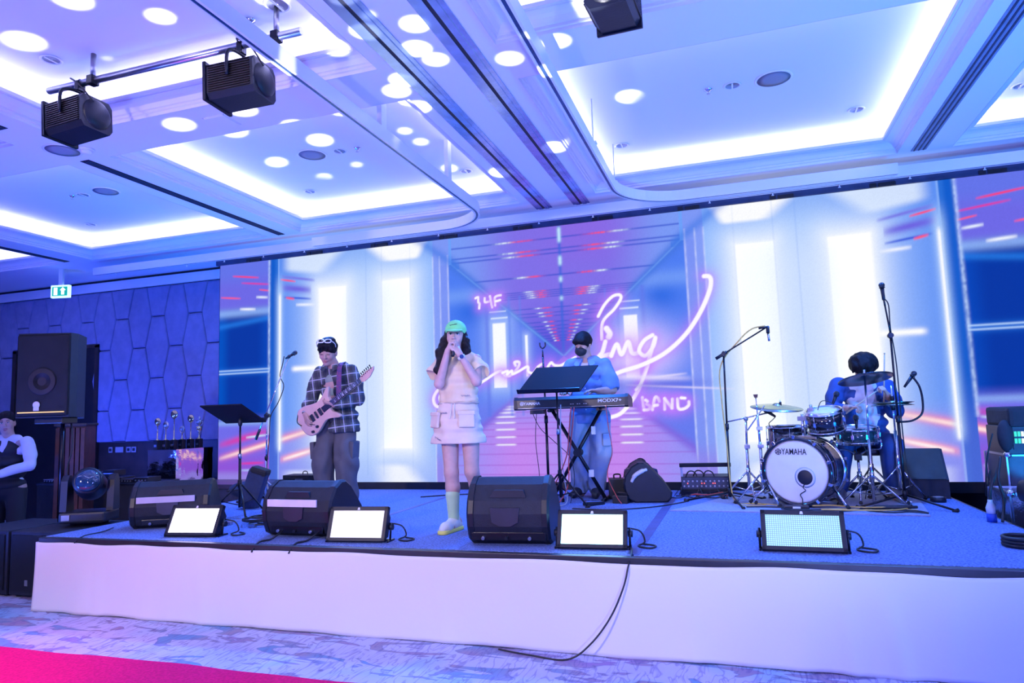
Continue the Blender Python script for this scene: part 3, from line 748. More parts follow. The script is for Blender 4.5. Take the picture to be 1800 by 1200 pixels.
MB().box((-.09,-.09,-.008),(.09,.09,0),.003).build('panel_door',M_white,o)
MB().box((-.10,-.10,-.004),(-.092,.10,0)).box((.092,-.10,-.004),(.10,.10,0)).box((-.10,.092,-.004),(.10,.10,0)).box((-.10,-.10,-.004),(.10,-.092,0)).build('panel_frame',M_rail,o)
# hanging pipe and its stage lights
o=thing('lighting_pipe','long steel lighting pipe hung below the upper-left coffer','pipe',(0,3.5,3.93))
MB().cyl((-4.63,0,0),(-2.47,0,0),.025,n=18).build('pipe',M_silver,o)
for x in (-4.21,-2.66):
    MB().cyl((x,0,.02),(x,0,UZ-3.93),.018,n=10).build('hanger',M_silver,o)
    MB().box((x-.028,-.032,-.032),(x+.028,.032,.034),.006).build('pipe_clamp',M_blackm,o)
def stage_light(loc, rz, tilt, label, lit=None):
    o=thing('stage_light',label,'light',loc,rz,'black stage lights hung from the ceiling')
    # yoke hanging from the clamp at the origin
    MB().box((-.03,-.02,-.03),(.03,.02,.045),.006).cyl((0,0,.03),(0,0,.06),.012,n=8).build('clamp',M_blackm,o)
    mb=MB(); wd=.145
    mb.tube([(-wd,0,-.24),(-wd,0,-.10),(-wd+.05,0,-.05),(0,0,-.035),(wd-.05,0,-.05),(wd,0,-.10),(wd,0,-.24)],.012,6,4)
    mb.build('yoke',M_blackm,o)
    b=bpy.data.objects.new('lamp_body',None)
    def P(mb,name,m):
        q=mb.build(name,m,o); q.location=(0,0,-.235); q.rotation_euler=(tilt,0,0); return q
    P(MB().prism([(-.125,-.09),(-.10,-.125),(.10,-.125),(.125,-.09),(.125,.08),(.10,.115),(-.10,.115),(-.125,.08)],-.17,.17,'xz'),'housing',M_black)
    for k in range(12):
        z=-.085+k*.0155
        for sx in (-1,1): P(MB().box((sx*.124,-.15,z),(sx*.134,.15,z+.006)),'cooling_fin',mat('fin_brown_black',(.03,.022,.022),.35,metal=.5,var=.2))
    P(MB().box((-.135,-.19,-.135),(.135,-.165,.125),.006),'front_frame',M_blackm)
    P(MB().lathe([(.105,-.192),(.10,-.185),(.04,-.20),(.0001,-.203)],axis='y',n=24),'lens',mat('lamp_lens',(.10,.16,.25),.08,metal=.3,var=.1,coat=1.))
    P(MB().ell((0,.165,-.005),(.112,.042,.108),16,10),'rear_cap',M_black)
    q=MB().tube([(.05,.2,.06),(.12,.16,.16),(.10,.05,.25),(.02,0,.28)],.006,6,5); P(q,'power_cable',M_cable)
    return o
stage_light((-4.33,3.5,3.90),R(-90),R(4),'black stage light at the left end of the hanging pipe')
stage_light((-2.93,3.5,3.90),R(-86),R(2),'black stage light near the curved rail on the hanging pipe')
o3=stage_light((-.52,3.62,4.02),R(178),R(-6),'black stage light at the top edge, right of the centre tracks')
MB().cyl((-.9,0,.05),(.9,0,.05),.025,n=14).build('support_pipe',M_silver,o3)
# exit sign
o=thing('exit_sign','small lit green and white exit sign hung from the ceiling','sign',(-9.45,7.45,3.50),R(14))
MB().box((-.145,-.025,-.095),(.145,.025,.095),.01).build('sign_box',mat('exit_case',(.8,.9,.9),.4,emit=((.55,1,.95),1.4)),o)
MB().box((-.118,-.029,-.068),(.118,-.024,.068)).build('sign_face',mat('exit_green',(0,.25,.15),.4,emit=((.0,.42,.26),.9)),o)
mw=mat('exit_white',(.9,.9,.9),.4,emit=((.9,1,1),1.6))
MB().box((-.09,-.033,-.055),(-.035,-.028,.055)).build('door_symbol',mw,o)
MB().prism([(.05,.06),(.095,.015),(.072,.015),(.072,-.05),(.028,-.05),(.028,.015),(.005,.015)],-.033,-.028).build('arrow_symbol',mw,o)
MB().box((-.03,-.02,.09),(.03,.02,CZ-3.50)).build('hanger',M_white,o)
# wall sockets
for k,(x,wd,lab) in enumerate(((-9.40,.075,'leftmost small wall plate under the padded panels'),(-9.22,.16,'wide blank wall plate under the padded panels'),(-9.035,.09,'square wall socket next to the wide plate'),(-8.93,.09,'rightmost square wall socket under the padded panels'))):
    o=thing('wall_plate',lab,'socket',(x,8.342,1.115),0,'wall plates')
    MB().box((-wd/2,-.012,-.043),(wd/2,0,.043),.004).build('plate',mat('plate_grey',(.35,.36,.42),.4,var=.05),o)
    if k!=1: MB().box((-.024,-.015,-.022),(.024,-.011,.022)).build('insert',M_dark,o)

# ================================================================== LEFT SIDE
def subwoofer(x,label):
    o=thing('subwoofer',label,'speaker',(x,4.90,0),0,'black subwoofers left of the stage')
    MB().box((-.32,-.35,.02),(.32,.35,.575),.015).build('cabinet',M_cabinet,o)
    MB().box((-.29,-.362,.06),(.29,-.348,.545),.004).build('grille',M_grille,o)
    MB().box((-.11,-.366,.11),(-.075,-.361,.16)).build('badge',mat('badge_grey',(.14,.15,.2),.4,var=.1),o)
    for sx in (-1,1):
        for sy in (-1,1): MB().cyl((sx*.26,sy*.29,0),(sx*.26,sy*.29,.022),.025,n=10).build('foot',M_rubber,o)
subwoofer(-5.95,'black subwoofer against the left end of the white skirt'); subwoofer(-6.62,'black subwoofer at the left edge of the photo')
# PA speaker on a pole
o=thing('pa_speaker','tall black loudspeaker on a pole in front of the padded wall','speaker',(-6.30,4.95,.585),R(22))
MB().cyl((.05,.05,0),(.05,.05,1.10),.018,n=12).build('pole',M_blackm,o)
z0=1.0
MB().prism([(-.24,-.20),(.24,-.20),(.255,-.10),(.17,.20),(-.17,.20),(-.255,-.10)],z0,z0+.80,'xy').build('cabinet',M_cabinet,o)
MB().box((-.235,-.222,z0+.015),(.235,-.198,z0+.785),.02).build('grille',mat('pa_grille',(.008,.008,.010),.6,metal=.3,bump=(400,.5),var=.3,vscale=6),o)
MB().lathe([(.13,-.226),(.12,-.23),(.06,-.224),(.0001,-.23)],(0,0,z0+.34),'y',24).build('woofer',mat('woofer_paper',(.018,.011,.012),.7,var=.2),o)
MB().lathe([(.034,-.228),(.03,-.232),(.0001,-.232)],(-.04,0,z0+.12),'y',16).box((-.065,-.231,z0+.065),(-.015,-.226,z0+.095)).build('logo_badge',mat('badge_cream',(.62,.55,.5),.4,var=.05),o)
MB().box((-.21,-.227,z0+.045),(.21,-.222,z0+.055)).build('indicator_light',mat('amber_led',(.4,.3,.1),.4,emit=((1,.62,.16),.9)),o)
MB().box((-.12,-.12,z0-.06),(.14,.14,z0),.01).build('pole_mount',M_black,o)
MB().tube([(.09,.12,.95),(.12,.10,.7),(.10,.06,.5),(.12,.05,.2),(.14,.0,.02)],.008,6,5).build('speaker_cable',M_cable,o)
# lectern of red-brown slats
o=thing('lectern','tall red-brown slatted wooden lectern under the loudspeaker','lectern',(-7.35,6.05,0),R(30))
MB().box((-.15,-.14,0),(.15,.16,1.50)).build('body',M_redwood,o)
for k in range(6): MB().box((-.155+k*.052,-.165,.03),(-.155+k*.052+.044,-.138,1.48),.004).build('slat',M_redwood,o)
MB().box((-.17,-.18,1.50),(.17,.18,1.53),.006).build('top',M_wood,o)
# equipment table
o=thing('equipment_table','long black-draped table with small gear behind the moving light','table',(-7.55,6.6,0))
MB().box((-.80,-.25,.78),(.95,.25,.81),.005).build('table_top',M_black,o)
MB().box((-.79,-.245,.02),(.94,-.235,.78)).box((-.79,.235,.02),(.94,.245,.78)).build('drape',mat('black_drape',(.012,.013,.02),.8,bump=(12,.4),var=.2),o)
for sx in (-.75,.9):
    for sy in (-.2,.2): MB().box((sx-.02,sy-.02,0),(sx+.02,sy+.02,.78)).build('leg',M_blackm,o)
rg=random.Random(4)
names=['low black mixer','black power amplifier with silver knobs','black effects box','dark radio receiver','silver-edged playback unit','small black splitter box','flat black recorder','dark wireless base']
for k in range(8):
    x=-8.20+k*.205+rg.uniform(-.02,.02); lv=.81; hh=rg.uniform(.035,.07)
    u=thing('audio_unit',names[k]+' on the black-draped table, '+['leftmost','second from left','third from left','fourth from left','fifth from left','sixth from left','seventh from left','rightmost'][k],'equipment',(x,6.52,lv),R(rg.uniform(-8,8)),'small audio units on the draped table')
    MB().box((-.095,-.11,0),(.095,.11,hh),.006).build('case',M_black,u)
    MB().box((-.097,-.112,hh-.006),(.097,-.106,hh+.002)).build('front_trim',M_silver,u)
    for q in range(4): MB().cyl((-.07+q*.045,-.112,hh*.45),(-.07+q*.045,-.122,hh*.45),.008,n=8).build('knob',M_silver,u)
for k in range(4):
    x=-7.95+k*.20; u=thing('audio_unit','thin black rack unit stacked on top of the table gear, '+['leftmost','second','third','rightmost'][k]+' in its row','equipment',(x,6.58,.885),R(rg.uniform(-9,9)),'small audio units on the draped table')
    MB().box((-.085,-.09,0),(.085,.09,.045+.02*(k%2)),.005).build('case',M_black,u); MB().box((-.08,-.094,.02),(.08,-.088,.03)).build('front_trim',M_silver,u)
# low black platform carrying the foil box
o=thing('low_platform','low black-clad platform left of the video wall','platform',(-7.35,7.55,0))
MB().box((-.95,-.45,.66),(1.74,.20,.715),.004).box((-.95,.2,.66),(.42,.40,.715)).build('platform_top',mat('platform_gloss',(.06,.05,.09),.3,var=.1),o)
MB().box((-.93,-.43,0),(1.72,.18,.66)).box((-.93,.18,0),(.40,.38,.66)).build('platform_base',mat('platform_cloth',(.03,.035,.08),.8,bump=(15,.3),var=.2),o)
# foil-wrapped box, creased
def foil_box():
    o=thing('foil_table','box table wrapped in crinkled silver foil beside the screen','table',(-7.225,7.52,.716),0)
    bm=bmesh.new(); bmesh.ops.create_cube(bm,size=1); bmesh.ops.subdivide_edges(bm,edges=bm.edges[:],cuts=14,use_grid_fill=True)
    rr=random.Random(2)
    cr=[(Vector((rr.uniform(-1,1),rr.uniform(-1,1),rr.uniform(-1,1))).normalized(),rr.uniform(9,26),rr.uniform(0,6)) for _ in range(7)]
    for v in bm.verts:
        p=Vector((v.co.x*.46,v.co.y*.66,(v.co.z+.5)*.43)); d=sum(abs(math.sin(q.dot(p)*f+ph)) for q,f,ph in cr)/7-.6
        n=Vector((v.co.x*2,v.co.y*2,0)); 
        p += Vector((n.x if abs(n.x)>.99 else 0,n.y if abs(n.y)>.99 else 0,0))*d*.022
        v.co=p
    me=bpy.data.meshes.new('foil_wrap'); bm.to_mesh(me); bm.free(); me.materials.append(mat('silver_foil',(.80,.80,.86),.10,metal=1.,bump=(14,.25)))
    link('foil_wrap',me,o)
    MB().box((-.235,-.335,.431),(.235,.335,.438)).build('top_sheet',MATS['silver_foil'],o)
foil_box()
# trophies
def trophy(x,y,h,style,label):
    o=thing('trophy',label,'trophy',(x,y,.716+.439),0,'trophies on the foil box')
    MB().box((-.035,-.035,0),(.035,.035,.12),.004).build('plinth',M_black,o)
    MB().box((-.02,-.0365,.035),(.02,-.034,.065)).build('plaque',M_silver,o)
    g=M_gold
    if style=='cup':
        MB().lathe([(.03,.12),(.028,.128),(.010,.145),(.008,.19),(.016,.20),(.008,.21),(.035,.25),(.040,.29),(.0001,.29)],n=18).build('stem',g,o)
        MB().lathe([(.006,.29),(.010,.30),(.03,.325),(.045,.37),(.042,.375),(.02,.34),(.0001,.33)],n=20).build('cup',M_silver,o)
        MB().lathe([(.008,.36),(.012,.385),(.018,.40),(.012,.42),(.0001,.43)],n=14).build('finial',M_silver,o)
        for s in (-1,1): MB().tube([(s*.04,0,.36),(s*.06,0,.35),(s*.055,0,.32),(s*.028,0,.315)],.004,6,4).build('handle',M_silver,o)
    else:
        MB().lathe([(.024,.12),(.022,.128),(.008,.14),(.006,.165+h*.3),(.012,.17+h*.3)],n=16).build('stem',g,o)
        z=.18+h*.3
        MB().lathe([(.030+h*.03,-.008),(.036+h*.03,0),(.030+h*.03,.008),(.014,.006),(.014,-.006)],(0,0,z+.04),'y',18).build('medallion',M_silver if h<.5 else g,o)
        for s in (-1,1): MB().tube([(0,0,z-.02),(s*.03,0,z),(s*.045,0,z+.05)],[.006,.005,.002],6,3).build('wreath',g,o)
for (x,y,h,st,lab) in ((-7.38,7.26,.5,'r','leftmost trophy with a tall pale medallion on the foil box'),(-7.31,7.33,.35,'r','second small trophy from the left on the foil box'),(-7.24,7.40,.8,'r','trophy with a large round gold medallion on the foil box'),(-7.19,7.49,.15,'r','shortest trophy of the row on the foil box'),(-7.13,7.58,.6,'r','trophy standing just left of the tallest cup'),(-7.06,7.66,1,'cup','tallest trophy cup at the right of the foil box')): trophy(x,y,h,st,lab)
# moving head light
o=thing('moving_head_light','large black moving-head stage light left of the stage','light',(-5.85,4.98,.585),R(25))
MB().box((-.20,-.16,.02),(.20,.16,.12),.02).build('base',M_black,o)
for sx in (-1,1): MB().cyl((sx*.14,0,0),(sx*.14,0,.03),.03,n=12).build('foot',M_rubber,o)
MB().box((-.17,-.166,.05),(-.10,-.158,.10)).build('display',mat('menu_display',(.3,.32,.36),.4,var=.2),o)
for s in (-1,1): MB().prism([(-.07,.12),(.07,.12),(.055,.40),(.02,.45),(-.02,.45),(-.055,.40)],s*.205-.03,s*.205+.03,'yz').build('yoke_arm',M_black,o)
q=MB().lathe([(.0001,-.22),(.10,-.20),(.135,-.10),(.135,.05),(.120,.16),(.125,.19),(.105,.20)],axis='y',n=28).build('head',M_black,o); q.location=(0,0,.36); q.rotation_euler=(R(14),0,R(-162))
q2=MB().lathe([(.106,.198),(.09,.215),(.05,.225),(.0001,.228)],axis='y',n=24).build('lens',mat('big_lens',(.02,.06,.12),.05,metal=.2,coat=1.,var=.2),o); q2.location=(0,0,.36); q2.rotation_euler=(R(14),0,R(-162))

# ================================================================== STAGE MONITORS AND LIGHTS
def wedge(loc, rz, label, L=.66, strip=None, s=1.0, strip_end=False):
    o=thing('stage_monitor',label,'speaker',loc,rz,'black stage monitor wedges')
    prof=[(-.13,0),(-.20,.035),(-.235,.12),(-.245,.20),(-.225,.28),(-.16,.375),(-.09,.415),(-.03,.415),(.04,.37),(.19,.20),(.25,.10),(.24,.04),(.20,0)]
    P=[(a*s,b*s) for a,b in prof]
    h=L/2
    MB().prism(P,-h+.03,h-.03,'yz').build('cabinet',M_cabinet,o)
    for sx in (-1,1):
        big=[(a*1.03,b*1.02) for a,b in P]; sm_=[(a*.96,.012+b*.95) for a,b in P]; n=len(P)
        vs=[(sx*(h-.03),a,b) for a,b in big]+[(sx*(h+.005),a,b) for a,b in big]+[(sx*(h+.02),a,b) for a,b in sm_]; fs=[]
        for l in (0,1): fs += [(l*n+i,l*n+(i+1)%n,(l+1)*n+(i+1)%n,(l+1)*n+i) for i in range(n)]
        fs += [tuple(range(n)),tuple(range(2*n,3*n))]
        MB().add(vs,fs).build('end_cap',M_black,o)
    # grille on the sloped side facing the performers
    a,b=Vector((0,.045*s,.368*s)),Vector((0,.192*s,.20*s)); d=(b-a); nrm=Vector((0,-d.z,d.y)).normalized(); nrm=-nrm if nrm.y<0 else nrm
    q=[a+nrm*.004,b+nrm*.004]; 
    MB().add([(-h+.05,q[0].y,q[0].z),(h-.05,q[0].y,q[0].z),(h-.05,q[1].y,q[1].z),(-h+.05,q[1].y,q[1].z),(-h+.05,q[0].y-.01,q[0].z-.01),(h-.05,q[0].y-.01,q[0].z-.01),(h-.05,q[1].y-.01,q[1].z-.01),(-h+.05,q[1].y-.01,q[1].z-.01)],[(0,1,2,3),(4,7,6,5),(0,4,5,1),(1,5,6,2),(2,6,7,3),(3,7,4,0)]).build('grille',M_grille,o)
    # rear: handle recess, connector panel
    MB().prism([(-.09*s,.345*s),(.10*s,.345*s),(.12*s,.30*s),(-.12*s,.30*s)],-.215*s,-.17*s,'xz').build('handle_recess',M_dark,o)
    MB().prism([(-.11*s,.24*s),(.08*s,.24*s),(.07*s,.15*s),(.02*s,.125*s),(-.05*s,.125*s),(-.10*s,.15*s)],-.252*s,-.22*s,'xz').build('handle_grip',mat('handle_grey',(.03,.03,.045),.35,var=.1),o)
    MB().box((-.24*s,-.226*s,.035*s),(.24*s,-.19*s,.085*s),.004).build('connector_panel',M_blackm,o)
    for k in range(3): MB().cyl((-.16*s+.15*k*s,-.222*s,.055*s),(-.16*s+.15*k*s,-.25*s,.05*s),.012,n=8).build('plug',M_silver if k!=1 else M_black,o)
    if strip:
        MB().box((-h+.045,-.2525*s,.235*s),(h-.10,-.2385*s,.29*s),.002).build('label_strip',strip,o)
    return o
M_strip=mat('pale_tape_strip',(.75,.66,.66),.5,var=.04)
M_strip2=mat('lilac_tape_strip',(.55,.5,.62),.5,var=.04)
wedge((-3.27,4.80,SZ),R(-2),'black stage monitor with a pale strip, in front of the guitarist',L=.60,strip=M_strip)
wedge((-1.555,4.74,SZ),R(5),'large black stage monitor in front of the singer',L=.54,s=1.08)
wedge((-4.86,5.02,SZ),R(28),'black stage monitor behind the leftmost bright lamp',L=.62,strip=M_strip2,s=.95)
kw=wedge((-.91,6.98,SZ),R(-80),'black stage monitor with pale handle at the keyboard player\'s feet',L=.44,s=.90)
MB().tube([(.238,-.15,.20),(.248,-.115,.26),(.248,-.05,.30),(.238,0,.315)],[.016,.022,.022,.016],8,5).build('handle_bar',mat('pale_handle',(.6,.58,.62),.4,var=.05),kw)
MB().prism([(-.13,.18),(-.03,.28),(.04,.24),(.055,.145),(.0,.11),(-.09,.11)],.236,.246,'yz').build('handle_pocket',M_dark,kw)
# right rear monitor: plain wedge
o=thing('stage_monitor','plain black wedge monitor at the right rear of the stage','speaker',(1.60,7.42,SZ),R(-6),'black stage monitor wedges')
MB().prism([(-.22,0),(-.22,.17),(.05,.43),(.12,.43),(.26,.12),(.24,0)],-.28,.20,'yz').build('cabinet',M_cabinet,o)
MB().prism([(-.224,.175),(-.215,.19),(.045,.438),(.05,.43)],-.26,.18,'yz').build('grille',mat('green_black_grille',(.02,.035,.035),.5,bump=(300,.5),var=.2),o)
# LED strobe panels
def led_mat(name,col,k,grid=True):
    m=bpy.data.materials.new(name); m.use_nodes=True; N=m.node_tree.nodes; L=m.node_tree.links; b=N['Principled BSDF']
    b.inputs['Base Color'].default_value=(.3,.3,.32,1); b.inputs['Emission Color'].default_value=(*col,1); b.inputs['Emission Strength'].default_value=k
    if grid:
        tc=N.new('ShaderNodeTexCoord'); br=N.new('ShaderNodeTexBrick'); br.offset=0; br.inputs['Scale'].default_value=1
        br.inputs['Color1'].default_value=(1,1,1,1); br.inputs['Color2'].default_value=(.85,.9,.9,1); br.inputs['Mortar'].default_value=(.10,.22,.25,1)
        br.inputs['Mortar Size'].default_value=.0022; br.inputs['Brick Width'].default_value=.0125; br.inputs['Row Height'].default_value=.0125; br.inputs['Bias'].default_value=0
        mp=N.new('ShaderNodeMapping'); mp.inputs['Rotation'].default_value=(R(90),0,0); L.new(tc.outputs['Object'],mp.inputs['Vector']); L.new(mp.outputs[0],br.inputs['Vector'])
        mx=N.new('ShaderNodeMix'); mx.data_type='RGBA'; mx.blend_type='MULTIPLY'; mx.inputs[0].default_value=1; mx.inputs[6].default_value=(*col,1)
        L.new(br.outputs['Color'],mx.inputs[7]); L.new(mx.outputs[2],b.inputs['Emission Color'])
    return m
def strobe(loc, rz, m, label, tilt=26, wd=.46, hh=.25, wash=None):
    o=thing('led_flood_light',label,'light',loc,rz,'LED flood lights along the stage front')
    T=R(-tilt)
    def P(mb,n,mt):
        q=mb.build(n,mt,o); q.rotation_euler=(T,0,0); q.location=(0,0,.012); return q
    w2=wd/2
    P(MB().box((-w2,-.01,0),(w2,.03,.025),.004).box((-w2,-.01,hh-.03),(w2,.03,hh),.004).box((-w2,-.01,0),(-w2+.028,.03,hh),.004).box((w2-.028,-.01,0),(w2,.03,hh),.004),'bezel',M_black)
    P(MB().box((-w2+.027,-.002,.024),(w2-.027,.02,hh-.029)),'led_panel',m)
    P(MB().prism([(0.025,.01),(.10,.05),(.10,hh-.06),(.025,hh-.008)],-w2+.02,w2-.02,'yz'),'rear_housing',M_black)
    P(MB().prism([(-.010,hh-.026),(.010,hh-.026),(.006,hh-.009),(-.006,hh-.009)],-.0125,-.0095,'xz'),'badge',M_print)
    for s in (-1,1):
        P(MB().cyl((s*w2,.05,hh*.45),(s*(w2+.03),.05,hh*.45),.022,n=12),'tilt_knob',M_black)
        MB().box((s*(w2+.012)-.006,.02,0),(s*(w2+.012)+.006,.14,.012)).cyl((s*(w2+.012),.07,.01),(s*(w2+.012),.09,.13),.008,n=8).build('bracket',M_blackm,o)
    MB().box((-w2-.01,.10,0),(w2+.01,.13,.010)).build('bracket_bar',M_blackm,o)
    q=MB().tube([(w2-.03,.14,.12),(w2+.07,.15,.10),(w2+.10,.16,.03),(w2+.06,.12,.008),(w2+.14,.06,.008),(w2+.17,.14,.008),(w2+.08,.2,.008)],.006,6,6).build('power_cable',M_cable,o)
    return o
strobe((-4.20,4.47,SZ),R(6),led_mat('led_white_violet',(.70,.64,1.),7,False),'blazing white-violet LED flood light at the left stage edge')
strobe((-2.69,4.45,SZ),R(5),led_mat('led_soft_white',(.90,.88,1.),.98,False),'plain white LED flood light beside the pale-striped monitor',tilt=20)
strobe((-.955,4.46,SZ),R(3),led_mat('led_cyan',(.40,.86,1.),7,False),'blazing cyan-white LED flood light beside the large monitor')
strobe((.33,4.56,SZ),R(-2),led_mat('led_cyan_grid',(.42,.95,1.),1.05),'cyan LED flood light with visible dot grid in front of the drums',wd=.48)
# ================================================================== STANDS
def tripod(o, h, spread, m, az0=0., braced=True, foot=True, r=.009, base=0.):
    for k in range(3):
        a=R(az0+120*k); d=Vector((math.cos(a),math.sin(a),0))
        lg=MB().cyl(tuple(d*.02+Vector((0,0,h))),tuple(d*spread+Vector((0,0,.012))),r,n=8).build('leg',m,o)
        if foot: MB().cyl(tuple(d*(spread-.02)+Vector((0,0,.0))),tuple(d*(spread+.02)+Vector((0,0,.02))),r*1.6,n=8).build('rubber_foot',M_rubber,lg)
        if braced: MB().cyl(tuple(d*.015+Vector((0,0,h*.35))),tuple(d*spread*.55+Vector((0,0,h*.47))),r*.6,n=6).build('brace',m,o)
    MB().cyl((0,0,h-.03),(0,0,h+.04),.02,n=12).build('collar',m,o)
def music_stand(loc, label, zt, corners, az=20):
    o=thing('music_stand',label,'music stand',loc,0,'black music stands')
    tripod(o,.30,.30,M_blackm,az,True)
    MB().cyl((0,0,.08),(0,0,zt*.62),.013,n=10).build('lower_tube',M_blackm,o)
    MB().cyl((0,0,zt*.55),(0,0,zt-.02),.009,n=10).build('upper_tube',M_blackm,o)
    MB().cyl((0,0,zt*.60),(0,0,zt*.65),.018,n=10).build('clutch',M_silver,o)
    MB().ell((0,0,zt-.015),(.022,.022,.045)).build('tilt_head',M_black,o)
    tl,tr,br,bl=[Vector(c)-Vector(loc) for c in corners]
    n=(tr-tl).cross(bl-tl).normalized()*.006
    MB().add([tuple(v+s*n) for s in (-1,1) for v in (tl,tr,br,bl)],[(0,1,2,3),(7,6,5,4),(0,4,5,1),(1,5,6,2),(2,6,7,3),(3,7,4,0)]).build('desk',mat('desk_black',(.01,.011,.015),.7,spec=.15,bump=(40,.06)),o)
    up=(tl-bl).normalized(); fw=n.normalized(); fw=fw if fw.z>0 else -fw
    MB().add([tuple(v) for v in (bl,br,br+fw*.045,bl+fw*.045,bl+up*.006,br+up*.006,br+fw*.045+up*.006,bl+fw*.045+up*.006)],[(0,1,2,3),(7,6,5,4),(0,4,5,1),(1,5,6,2),(2,6,7,3),(3,7,4,0)]).build('ledge',M_blackm,o)
music_stand((-4.62,5.55,SZ),'black music stand with a flat-tilted desk at the left, by the guitarist',.91,[(-4.90,5.32,1.648),(-4.42,5.32,1.648),(-4.42,5.68,1.478),(-4.90,5.68,1.478)],200)
music_stand((-1.66,6.46,SZ),'black music stand in front of the keyboard, desk turned to the singer',1.13,[(-1.90,6.62,1.925),(-1.27,6.62,1.92),(-1.40,6.33,1.665),(-2.02,6.33,1.67)],-20)
def mic_body(o, p, d, m=None, L=.17, name='microphone'):
    p=Vector(p); d=Vector(d).normalized()
    q=MB().cyl(tuple(p),tuple(p+d*L*.72),.010,.017,12).build(name,M_black,o)
    mb=MB(); mb.cyl(tuple(p+d*L*.70),tuple(p+d*L*.74),.024,n=14); mb.ell(tuple(p+d*L*.86),(.025,.025,.025)); mb.build('mic_grille',mat('mic_mesh',(.06,.06,.07),.4,metal=.7,bump=(900,.6)),q)
def boom_stand(loc, label, clutch, tail, tip, m=M_blackm, mic=(1,0,.3), az=30, spread=.30, tr=True, cw=True, low=False):
    o=thing('microphone_stand',label,'mic stand',loc,0,'microphone stands')
    L=Vector(loc); c=Vector(clutch)-L; t=Vector(tail)-L; p=Vector(tip)-L
    tripod(o,.10 if low else .22,spread,m,az,not low)
    MB().cyl((0,0,.06),(c.x*.45,c.y*.45,c.z*.5),.013,n=10).build('lower_tube',m,o)
    MB().cyl((c.x*.42,c.y*.42,c.z*.47),tuple(c),.009,n=10).build('upper_tube',m,o)
    MB().cyl((c.x*.44,c.y*.44,c.z*.49),(c.x*.47,c.y*.47,c.z*.53),.019,n=10).build('clutch',M_black,o)
    MB().cyl(tuple(c+Vector((0,-.03,0))),tuple(c+Vector((0,.03,0))),.022,n=12).ell(tuple(c),(.02,.02,.03)).build('boom_joint',M_black,o)
    MB().cyl(tuple(t),tuple(p),.007,n=8).build('boom_arm',m,o)
    if cw:
        d=(p-t).normalized(); MB().cyl(tuple(t-d*.02),tuple(t+d*.10),.015,n=10).build('counterweight',M_black,o)
    if mic is not None:
        MB().ell(tuple(p),(.018,.018,.022)).build('mic_clip',M_black,o); mic_body(o,tuple(p-Vector(mic).normalized()*.05),mic)
    return o,p
o,p=boom_stand((-5.06,6.50,SZ),'chrome boom microphone stand left of the guitarist',(-5.02,6.47,1.545),(-5.14,6.44,1.30),(-4.77,6.52,2.20),M_chrome,(1,-.1,.42),80)
MB().tube([(.24,.0,1.62),(.20,.02,1.52),(.17,.02,1.40),(.22,.02,1.28),(.16,.0,1.1),(.07,-.01,.95),(.06,-.02,.7),(.03,-.02,.4),(.05,-.04,.05)],.005,6,6).build('mic_cable',M_cable,o)
o,p=boom_stand((-.115,6.74,SZ),'black boom stand with overhead mic at the left of the drums',(-.092,6.75,1.972),(-.148,6.75,1.942),(.295,6.75,2.195),M_blackm,None,-75,.42,low=True)
MB().cyl(tuple(p+Vector((-.06,0,.0))),tuple(p+Vector((.03,0,.01))),.010,n=8).cyl(tuple(p+Vector((.02,0,.012))),tuple(p+Vector((.02,0,-.05))),.016,n=10).build('mic_clip',M_black,o)
MB().cyl(tuple(p+Vector((.02,0,-.05))),tuple(p+Vector((.025,0,-.125))),.010,n=10).build('pencil_microphone',M_silver,o)
MB().tube([tuple(p+Vector((.0,0,.02))),tuple(p+Vector((-.12,.01,.0))),tuple(p+Vector((-.24,.02,-.10))),(-.01,.02,1.28),(-.02,-.01,.95),(.0,-.02,.55),(.01,-.025,.2),(.05,-.06,.02),(.20,-.05,.012),(.30,-.16,.012),(.12,-.22,.012),(.08,-.12,.012),(.28,-.10,.012),(.42,-.2,.012)],.006,6,6).build('mic_cable',M_cabley,o)
o,p=boom_stand((1.30,6.62,SZ),'tall straight black mic stand at the right of the drums',(1.29,6.57,2.04),(1.295,6.57,2.02),(1.265,6.55,2.30),M_blackm,None,-42,.40,low=True,cw=False)
MB().tube([tuple(p),tuple(p+Vector((-.005,0,.06)))],.008,8).cyl(tuple(p+Vector((-.005,0,.05))),tuple(p+Vector((-.008,0,.12))),.014,n=10).build('mic_clip',M_black,o)
mic_body(o,tuple(p+Vector((-.006,0,.05))),(-.04,0,1),L=.15)
MB().tube([tuple(p+Vector((.0,0,.06))),tuple(p+Vector((.03,.01,.0))),tuple(p+Vector((.03,.02,-.2))),(.03,.02,1.2),(.03,.02,.6),(.05,.0,.1)],.005,6,5).build('mic_cable',M_cable,o)
# straight stand behind the singer's desk
o=thing('microphone_stand','thin straight mic stand behind the keyboard desk, empty clip','mic stand',(-1.93,7.02,SZ),0,'microphone stands')
tripod(o,.20,.28,M_blackm,50)
MB().cyl((0,0,.05),(0,0,.85),.014,n=10).build('lower_tube',M_blackm,o); MB().cyl((0,0,.80),(-.01,0,1.48),.010,n=10).build('upper_tube',M_blackm,o)
MB().cyl((0,0,.78),(0,0,.86),.02,n=10).build('clutch',M_black,o)
MB().cyl((-.01,0,1.48),(-.01,0,1.56),.010,.006,10).tube([(-.04,0,1.64),(-.035,0,1.60),(-.01,0,1.575),(.02,0,1.60),(.02,0,1.64)],.008,6,4).build('mic_clip',M_black,o)

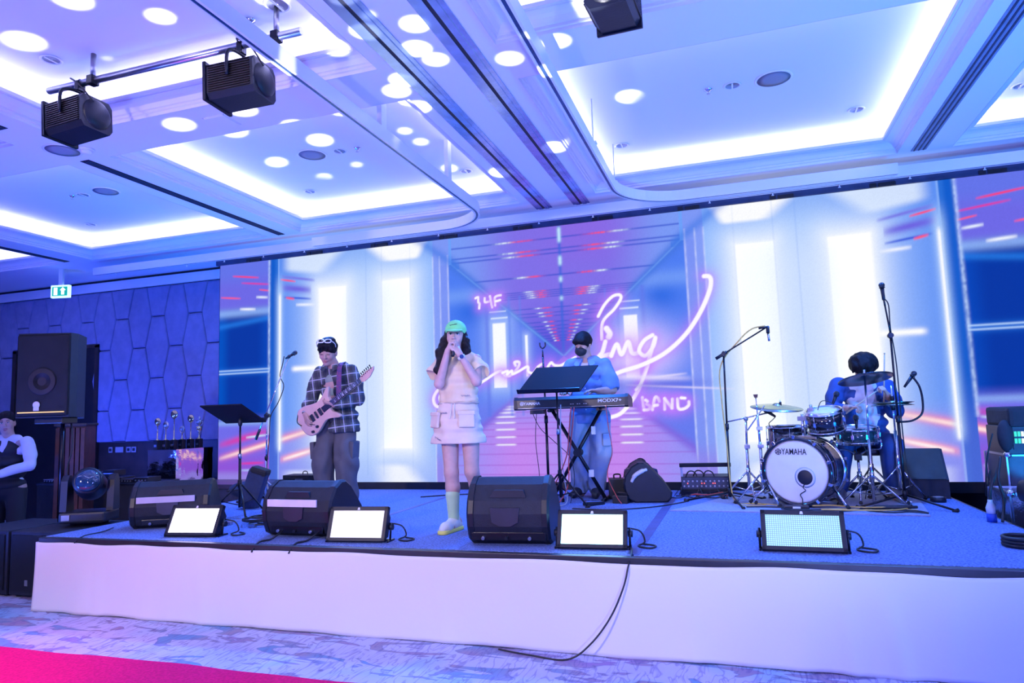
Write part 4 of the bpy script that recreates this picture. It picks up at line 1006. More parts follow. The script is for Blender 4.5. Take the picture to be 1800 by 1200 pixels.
# ================================================================== KEYBOARD RIG
def yamaha_logo(parent, m, c, r, plane='xz', y=0., name='logo_mark'):
    mb=MB(); x0,z0=c
    n=28; vs=[];fs=[]
    for k in range(n):
        a=2*PI*k/n
        for rr in (r,r*.84): vs += [(x0+rr*math.cos(a),y,z0+rr*math.sin(a)),(x0+rr*math.cos(a),y+.002,z0+rr*math.sin(a))]
    for k in range(n):
        j=(k+1)%n; a=4*k; b=4*j
        fs += [(a,b,b+2,a+2),(a+1,a+3,b+3,b+1),(a,a+1,b+1,b),(a+2,b+2,b+3,a+3)]
    mb.add(vs,fs)
    for k in range(3):
        a=R(90+120*k); d=Vector((math.cos(a),0,math.sin(a))); t=Vector((-d.z,0,d.x))
        for s in (1,-1):
            mb.add([(x0+q.x,y+dy,z0+q.z) for dy in (0,.002) for q in (d*s*r*.12-t*r*.08,d*s*r*.80-t*r*.14,d*s*r*.80+t*r*.14,d*s*r*.12+t*r*.08)],[(0,1,2,3),(7,6,5,4),(0,4,5,1),(1,5,6,2),(2,6,7,3),(3,7,4,0)])
    return mb.build(name,m,parent)
kb=thing('keyboard','long black synthesizer keyboard on a crossed stand, back to the audience','keyboard',(-1.585,6.84,1.51),R(1.5))
prof=[(-.17,.015),(-.165,.095),(-.14,.125),(.10,.10),(.19,.075),(.19,.0),(-.15,0)]
MB().prism(prof,-.555,.545,'yz').build('case',mat('synth_black',(.016,.02,.028),.35,bump=(150,.06),var=.1),kb)
for s in (-1,1):
    P2=[(a*1.02,b*1.06-.003) for a,b in prof]; h0=-.585 if s<0 else .545; h1=-.553 if s<0 else .575
    MB().prism(P2,h0,h1,'yz').build('end_cheek',M_black,kb)
nk=44
MB().box((-.53,.02,.098),(.53,.175,.115),.003).build('white_keys',mat('key_white',(.75,.75,.75),.3,var=.03),kb)
for k in range(nk):
    if k%7 in (0,3): continue
    x=-.53+k*1.06/nk; MB().box((x-.006,.02,.112),(x+.006,.11,.126),.001).build('black_key',M_blackpr,kb)
yamaha_logo(kb,M_print,(-.50,.062),.020,y=-.1715)
text_mesh('YAMAHA',.042,M_print,'brand_lettering',kb,(-.395,-.170,.060),(R(88),0,0),.0008,1.0,.0006)
text_mesh('MODX7+',.046,M_print,'model_lettering',kb,(.395,-.168,.066),(R(88),0,0),.0008,1.25,.0004)
for k in range(9): MB().box((-.02+k*.022,-.174,.04),(-.008+k*.022,-.168,.048)).build('jack',M_silver if k%3 else M_dark,kb)
MB().box((-.54,-.172,.012),(.54,-.167,.016)).build('bottom_trim',M_silver,kb)
MB().box((-.42,-.16,-.045),(-.28,-.05,-.003),.005).build('power_brick',M_black,kb)
# X stand
o=thing('keyboard_stand','black crossed keyboard stand under the synthesizer','stand',(-1.55,6.86,SZ))
zt=.915
for (xa,xb,y) in ((-.26,.25,-.03),(.24,-.30,.03)):
    MB().cyl((xa,y,zt),(xb,y,.03),.019,n=10).build('cross_leg',M_blackm,o)
for x,z in ((-.26,zt),(.24,zt)): MB().cyl((x,-.17,z-.006),(x,.18,z-.006),.016,n=10).build('top_bar',M_blackm,o)
for x in (.25,-.30): MB().cyl((x,-.20,.02),(x,.20,.02),.018,n=10).build('foot_bar',M_blackm,o)
MB().cyl((-.01,-.06,.48),(-.01,.06,.48),.04,n=16).build('pivot',M_black,o)
MB().box((.145,-.06,.66),(.185,-.045,.74)).box((.10,-.06,.24),(.15,-.045,.31)).build('maker_label',M_print,o)
for k,x in enumerate((.08,.16,.24)):
    pass
def cable(name,pts,m,label,r=.005,sub=8,group='cables on the stage'):
    o=MB().tube(pts,r,6,sub).build(name,m); tag(o,label,'cable',group); return o
cable('audio_cable',[(-1.56,6.62,1.52),(-1.58,6.58,1.30),(-1.62,6.60,1.05),(-1.74,6.62,.80),(-1.84,6.55,.62),(-1.80,6.4,SZ+.008)],M_cabler,'red cable hanging from the keyboard to the stage, left strand',.006)
cable('audio_cable',[(-1.53,6.62,1.52),(-1.55,6.58,1.30),(-1.60,6.60,1.0),(-1.61,6.58,.78),(-1.68,6.5,.62),(-1.74,6.42,SZ+.008)],M_cabler,'red cable hanging from the keyboard to the stage, right strand',.006)
cable('audio_cable',[(-1.665,6.62,1.55),(-1.67,6.6,1.35),(-1.68,6.62,1.1),(-1.66,6.62,.85),(-1.62,6.55,.62),(-1.66,6.4,SZ+.008)],M_cablew,'pale grey cable looping below the keyboard',.006)
cable('audio_cable',[(-1.94,6.70,1.47),(-1.96,6.70,1.2),(-1.93,6.68,.9),(-1.90,6.62,.66),(-1.84,6.6,SZ+.008)],M_cable,'thin black cable under the left end of the keyboard',.004)
cable('audio_cable',[(-1.98,6.70,1.47),(-1.90,6.68,1.32),(-1.76,6.7,1.18),(-1.62,6.75,1.02),(-1.58,6.72,.8),(-1.6,6.6,SZ+.008)],M_cable,'thin black cable drooping across the keyboard stand',.004)
cable('audio_cable',[(-1.22,6.65,1.53),(-1.20,6.64,1.3),(-1.18,6.66,1.08),(-1.24,6.68,.86),(-1.16,6.66,.66),(-1.1,6.6,SZ+.008)],M_cabler,'thin dark red cable below the right end of the keyboard',.004)
o=thing('sustain_pedal','black sustain pedal on the stage under the keyboard','pedal',(-1.36,6.55,SZ),R(-40))
MB().box((-.045,-.10,0),(.045,.10,.03),.006).build('base',M_black,o); MB().prism([(-.11,.04),(.08,.028),(.08,.034),(-.11,.052)],-.03,.03,'yz').build('lever',M_chrome,o)
# bag and boxes beside the player
o=thing('gear_bag','blue-black soft bag behind the keyboard player\'s monitor','bag',(-1.02,7.42,SZ),R(20))
MB().box((-.17,-.10,0),(.17,.10,.27),.04).build('bag_body',mat('bag_cloth',(.02,.035,.09),.8,bump=(60,.3),var=.2),o)
MB().tube([(-.06,0,.26),(-.05,0,.34),(0,0,.37),(.05,0,.34),(.06,0,.26)],.010,8,5).build('handle',M_rubber,o)
o=thing('power_box','black box with a small handle left of the monitor','box',(-1.22,7.10,SZ),R(12))
MB().box((-.09,-.08,0),(.09,.08,.20),.01).build('case',M_black,o); MB().tube([(-.03,0,.195),(-.03,0,.235),(.03,0,.235),(.03,0,.195)],.008,6,3).build('handle',M_rubber,o)
o=thing('stage_box','small black connection box on the stage by the keyboard','box',(-1.12,6.72,SZ),R(-8))
MB().box((-.075,-.06,0),(.075,.06,.075),.006).build('case',M_black,o); MB().box((-.045,-.01,.075),(.06,.05,.10),.004).build('lid',M_blackm,o)
# rack mixer
o=thing('rack_mixer','black rack mixer with tiny red lights and handle bar, left of drums','mixer',(-.36,7.50,SZ),R(4))
MB().box((-.25,-.16,.05),(.24,.16,.19),.006).build('chassis',M_black,o)
MB().box((-.26,-.17,.0),(.25,.17,.05),.004).build('tray',M_blackm,o)
MB().box((-.245,-.168,.07),(.235,-.158,.18)).build('front_panel',mat('panel_blue_grey',(.05,.06,.10),.4,metal=.3,var=.2),o)
for k in range(11):
    for j in range(2): MB().cyl((-.22+k*.043,-.166,.095+j*.05),(-.22+k*.043,-.178,.095+j*.05),.009,n=8).build('knob',M_silver,o)
mled=mat('red_led',(.4,.02,.02),.4,emit=((1,.12,.12),2.5))
for x in (-.19,-.05,-.025,.06,.08): MB().box((x,-.176,.118),(x+.009,-.166,.128)).build('led',mled,o)
for x in (-.24,.23): MB().box((x-.012,-.15,.19),(x+.012,-.12,.30)).build('rack_ear',M_silver,o)
MB().box((-.26,-.16,.285),(.25,-.10,.325),.006).build('handle_bar',M_blackm,o)
for k,(a,b) in enumerate(((-.62,7.30),(-.55,7.36),(-.45,7.32))):
    cable('audio_cable',[(a,b,SZ+.01),(a+.05,b+.03,SZ+.13),(a+.1,b+.02,SZ+.24),(a+.17,b+.04,SZ+.22),(a+.2,b+.03,SZ+.08),(a+.24,b-.05,SZ+.01)],M_cable,['black cable arching left of the rack mixer','black cable arching over the left end of the rack mixer','black cable arching in front of the rack mixer'][k],.007)
rg=random.Random(9)
for k in range(6):
    x=-.75+k*.11; pts=[(x,7.12+rg.uniform(-.05,.05),SZ+.020)]
    for q in range(6): pts.append((pts[-1][0]+rg.uniform(-.02,.14),7.12+rg.uniform(-.14,.14),SZ+.020+.012*(k%3)))
    cable('audio_cable',pts,[M_cable,M_cable,M_cabler][k%3],'tangled '+['black','black','red'][k%3]+' cable in front of the rack mixer, '+['first','second','third','fourth','fifth','sixth'][k]+' from the left',.006)
# guitar amp by the video wall
o=thing('bass_amplifier','small black amplifier box against the video wall base','amplifier',(-5.30,7.56,SZ),R(2))
MB().box((-.235,-.12,0),(.235,.12,.21),.008).build('case',M_black,o)
MB().box((-.225,-.126,.01),(.225,-.118,.20)).build('front_panel',M_grille,o)
MB().prism([(.075,.055),(.135,.055),(.105,.10)],-.130,-.126,'xz').build('triangle_logo',M_print,o)
MB().prism([(.088,.062),(.122,.062),(.105,.088)],-.132,-.130,'xz').build('logo_centre',M_black,o)
MB().box((-.05,-.130,.15),(.06,-.126,.165)).build('brand_plate',M_silver,o)
MB().box((-.10,-.130,.10),(.09,-.126,.145)).build('control_slot',M_dark,o); MB().cyl((-.06,-.126,.05),(-.06,-.135,.05),.028,n=16).build('dial',M_blackm,o)
MB().tube([(-.02,0,.21),(-.01,0,.245),(.04,0,.245),(.05,0,.21)],.006,6,3).build('carry_handle',M_rubber,o)
# gig bag lying left of the amp, and folded stand bag upright
o=thing('gig_bag','long black instrument bag lying behind the left music stand','bag',(-5.25,6.90,SZ),R(6))
MB().ell((0,0,.085),(.62,.15,.085),20,10).ell((-.32,0,.10),(.26,.19,.10),18,10).build('bag_body',mat('bag_cloth',(.02,.035,.09),.8),o)
MB().tube([(-.5,-.19,.1),(-.1,-.17,.13),(.3,-.14,.12),(.55,-.08,.10)],.007,6,6).build('zip',M_rubber,o)
o=thing('stand_bag','upright black padded bag leaning behind the left music stand','bag',(-4.93,6.05,SZ),R(15))
q=MB().box((-.10,-.07,0),(.10,.07,.42),.04).build('bag_body',MATS['bag_cloth'],o); q.rotation_euler=(0,R(18),0)
q=MB().box((-.08,-.075,.36),(.10,.075,.44),.03).build('flap',M_rubber,o); q.rotation_euler=(0,R(18),0)
# cable coil near the left flood light
cl=thing('cable_coil','heap of coiled thin black cable beside the left music stand','cable',(-4.05,5.15,SZ),0)
for k in range(7):
    r=.07+.025*(k%4); cx,cy=rg.uniform(-.14,.14),rg.uniform(-.10,.10)
    MB().tube([(cx+r*1.3*math.cos(t*.7),cy+r*math.sin(t*.7),.010+.010*k) for t in range(10)],.006,6,3).build('cable_turn',M_cable,cl)
MB().box((-.30,-.12,0),(-.24,-.08,.03),.005).box((.02,-.20,0),(.08,-.16,.03),.005).build('connector',M_silver,cl)
# loose cables along the stage and the one over the skirt
cable('power_cable',[(-.70,4.50,SZ+.012),(-.68,4.36,SZ+.010),(-.69,4.262,SZ-.05),(-.72,4.235,.42),(-.80,4.20,.25),(-.92,4.15,.10),(-1.06,4.12,.012),(-1.30,4.15,.010),(-1.52,4.20,.012)],M_cable,'blue-black power cable dropping over the white skirt to the floor',.0055)
cable('audio_cable',[(-3.4,7.0,SZ+.008),(-3.0,7.25,SZ+.008),(-2.5,7.3,SZ+.008),(-2.1,7.2,SZ+.008),(-1.9,6.9,SZ+.008)],M_cable,'black cable along the stage behind the singer',.007)
cable('audio_cable',[(-1.5,6.25,SZ+.008),(-1.15,6.2,SZ+.008),(-.8,6.4,SZ+.008),(-.55,6.75,SZ+.008),(-.5,7.0,SZ+.008)],M_cable,'black cable curving from the keyboard to the mixer',.006)
cable('power_cable',[(-5.3,4.75,SZ+.008),(-5.2,4.55,SZ+.008),(-5.18,4.36,SZ+.008),(-5.16,4.262,SZ-.03)],M_cable,'thin cable at the left stage edge near the corner',.005)
for k,(x,lab) in enumerate(((-3.38,'left black jack cable hanging off the pale-striped monitor'),(-3.06,'right black jack cable hanging off the pale-striped monitor'))):
    cable('audio_cable',[(x,4.55,SZ+.055),(x+.01,4.47,SZ+.04),(x-.02,4.42,SZ+.012),(x-.05,4.33,SZ+.008),(x-.06,4.262,SZ-.05)],M_cable,lab,.007)

# ================================================================== DRUMS
M_shell=mat('drum_shell_black',(.012,.013,.02),.12,coat=1.,var=.15)
M_shellg=mat('drum_shell_green',(.012,.05,.055),.12,coat=1.,var=.2)
M_head=mat('white_drum_head',(.82,.81,.83),.45,var=.03)
M_headc=mat('clear_drum_head',(.22,.30,.36),.15,var=.05,coat=.5)
M_cym=mat('cymbal_bronze',(.40,.50,.45),.24,metal=1.,bump=(80,.06),var=.1)
M_mat=mat('drum_rug',(.34,.35,.46),.95,bump=(200,.5),var=.12,vscale=40,spec=.1)
def rug():
    pts=[(-.62,6.22),(.0,6.19),(.7,6.15),(1.36,6.10),(1.42,6.5),(1.50,7.1),(1.58,7.60),(.8,7.62),(.2,7.60),(-.1,7.35),(-.28,6.9),(-.45,6.5)]
    o=MB().prism(pts,SZ+.0005,SZ+.010,'xy').build('drum_rug',M_mat); tag(o,'pale grey rug under the drum kit','rug')
rug(); ZR=SZ+.0105
def drum(name,label,loc,r,depth,m,rx=0.,ry=0.,rz=0.,lugs=8,cat='drum'):
    o=thing(name,label,cat,loc,rz); o.rotation_euler=(rx,ry,rz)
    MB().lathe([(r,.012),(r,depth-.012)],n=36).build('shell',m,o)
    for z,dz in ((0.,-1),(depth,1)):
        MB().lathe([(r+.004,z-dz*.022),(r+.016,z-dz*.022),(r+.016,z-dz*.012),(r+.009,z-dz*.010),(r+.009,z+dz*.006),(r-.002,z+dz*.006),(r-.002,z-dz*.010)],n=36).build('hoop',M_chrome,o)
        MB().lathe([(r,z-dz*.002),(r*.5,z),(.0001,z)],n=36).build('drum_head',M_head if dz>0 else M_headc,o)
    for k in range(lugs):
        a=2*PI*k/lugs; c,s_=math.cos(a),math.sin(a)
        MB().cyl((c*(r+.012),s_*(r+.012),.0),(c*(r+.012),s_*(r+.012),depth),.0035,n=6).build('tension_rod',M_chrome,o)
        MB().box((-.012,-.008,-.02),(.012,.012,.02),.003).build('lug',M_chrome,o).matrix_local=Matrix.Translation((c*(r+.006),s_*(r+.006),depth/2)) @ Matrix.Rotation(a-PI/2,4,'Z')
    return o
# bass drum, axis along local y (front at -y)
def bass():
    r=.275; o=thing('bass_drum','bass drum with white lettered front head, on the rug','drum',(.445,6.47,ZR+.30),R(-24))
    dp=.42
    MB().lathe([(r,.03),(r,dp-.03)],axis='y',n=48).build('shell',M_shell,o)
    for y,d in ((0.,1),(dp,-1)):
        MB().lathe([(r+.003,y+d*.045),(r+.024,y+d*.045),(r+.026,y),(r+.010,y-d*.004),(r-.004,y+d*.002),(r-.004,y+d*.02)],axis='y',n=48).build('hoop',M_shell if d>0 else M_chrome,o)
    MB().lathe([(r+.002,.008),(r*.9,.004),(.06,.003),(.0001,.003)],axis='y',n=48).build('front_head',M_head,o)
    MB().lathe([(r,dp-.006),(.0001,dp-.004)],axis='y',n=40).build('rear_head',M_headc,o)
    MB().lathe([(.064,.0015),(.06,-.001),(.0001,-.001)],(.075,0,-.045),'y',28).build('port_hole',M_dark,o)
    MB().lathe([(.088,.0028),(.07,.001),(.064,.0012)],(.075,0,-.045),'y',28).build('port_ring',mat('clear_ring',(.70,.70,.74),.2,var=.02),o)
    yamaha_logo(o,M_blackpr,(-.140,.172),.027,y=-.0015,name='logo_mark')
    t=text_mesh('YAMAHA',.074,M_blackpr,'brand_lettering',o,(-.004,-.0005,.171),(R(90),0,0),.0006,.70,.0005)
    for k in range(10):
        a=2*PI*k/10+.3; c,s_=math.cos(a),math.sin(a)
        for y0,y1,yc in ((-.012,.10,-.008),(dp+.012,dp-.10,dp+.008)):
            MB().cyl((c*(r+.034),y0,s_*(r+.034)),(c*(r+.028),y1,s_*(r+.028)),.004,n=6).build('tension_rod',M_chrome,o)
            q=MB().box((-.012,-.012,-.016),(.012,.012,.016),.003).build('claw_hook',M_chrome,o); q.matrix_local=Matrix.Translation((c*(r+.024),yc,s_*(r+.024))) @ Matrix.Rotation(-a+PI/2,4,'Y')
        q=MB().box((-.010,-.022,-.010),(.010,.022,.010),.003).build('lug',M_chrome,o); q.location=(c*(r+.008),dp/2 if k%2 else dp/2,s_*(r+.008))
    for s in (-1,1):
        MB().cyl((s*.25,.10,-.10),(s*.41,-.02,-.272),.011,n=8).build('spur',M_chrome,o); MB().cyl((s*.40,-.015,-.262),(s*.42,-.025,-.282),.016,n=8).build('spur_tip',M_rubber,o)
    # dangling microphone lead out of the port
    MB().tube([(.07,-.004,-.10),(.055,-.008,-.13),(.075,-.010,-.155),(.03,-.012,-.19),(.045,-.012,-.23),(.04,-.015,-.29)],.004,6,6).build('mic_lead',M_cable,o)
    # tom post
    MB().cyl((.02,.20,r-.01),(.02,.20,r+.22),.013,n=12).cyl((.10,.20,r-.01),(.10,.20,r+.30),.013,n=12).build('tom_post',M_chrome,o)
    MB().box((-.02,.17,r-.005),(.14,.23,r+.03),.006).box((-.02,.185,r+.16),(.06,.215,r+.20),.005).box((.075,.18,r+.22),(.125,.22,r+.27),.005).build('tom_holder',M_silver,o)
bass()
drum('rack_tom','small black rack tom mounted above the bass drum',(.735,6.62,1.235),.145,.19,M_shell,R(14),R(-4),R(-10),6)
drum('floor_tom','black floor tom behind the left of the bass drum',(.44,6.98,.96),.18,.32,M_shell,0,0,0,8)
ft=[o for o in bpy.data.objects if o.name.startswith('floor_tom')][0]
for k in range(3):
    a=R(40+120*k); MB().cyl((.20*math.cos(a),.20*math.sin(a),.2),(.22*math.cos(a),.22*math.sin(a),ZR-.96+.002),.008,n=8).build('leg',M_chrome,ft)
drum('snare_drum','dark green snare drum in front of the drummer',(1.01,6.93,1.115),.178,.14,M_shellg,R(5),0,0,10)
def snare_stand():
    o=thing('snare_stand','chrome tripod stand holding the green snare drum','stand',(1.01,6.93,ZR))
    tripod(o,.22,.24,M_chrome,20)
    MB().cyl((0,0,.1),(0,0,.42),.012,n=10).build('tube',M_chrome,o)
    for k in range(3):
        a=R(90+120*k); MB().tube([(0,0,.40),(.10*math.cos(a),.10*math.sin(a),.455),(.20*math.cos(a),.20*math.sin(a),.47),(.205*math.cos(a),.205*math.sin(a),.55)],.008,6,3).build('basket_arm',M_chrome,o)
    MB().box((-.03,-.03,.36),(.03,.03,.42),.006).build('basket_joint',M_blackm,o)
snare_stand()
def cymbal(o, c, r, tilt, rz=0, m=M_cym, bell=True):
    q=MB().lathe([(.006,.030),(.022,.028),(.038,.014),(.045,.008),(r*.6,.000),(r,-.018),(r,-.020),(r*.6,-.003),(.044,.005),(.036,.011),(.020,.025),(.006,.027)],n=48).build('cymbal',m,o)
    q.location=c; q.rotation_euler=(tilt,0,0) if not isinstance(tilt,tuple) else tilt; return q
# crash on a boom at the left
o=thing('cymbal_stand','chrome boom cymbal stand with a flat crash cymbal, left of the drums','cymbal',(.06,6.9,ZR))
tripod(o,.26,.26,M_chrome,-80); MB().cyl((0,0,.1),(0,0,.50),.014,n=10).build('lower_tube',M_chrome,o); MB().cyl((0,0,.46),(.01,0,.755),.010,n=10).build('upper_tube',M_chrome,o)
MB().box((-.02,-.02,.48),(.03,.02,.52),.005).build('clamp',M_silver,o); MB().ell((.01,0,.76),(.022,.022,.022)).build('boom_clamp',M_silver,o)
MB().cyl((-.17,0,.735),(.33,0,.835),.007,n=8).build('boom_arm',M_chrome,o); MB().ell((.33,0,.835),(.02,.02,.02)).cyl((.33,0,.83),(.325,0,.93),.005,n=8).build('tilter',M_chrome,o)
cymbal(o,(.29,0,.872),.235,(R(9),R(5),0))
MB().cyl((.325,0,.86),(.325,0,.91),.011,n=8).build('felt',M_rubber,o)
# second stand with cowbell
o=thing('cymbal_stand','chrome straight stand with a small dark bell, left of the bass drum','cymbal',(.175,6.66,ZR))
tripod(o,.26,.24,M_chrome,-60); MB().cyl((0,0,.1),(0,0,.55),.014,n=10).build('lower_tube',M_chrome,o); MB().cyl((0,0,.5),(-.005,0,.80),.010,n=10).build('upper_tube',M_chrome,o)
for z in (.50,.66): MB().box((-.022,-.02,z),(.03,.02,z+.03),.004).build('memory_lock',M_silver,o)
MB().cyl((-.10,0,.66),(.06,0,.88),.006,n=8).cyl((-.005,0,.80),(-.01,0,.985),.005,n=8).build('rod',M_chrome,o)
MB().prism([(-.03,.985),(.01,.985),(.005,.955),(-.022,.955)],-.015,.015,'xz').build('bell',mat('bell_red_black',(.06,.012,.015),.4,var=.2),o)
# crash in front of the drummer
o=thing('cymbal_stand','chrome straight cymbal stand with dark cymbal before the drummer\'s face','cymbal',(1.07,6.68,ZR))
MB().cyl((0,0,.02),(.0,0,.55),.013,n=10).build('lower_tube',M_chrome,o); MB().cyl((0,0,.5),(.012,0,1.115),.009,n=10).build('upper_tube',M_chrome,o)
tripod(o,.24,.30,M_chrome,-40)
cymbal(o,(.012,0,1.10),.225,(R(-13),R(-6),0),m=mat('cymbal_dark',(.10,.13,.17),.28,metal=1.,bump=(80,.06)))
MB().cyl((.012,0,1.11),(.012,0,1.165),.009,n=8).build('felt',M_silver,o)
# hi-hat
o=thing('hi_hat','pair of hi-hat cymbals on a chrome stand right of the snare','cymbal',(1.335,6.96,ZR))
tripod(o,.28,.26,M_chrome,30); MB().cyl((0,0,.05),(0,0,.62),.014,n=10).build('lower_tube',M_chrome,o); MB().cyl((0,0,.58),(0,0,1.02),.008,n=8).build('rod',M_chrome,o)
cymbal(o,(0,0,.862),.175,(R(-2),0,0)); cymbal(o,(0,0,.852),.175,(R(178),0,0))
MB().cyl((0,0,.88),(0,0,.93),.016,n=10).cyl((0,0,.80),(0,0,.85),.02,n=10).build('clutch',M_blackm,o)
MB().box((-.045,-.20,.005),(.045,.08,.02),.004).build('pedal',M_silver,o)
# bass pedal
o=thing('bass_pedal','bass drum pedal between bass drum and snare stand','pedal',(.70,6.92,ZR),R(-24))
MB().box((-.05,-.02,.005),(.05,.26,.018),.003).build('footboard',M_silver,o); MB().cyl((-.06,0,.02),(-.06,0,.20),.008,n=8).cyl((.06,0,.02),(.06,0,.20),.008,n=8).cyl((-.06,0,.2),(.06,0,.2),.006,n=8).build('frame',M_chrome,o)
MB().cyl((0,0,.2),(0,-.10,.30),.005,n=6).ell((0,-.11,.31),(.025,.025,.025)).build('beater',M_rubber,o)
# throne
o=thing('drum_throne','round black drum stool under the drummer','stool',(1.17,7.28,ZR))
tripod(o,.26,.24,M_chrome,90); MB().cyl((0,0,.1),(0,0,.40),.015,n=10).build('post',M_chrome,o)
MB().lathe([(.0001,.38),(.15,.385),(.165,.41),(.16,.445),(.12,.455),(.0001,.457)],n=28).build('seat',M_black,o)
# clip-on microphones and gooseneck
def clip_mic(loc,d,label,cablepts):
    o=thing('drum_microphone',label,'microphone',loc,0,'microphones on the drums')
    mic_body(o,(0,0,0),d,L=.11); MB().tube(cablepts,.004,6,5).build('lead',M_cable,o); return o
clip_mic((.33,6.80,1.37),(-.6,0,.45),'black clip microphone over the floor tom',[(0,0,0),(-.03,0,-.03),(-.06,.02,-.06),(-.05,.05,-.10)])
clip_mic((.80,6.62,1.47),(.35,0,.85),'black clip microphone above the rack tom',[(0,0,0),(-.05,-.01,.03),(-.1,-.02,.02),(-.13,-.01,-.06)])
clip_mic((1.0,6.80,1.25),(.02,.1,1),'black clip microphone at the front rim of the snare',[(0,0,0),(-.01,-.02,-.06),(.04,-.04,-.16),(.07,-.02,-.3),(.02,-.02,-.62)])
o=thing('drum_microphone','black microphone on a curved gooseneck over the hi-hat','microphone',(1.50,6.96,1.30),0,'microphones on the drums')
MB().tube([(-.12,0,-.01),(-.02,0,.0),(.06,0,.06),(.075,0,.18),(.06,0,.30),(.02,0,.38)],.009,8,6).build('gooseneck',M_blackm,o)
mic_body(o,(-.06,0,.30),(.55,0,.75),L=.17)
# spare sticks / yellow cables in front of the kit
for k,(pts,lab) in enumerate((([(.62,6.30),(.85,6.33),(1.05,6.27),(1.2,6.35),(1.32,6.30)],'yellow cable nearest the bass drum on the rug'),([(.60,6.22),(.9,6.20),(1.15,6.24),(1.3,6.42),(1.22,6.5)],'yellow cable curving toward the tall mic stand'),([(.55,6.36),(.7,6.40),(.9,6.30),(1.1,6.32)],'short yellow cable beside the bass drum spur'))):
    cable('audio_cable',[(x,y,ZR+.008+.01*k) for x,y in pts],M_cabley,lab,.006,8,'yellow cables on the rug')
for k,(pts,lab) in enumerate((([(.30,6.32),(.42,6.25),(.60,6.28),(.74,6.20),(.95,6.36)],'black cable curling in front of the bass drum'),([(.95,6.26),(1.10,6.17),(1.25,6.22),(1.36,6.16),(1.30,6.28),(1.12,6.30)],'black cable loop at the front right of the rug'),([(.02,6.40),(.2,6.42),(.38,6.38),(.5,6.30)],'black cable along the rug left of the bass drum'))):
    cable('audio_cable',[(x,y,ZR+.008) for x,y in pts],M_cable,lab,.006)
o=thing('cable_bar','thick dark cable wrap lying before the tall mic stand','cable',(1.14,6.33,ZR),R(8)); MB().tube([(-.24,0,.02),(-.1,.01,.022),(.08,.0,.024),(.20,.03,.022)],[.010,.02,.02,.012],8,6).build('wrap',M_cable,o)
o=thing('floor_mic','small black mic block lying under the bass drum head','microphone',(.42,6.33,ZR)); MB().box((-.10,-.03,0),(.10,.03,.035),.01).build('body',M_black,o); MB().box((-.03,-.032,.012),(.03,-.029,.028)).build('label',M_print,o)
o=thing('tape_roll','roll of black tape on the stage beside the right monitor','tape',(1.625,6.97,SZ)); MB().lathe([(.045,0),(.062,0),(.062,.045),(.045,.045),(.045,0)],n=24).build('roll',M_black,o); MB().lathe([(.040,.001),(.046,.001),(.046,.044),(.040,.044),(.040,.001)],n=24).build('core',mat('cardboard',(.35,.3,.3),.8,var=.1),o)

# ================================================================== RIGHT SIDE CASES
def flight_case(name,label,loc,size,rz=0,m=None):
    o=thing(name,label,'case',loc,rz,'road cases right of the stage'); a,b,h=size
    MB().box((-a/2,-b/2,0),(a/2,b/2,h),.006).build('shell',m or mat('case_laminate',(.03,.035,.06),.35,bump=(120,.2),var=.2),o)
    for sx in (-1,1):
        for sy in (-1,1): MB().box((sx*a/2-.018,sy*b/2-.018,.0),(sx*a/2+.006*sx,sy*b/2+.006*sy,h+.003)).build('edge_extrusion',M_silver,o)
        MB().box((sx*a/2-.02*sx,-b/2,h-.012),(sx*a/2+.004*sx,b/2,h+.006)).build('edge_extrusion',M_silver,o)
    for sy in (-1,1): MB().box((-a/2,sy*b/2-.02*sy,h-.012),(a/2,sy*b/2+.005*sy,h+.006)).build('edge_extrusion',M_silver,o)
    for sx in (-1,1): MB().ell((sx*a/2,-b/2,h),(.03,.03,.03),10,6).build('ball_corner',M_chrome,o)
    return o
foilm=mat('crinkled_film',(.30,.33,.40),.18,metal=.8,bump=(18,.8))
flight_case('road_case','road case wrapped in crinkled clear film at the right stage edge',(2.10,6.22,0),(.46,.46,.775),0,foilm)
c=flight_case('road_case','tall open road case with a lit dimmer rack at the right edge',(2.34,6.77,0),(.60,.50,1.02))
MB().box((-.30,-.27,1.02),(-.08,.20,1.25),.008).build('rack_unit',M_black,c)
MB().box((-.26,-.276,1.06),(-.10,-.268,1.22)).build('display_window',M_dark,c)
for i in range(6):
    for j in range(2): MB().box((-.25+i*.024,-.281,1.11+j*.055),(-.232+i*.024,-.274,1.15+j*.055)).build('status_light',mat('status_green',(.02,.3,.1),.4,emit=((.05,.6,.25),1.)) if i<2 else mat('status_cream',(.5,.45,.3),.4,emit=((.85,.75,.5),.9)),c)
MB().box((-.09,-.28,1.0),(-.05,-.24,1.27),.004).build('rack_post',M_silver,c)
MB().box((-.28,-.30,1.24),(.30,.25,1.40),.03).build('lid_cover',mat('black_cover_cloth',(.014,.016,.024),.8,bump=(20,.3),var=.2),c)
MB().ell((-.30,-.25,1.17),(.06,.05,.13),14,9).build('hanging_cover',MATS['black_cover_cloth'],c)
flight_case('road_case','low silver-edged road case at the bottom right of the flight cases',(2.16,5.55,0),(.50,.44,.66))
o=thing('par_light','black can light shining blue-white on the right road cases','light',(1.93,5.52,.668),R(50))
MB().lathe([(.0001,.16),(.07,.15),(.10,.06),(.105,-.12),(.095,-.12),(.09,.05),(.0001,.06)],(0,0,.17),'y',24).build('can',M_black,o)
MB().lathe([(.088,-.06),(.04,-.065),(.0001,-.066)],(0,0,.17),'y',20).build('lamp_face',mat('par_lamp',(.5,.6,.7),.3,emit=((.6,.8,1),5)),o)
MB().tube([(-.115,0,.17),(-.115,.03,.05),(-.06,.03,.012),(.06,.03,.012),(.115,.03,.05),(.115,0,.17)],.010,6,3).build('yoke',M_blackm,o)
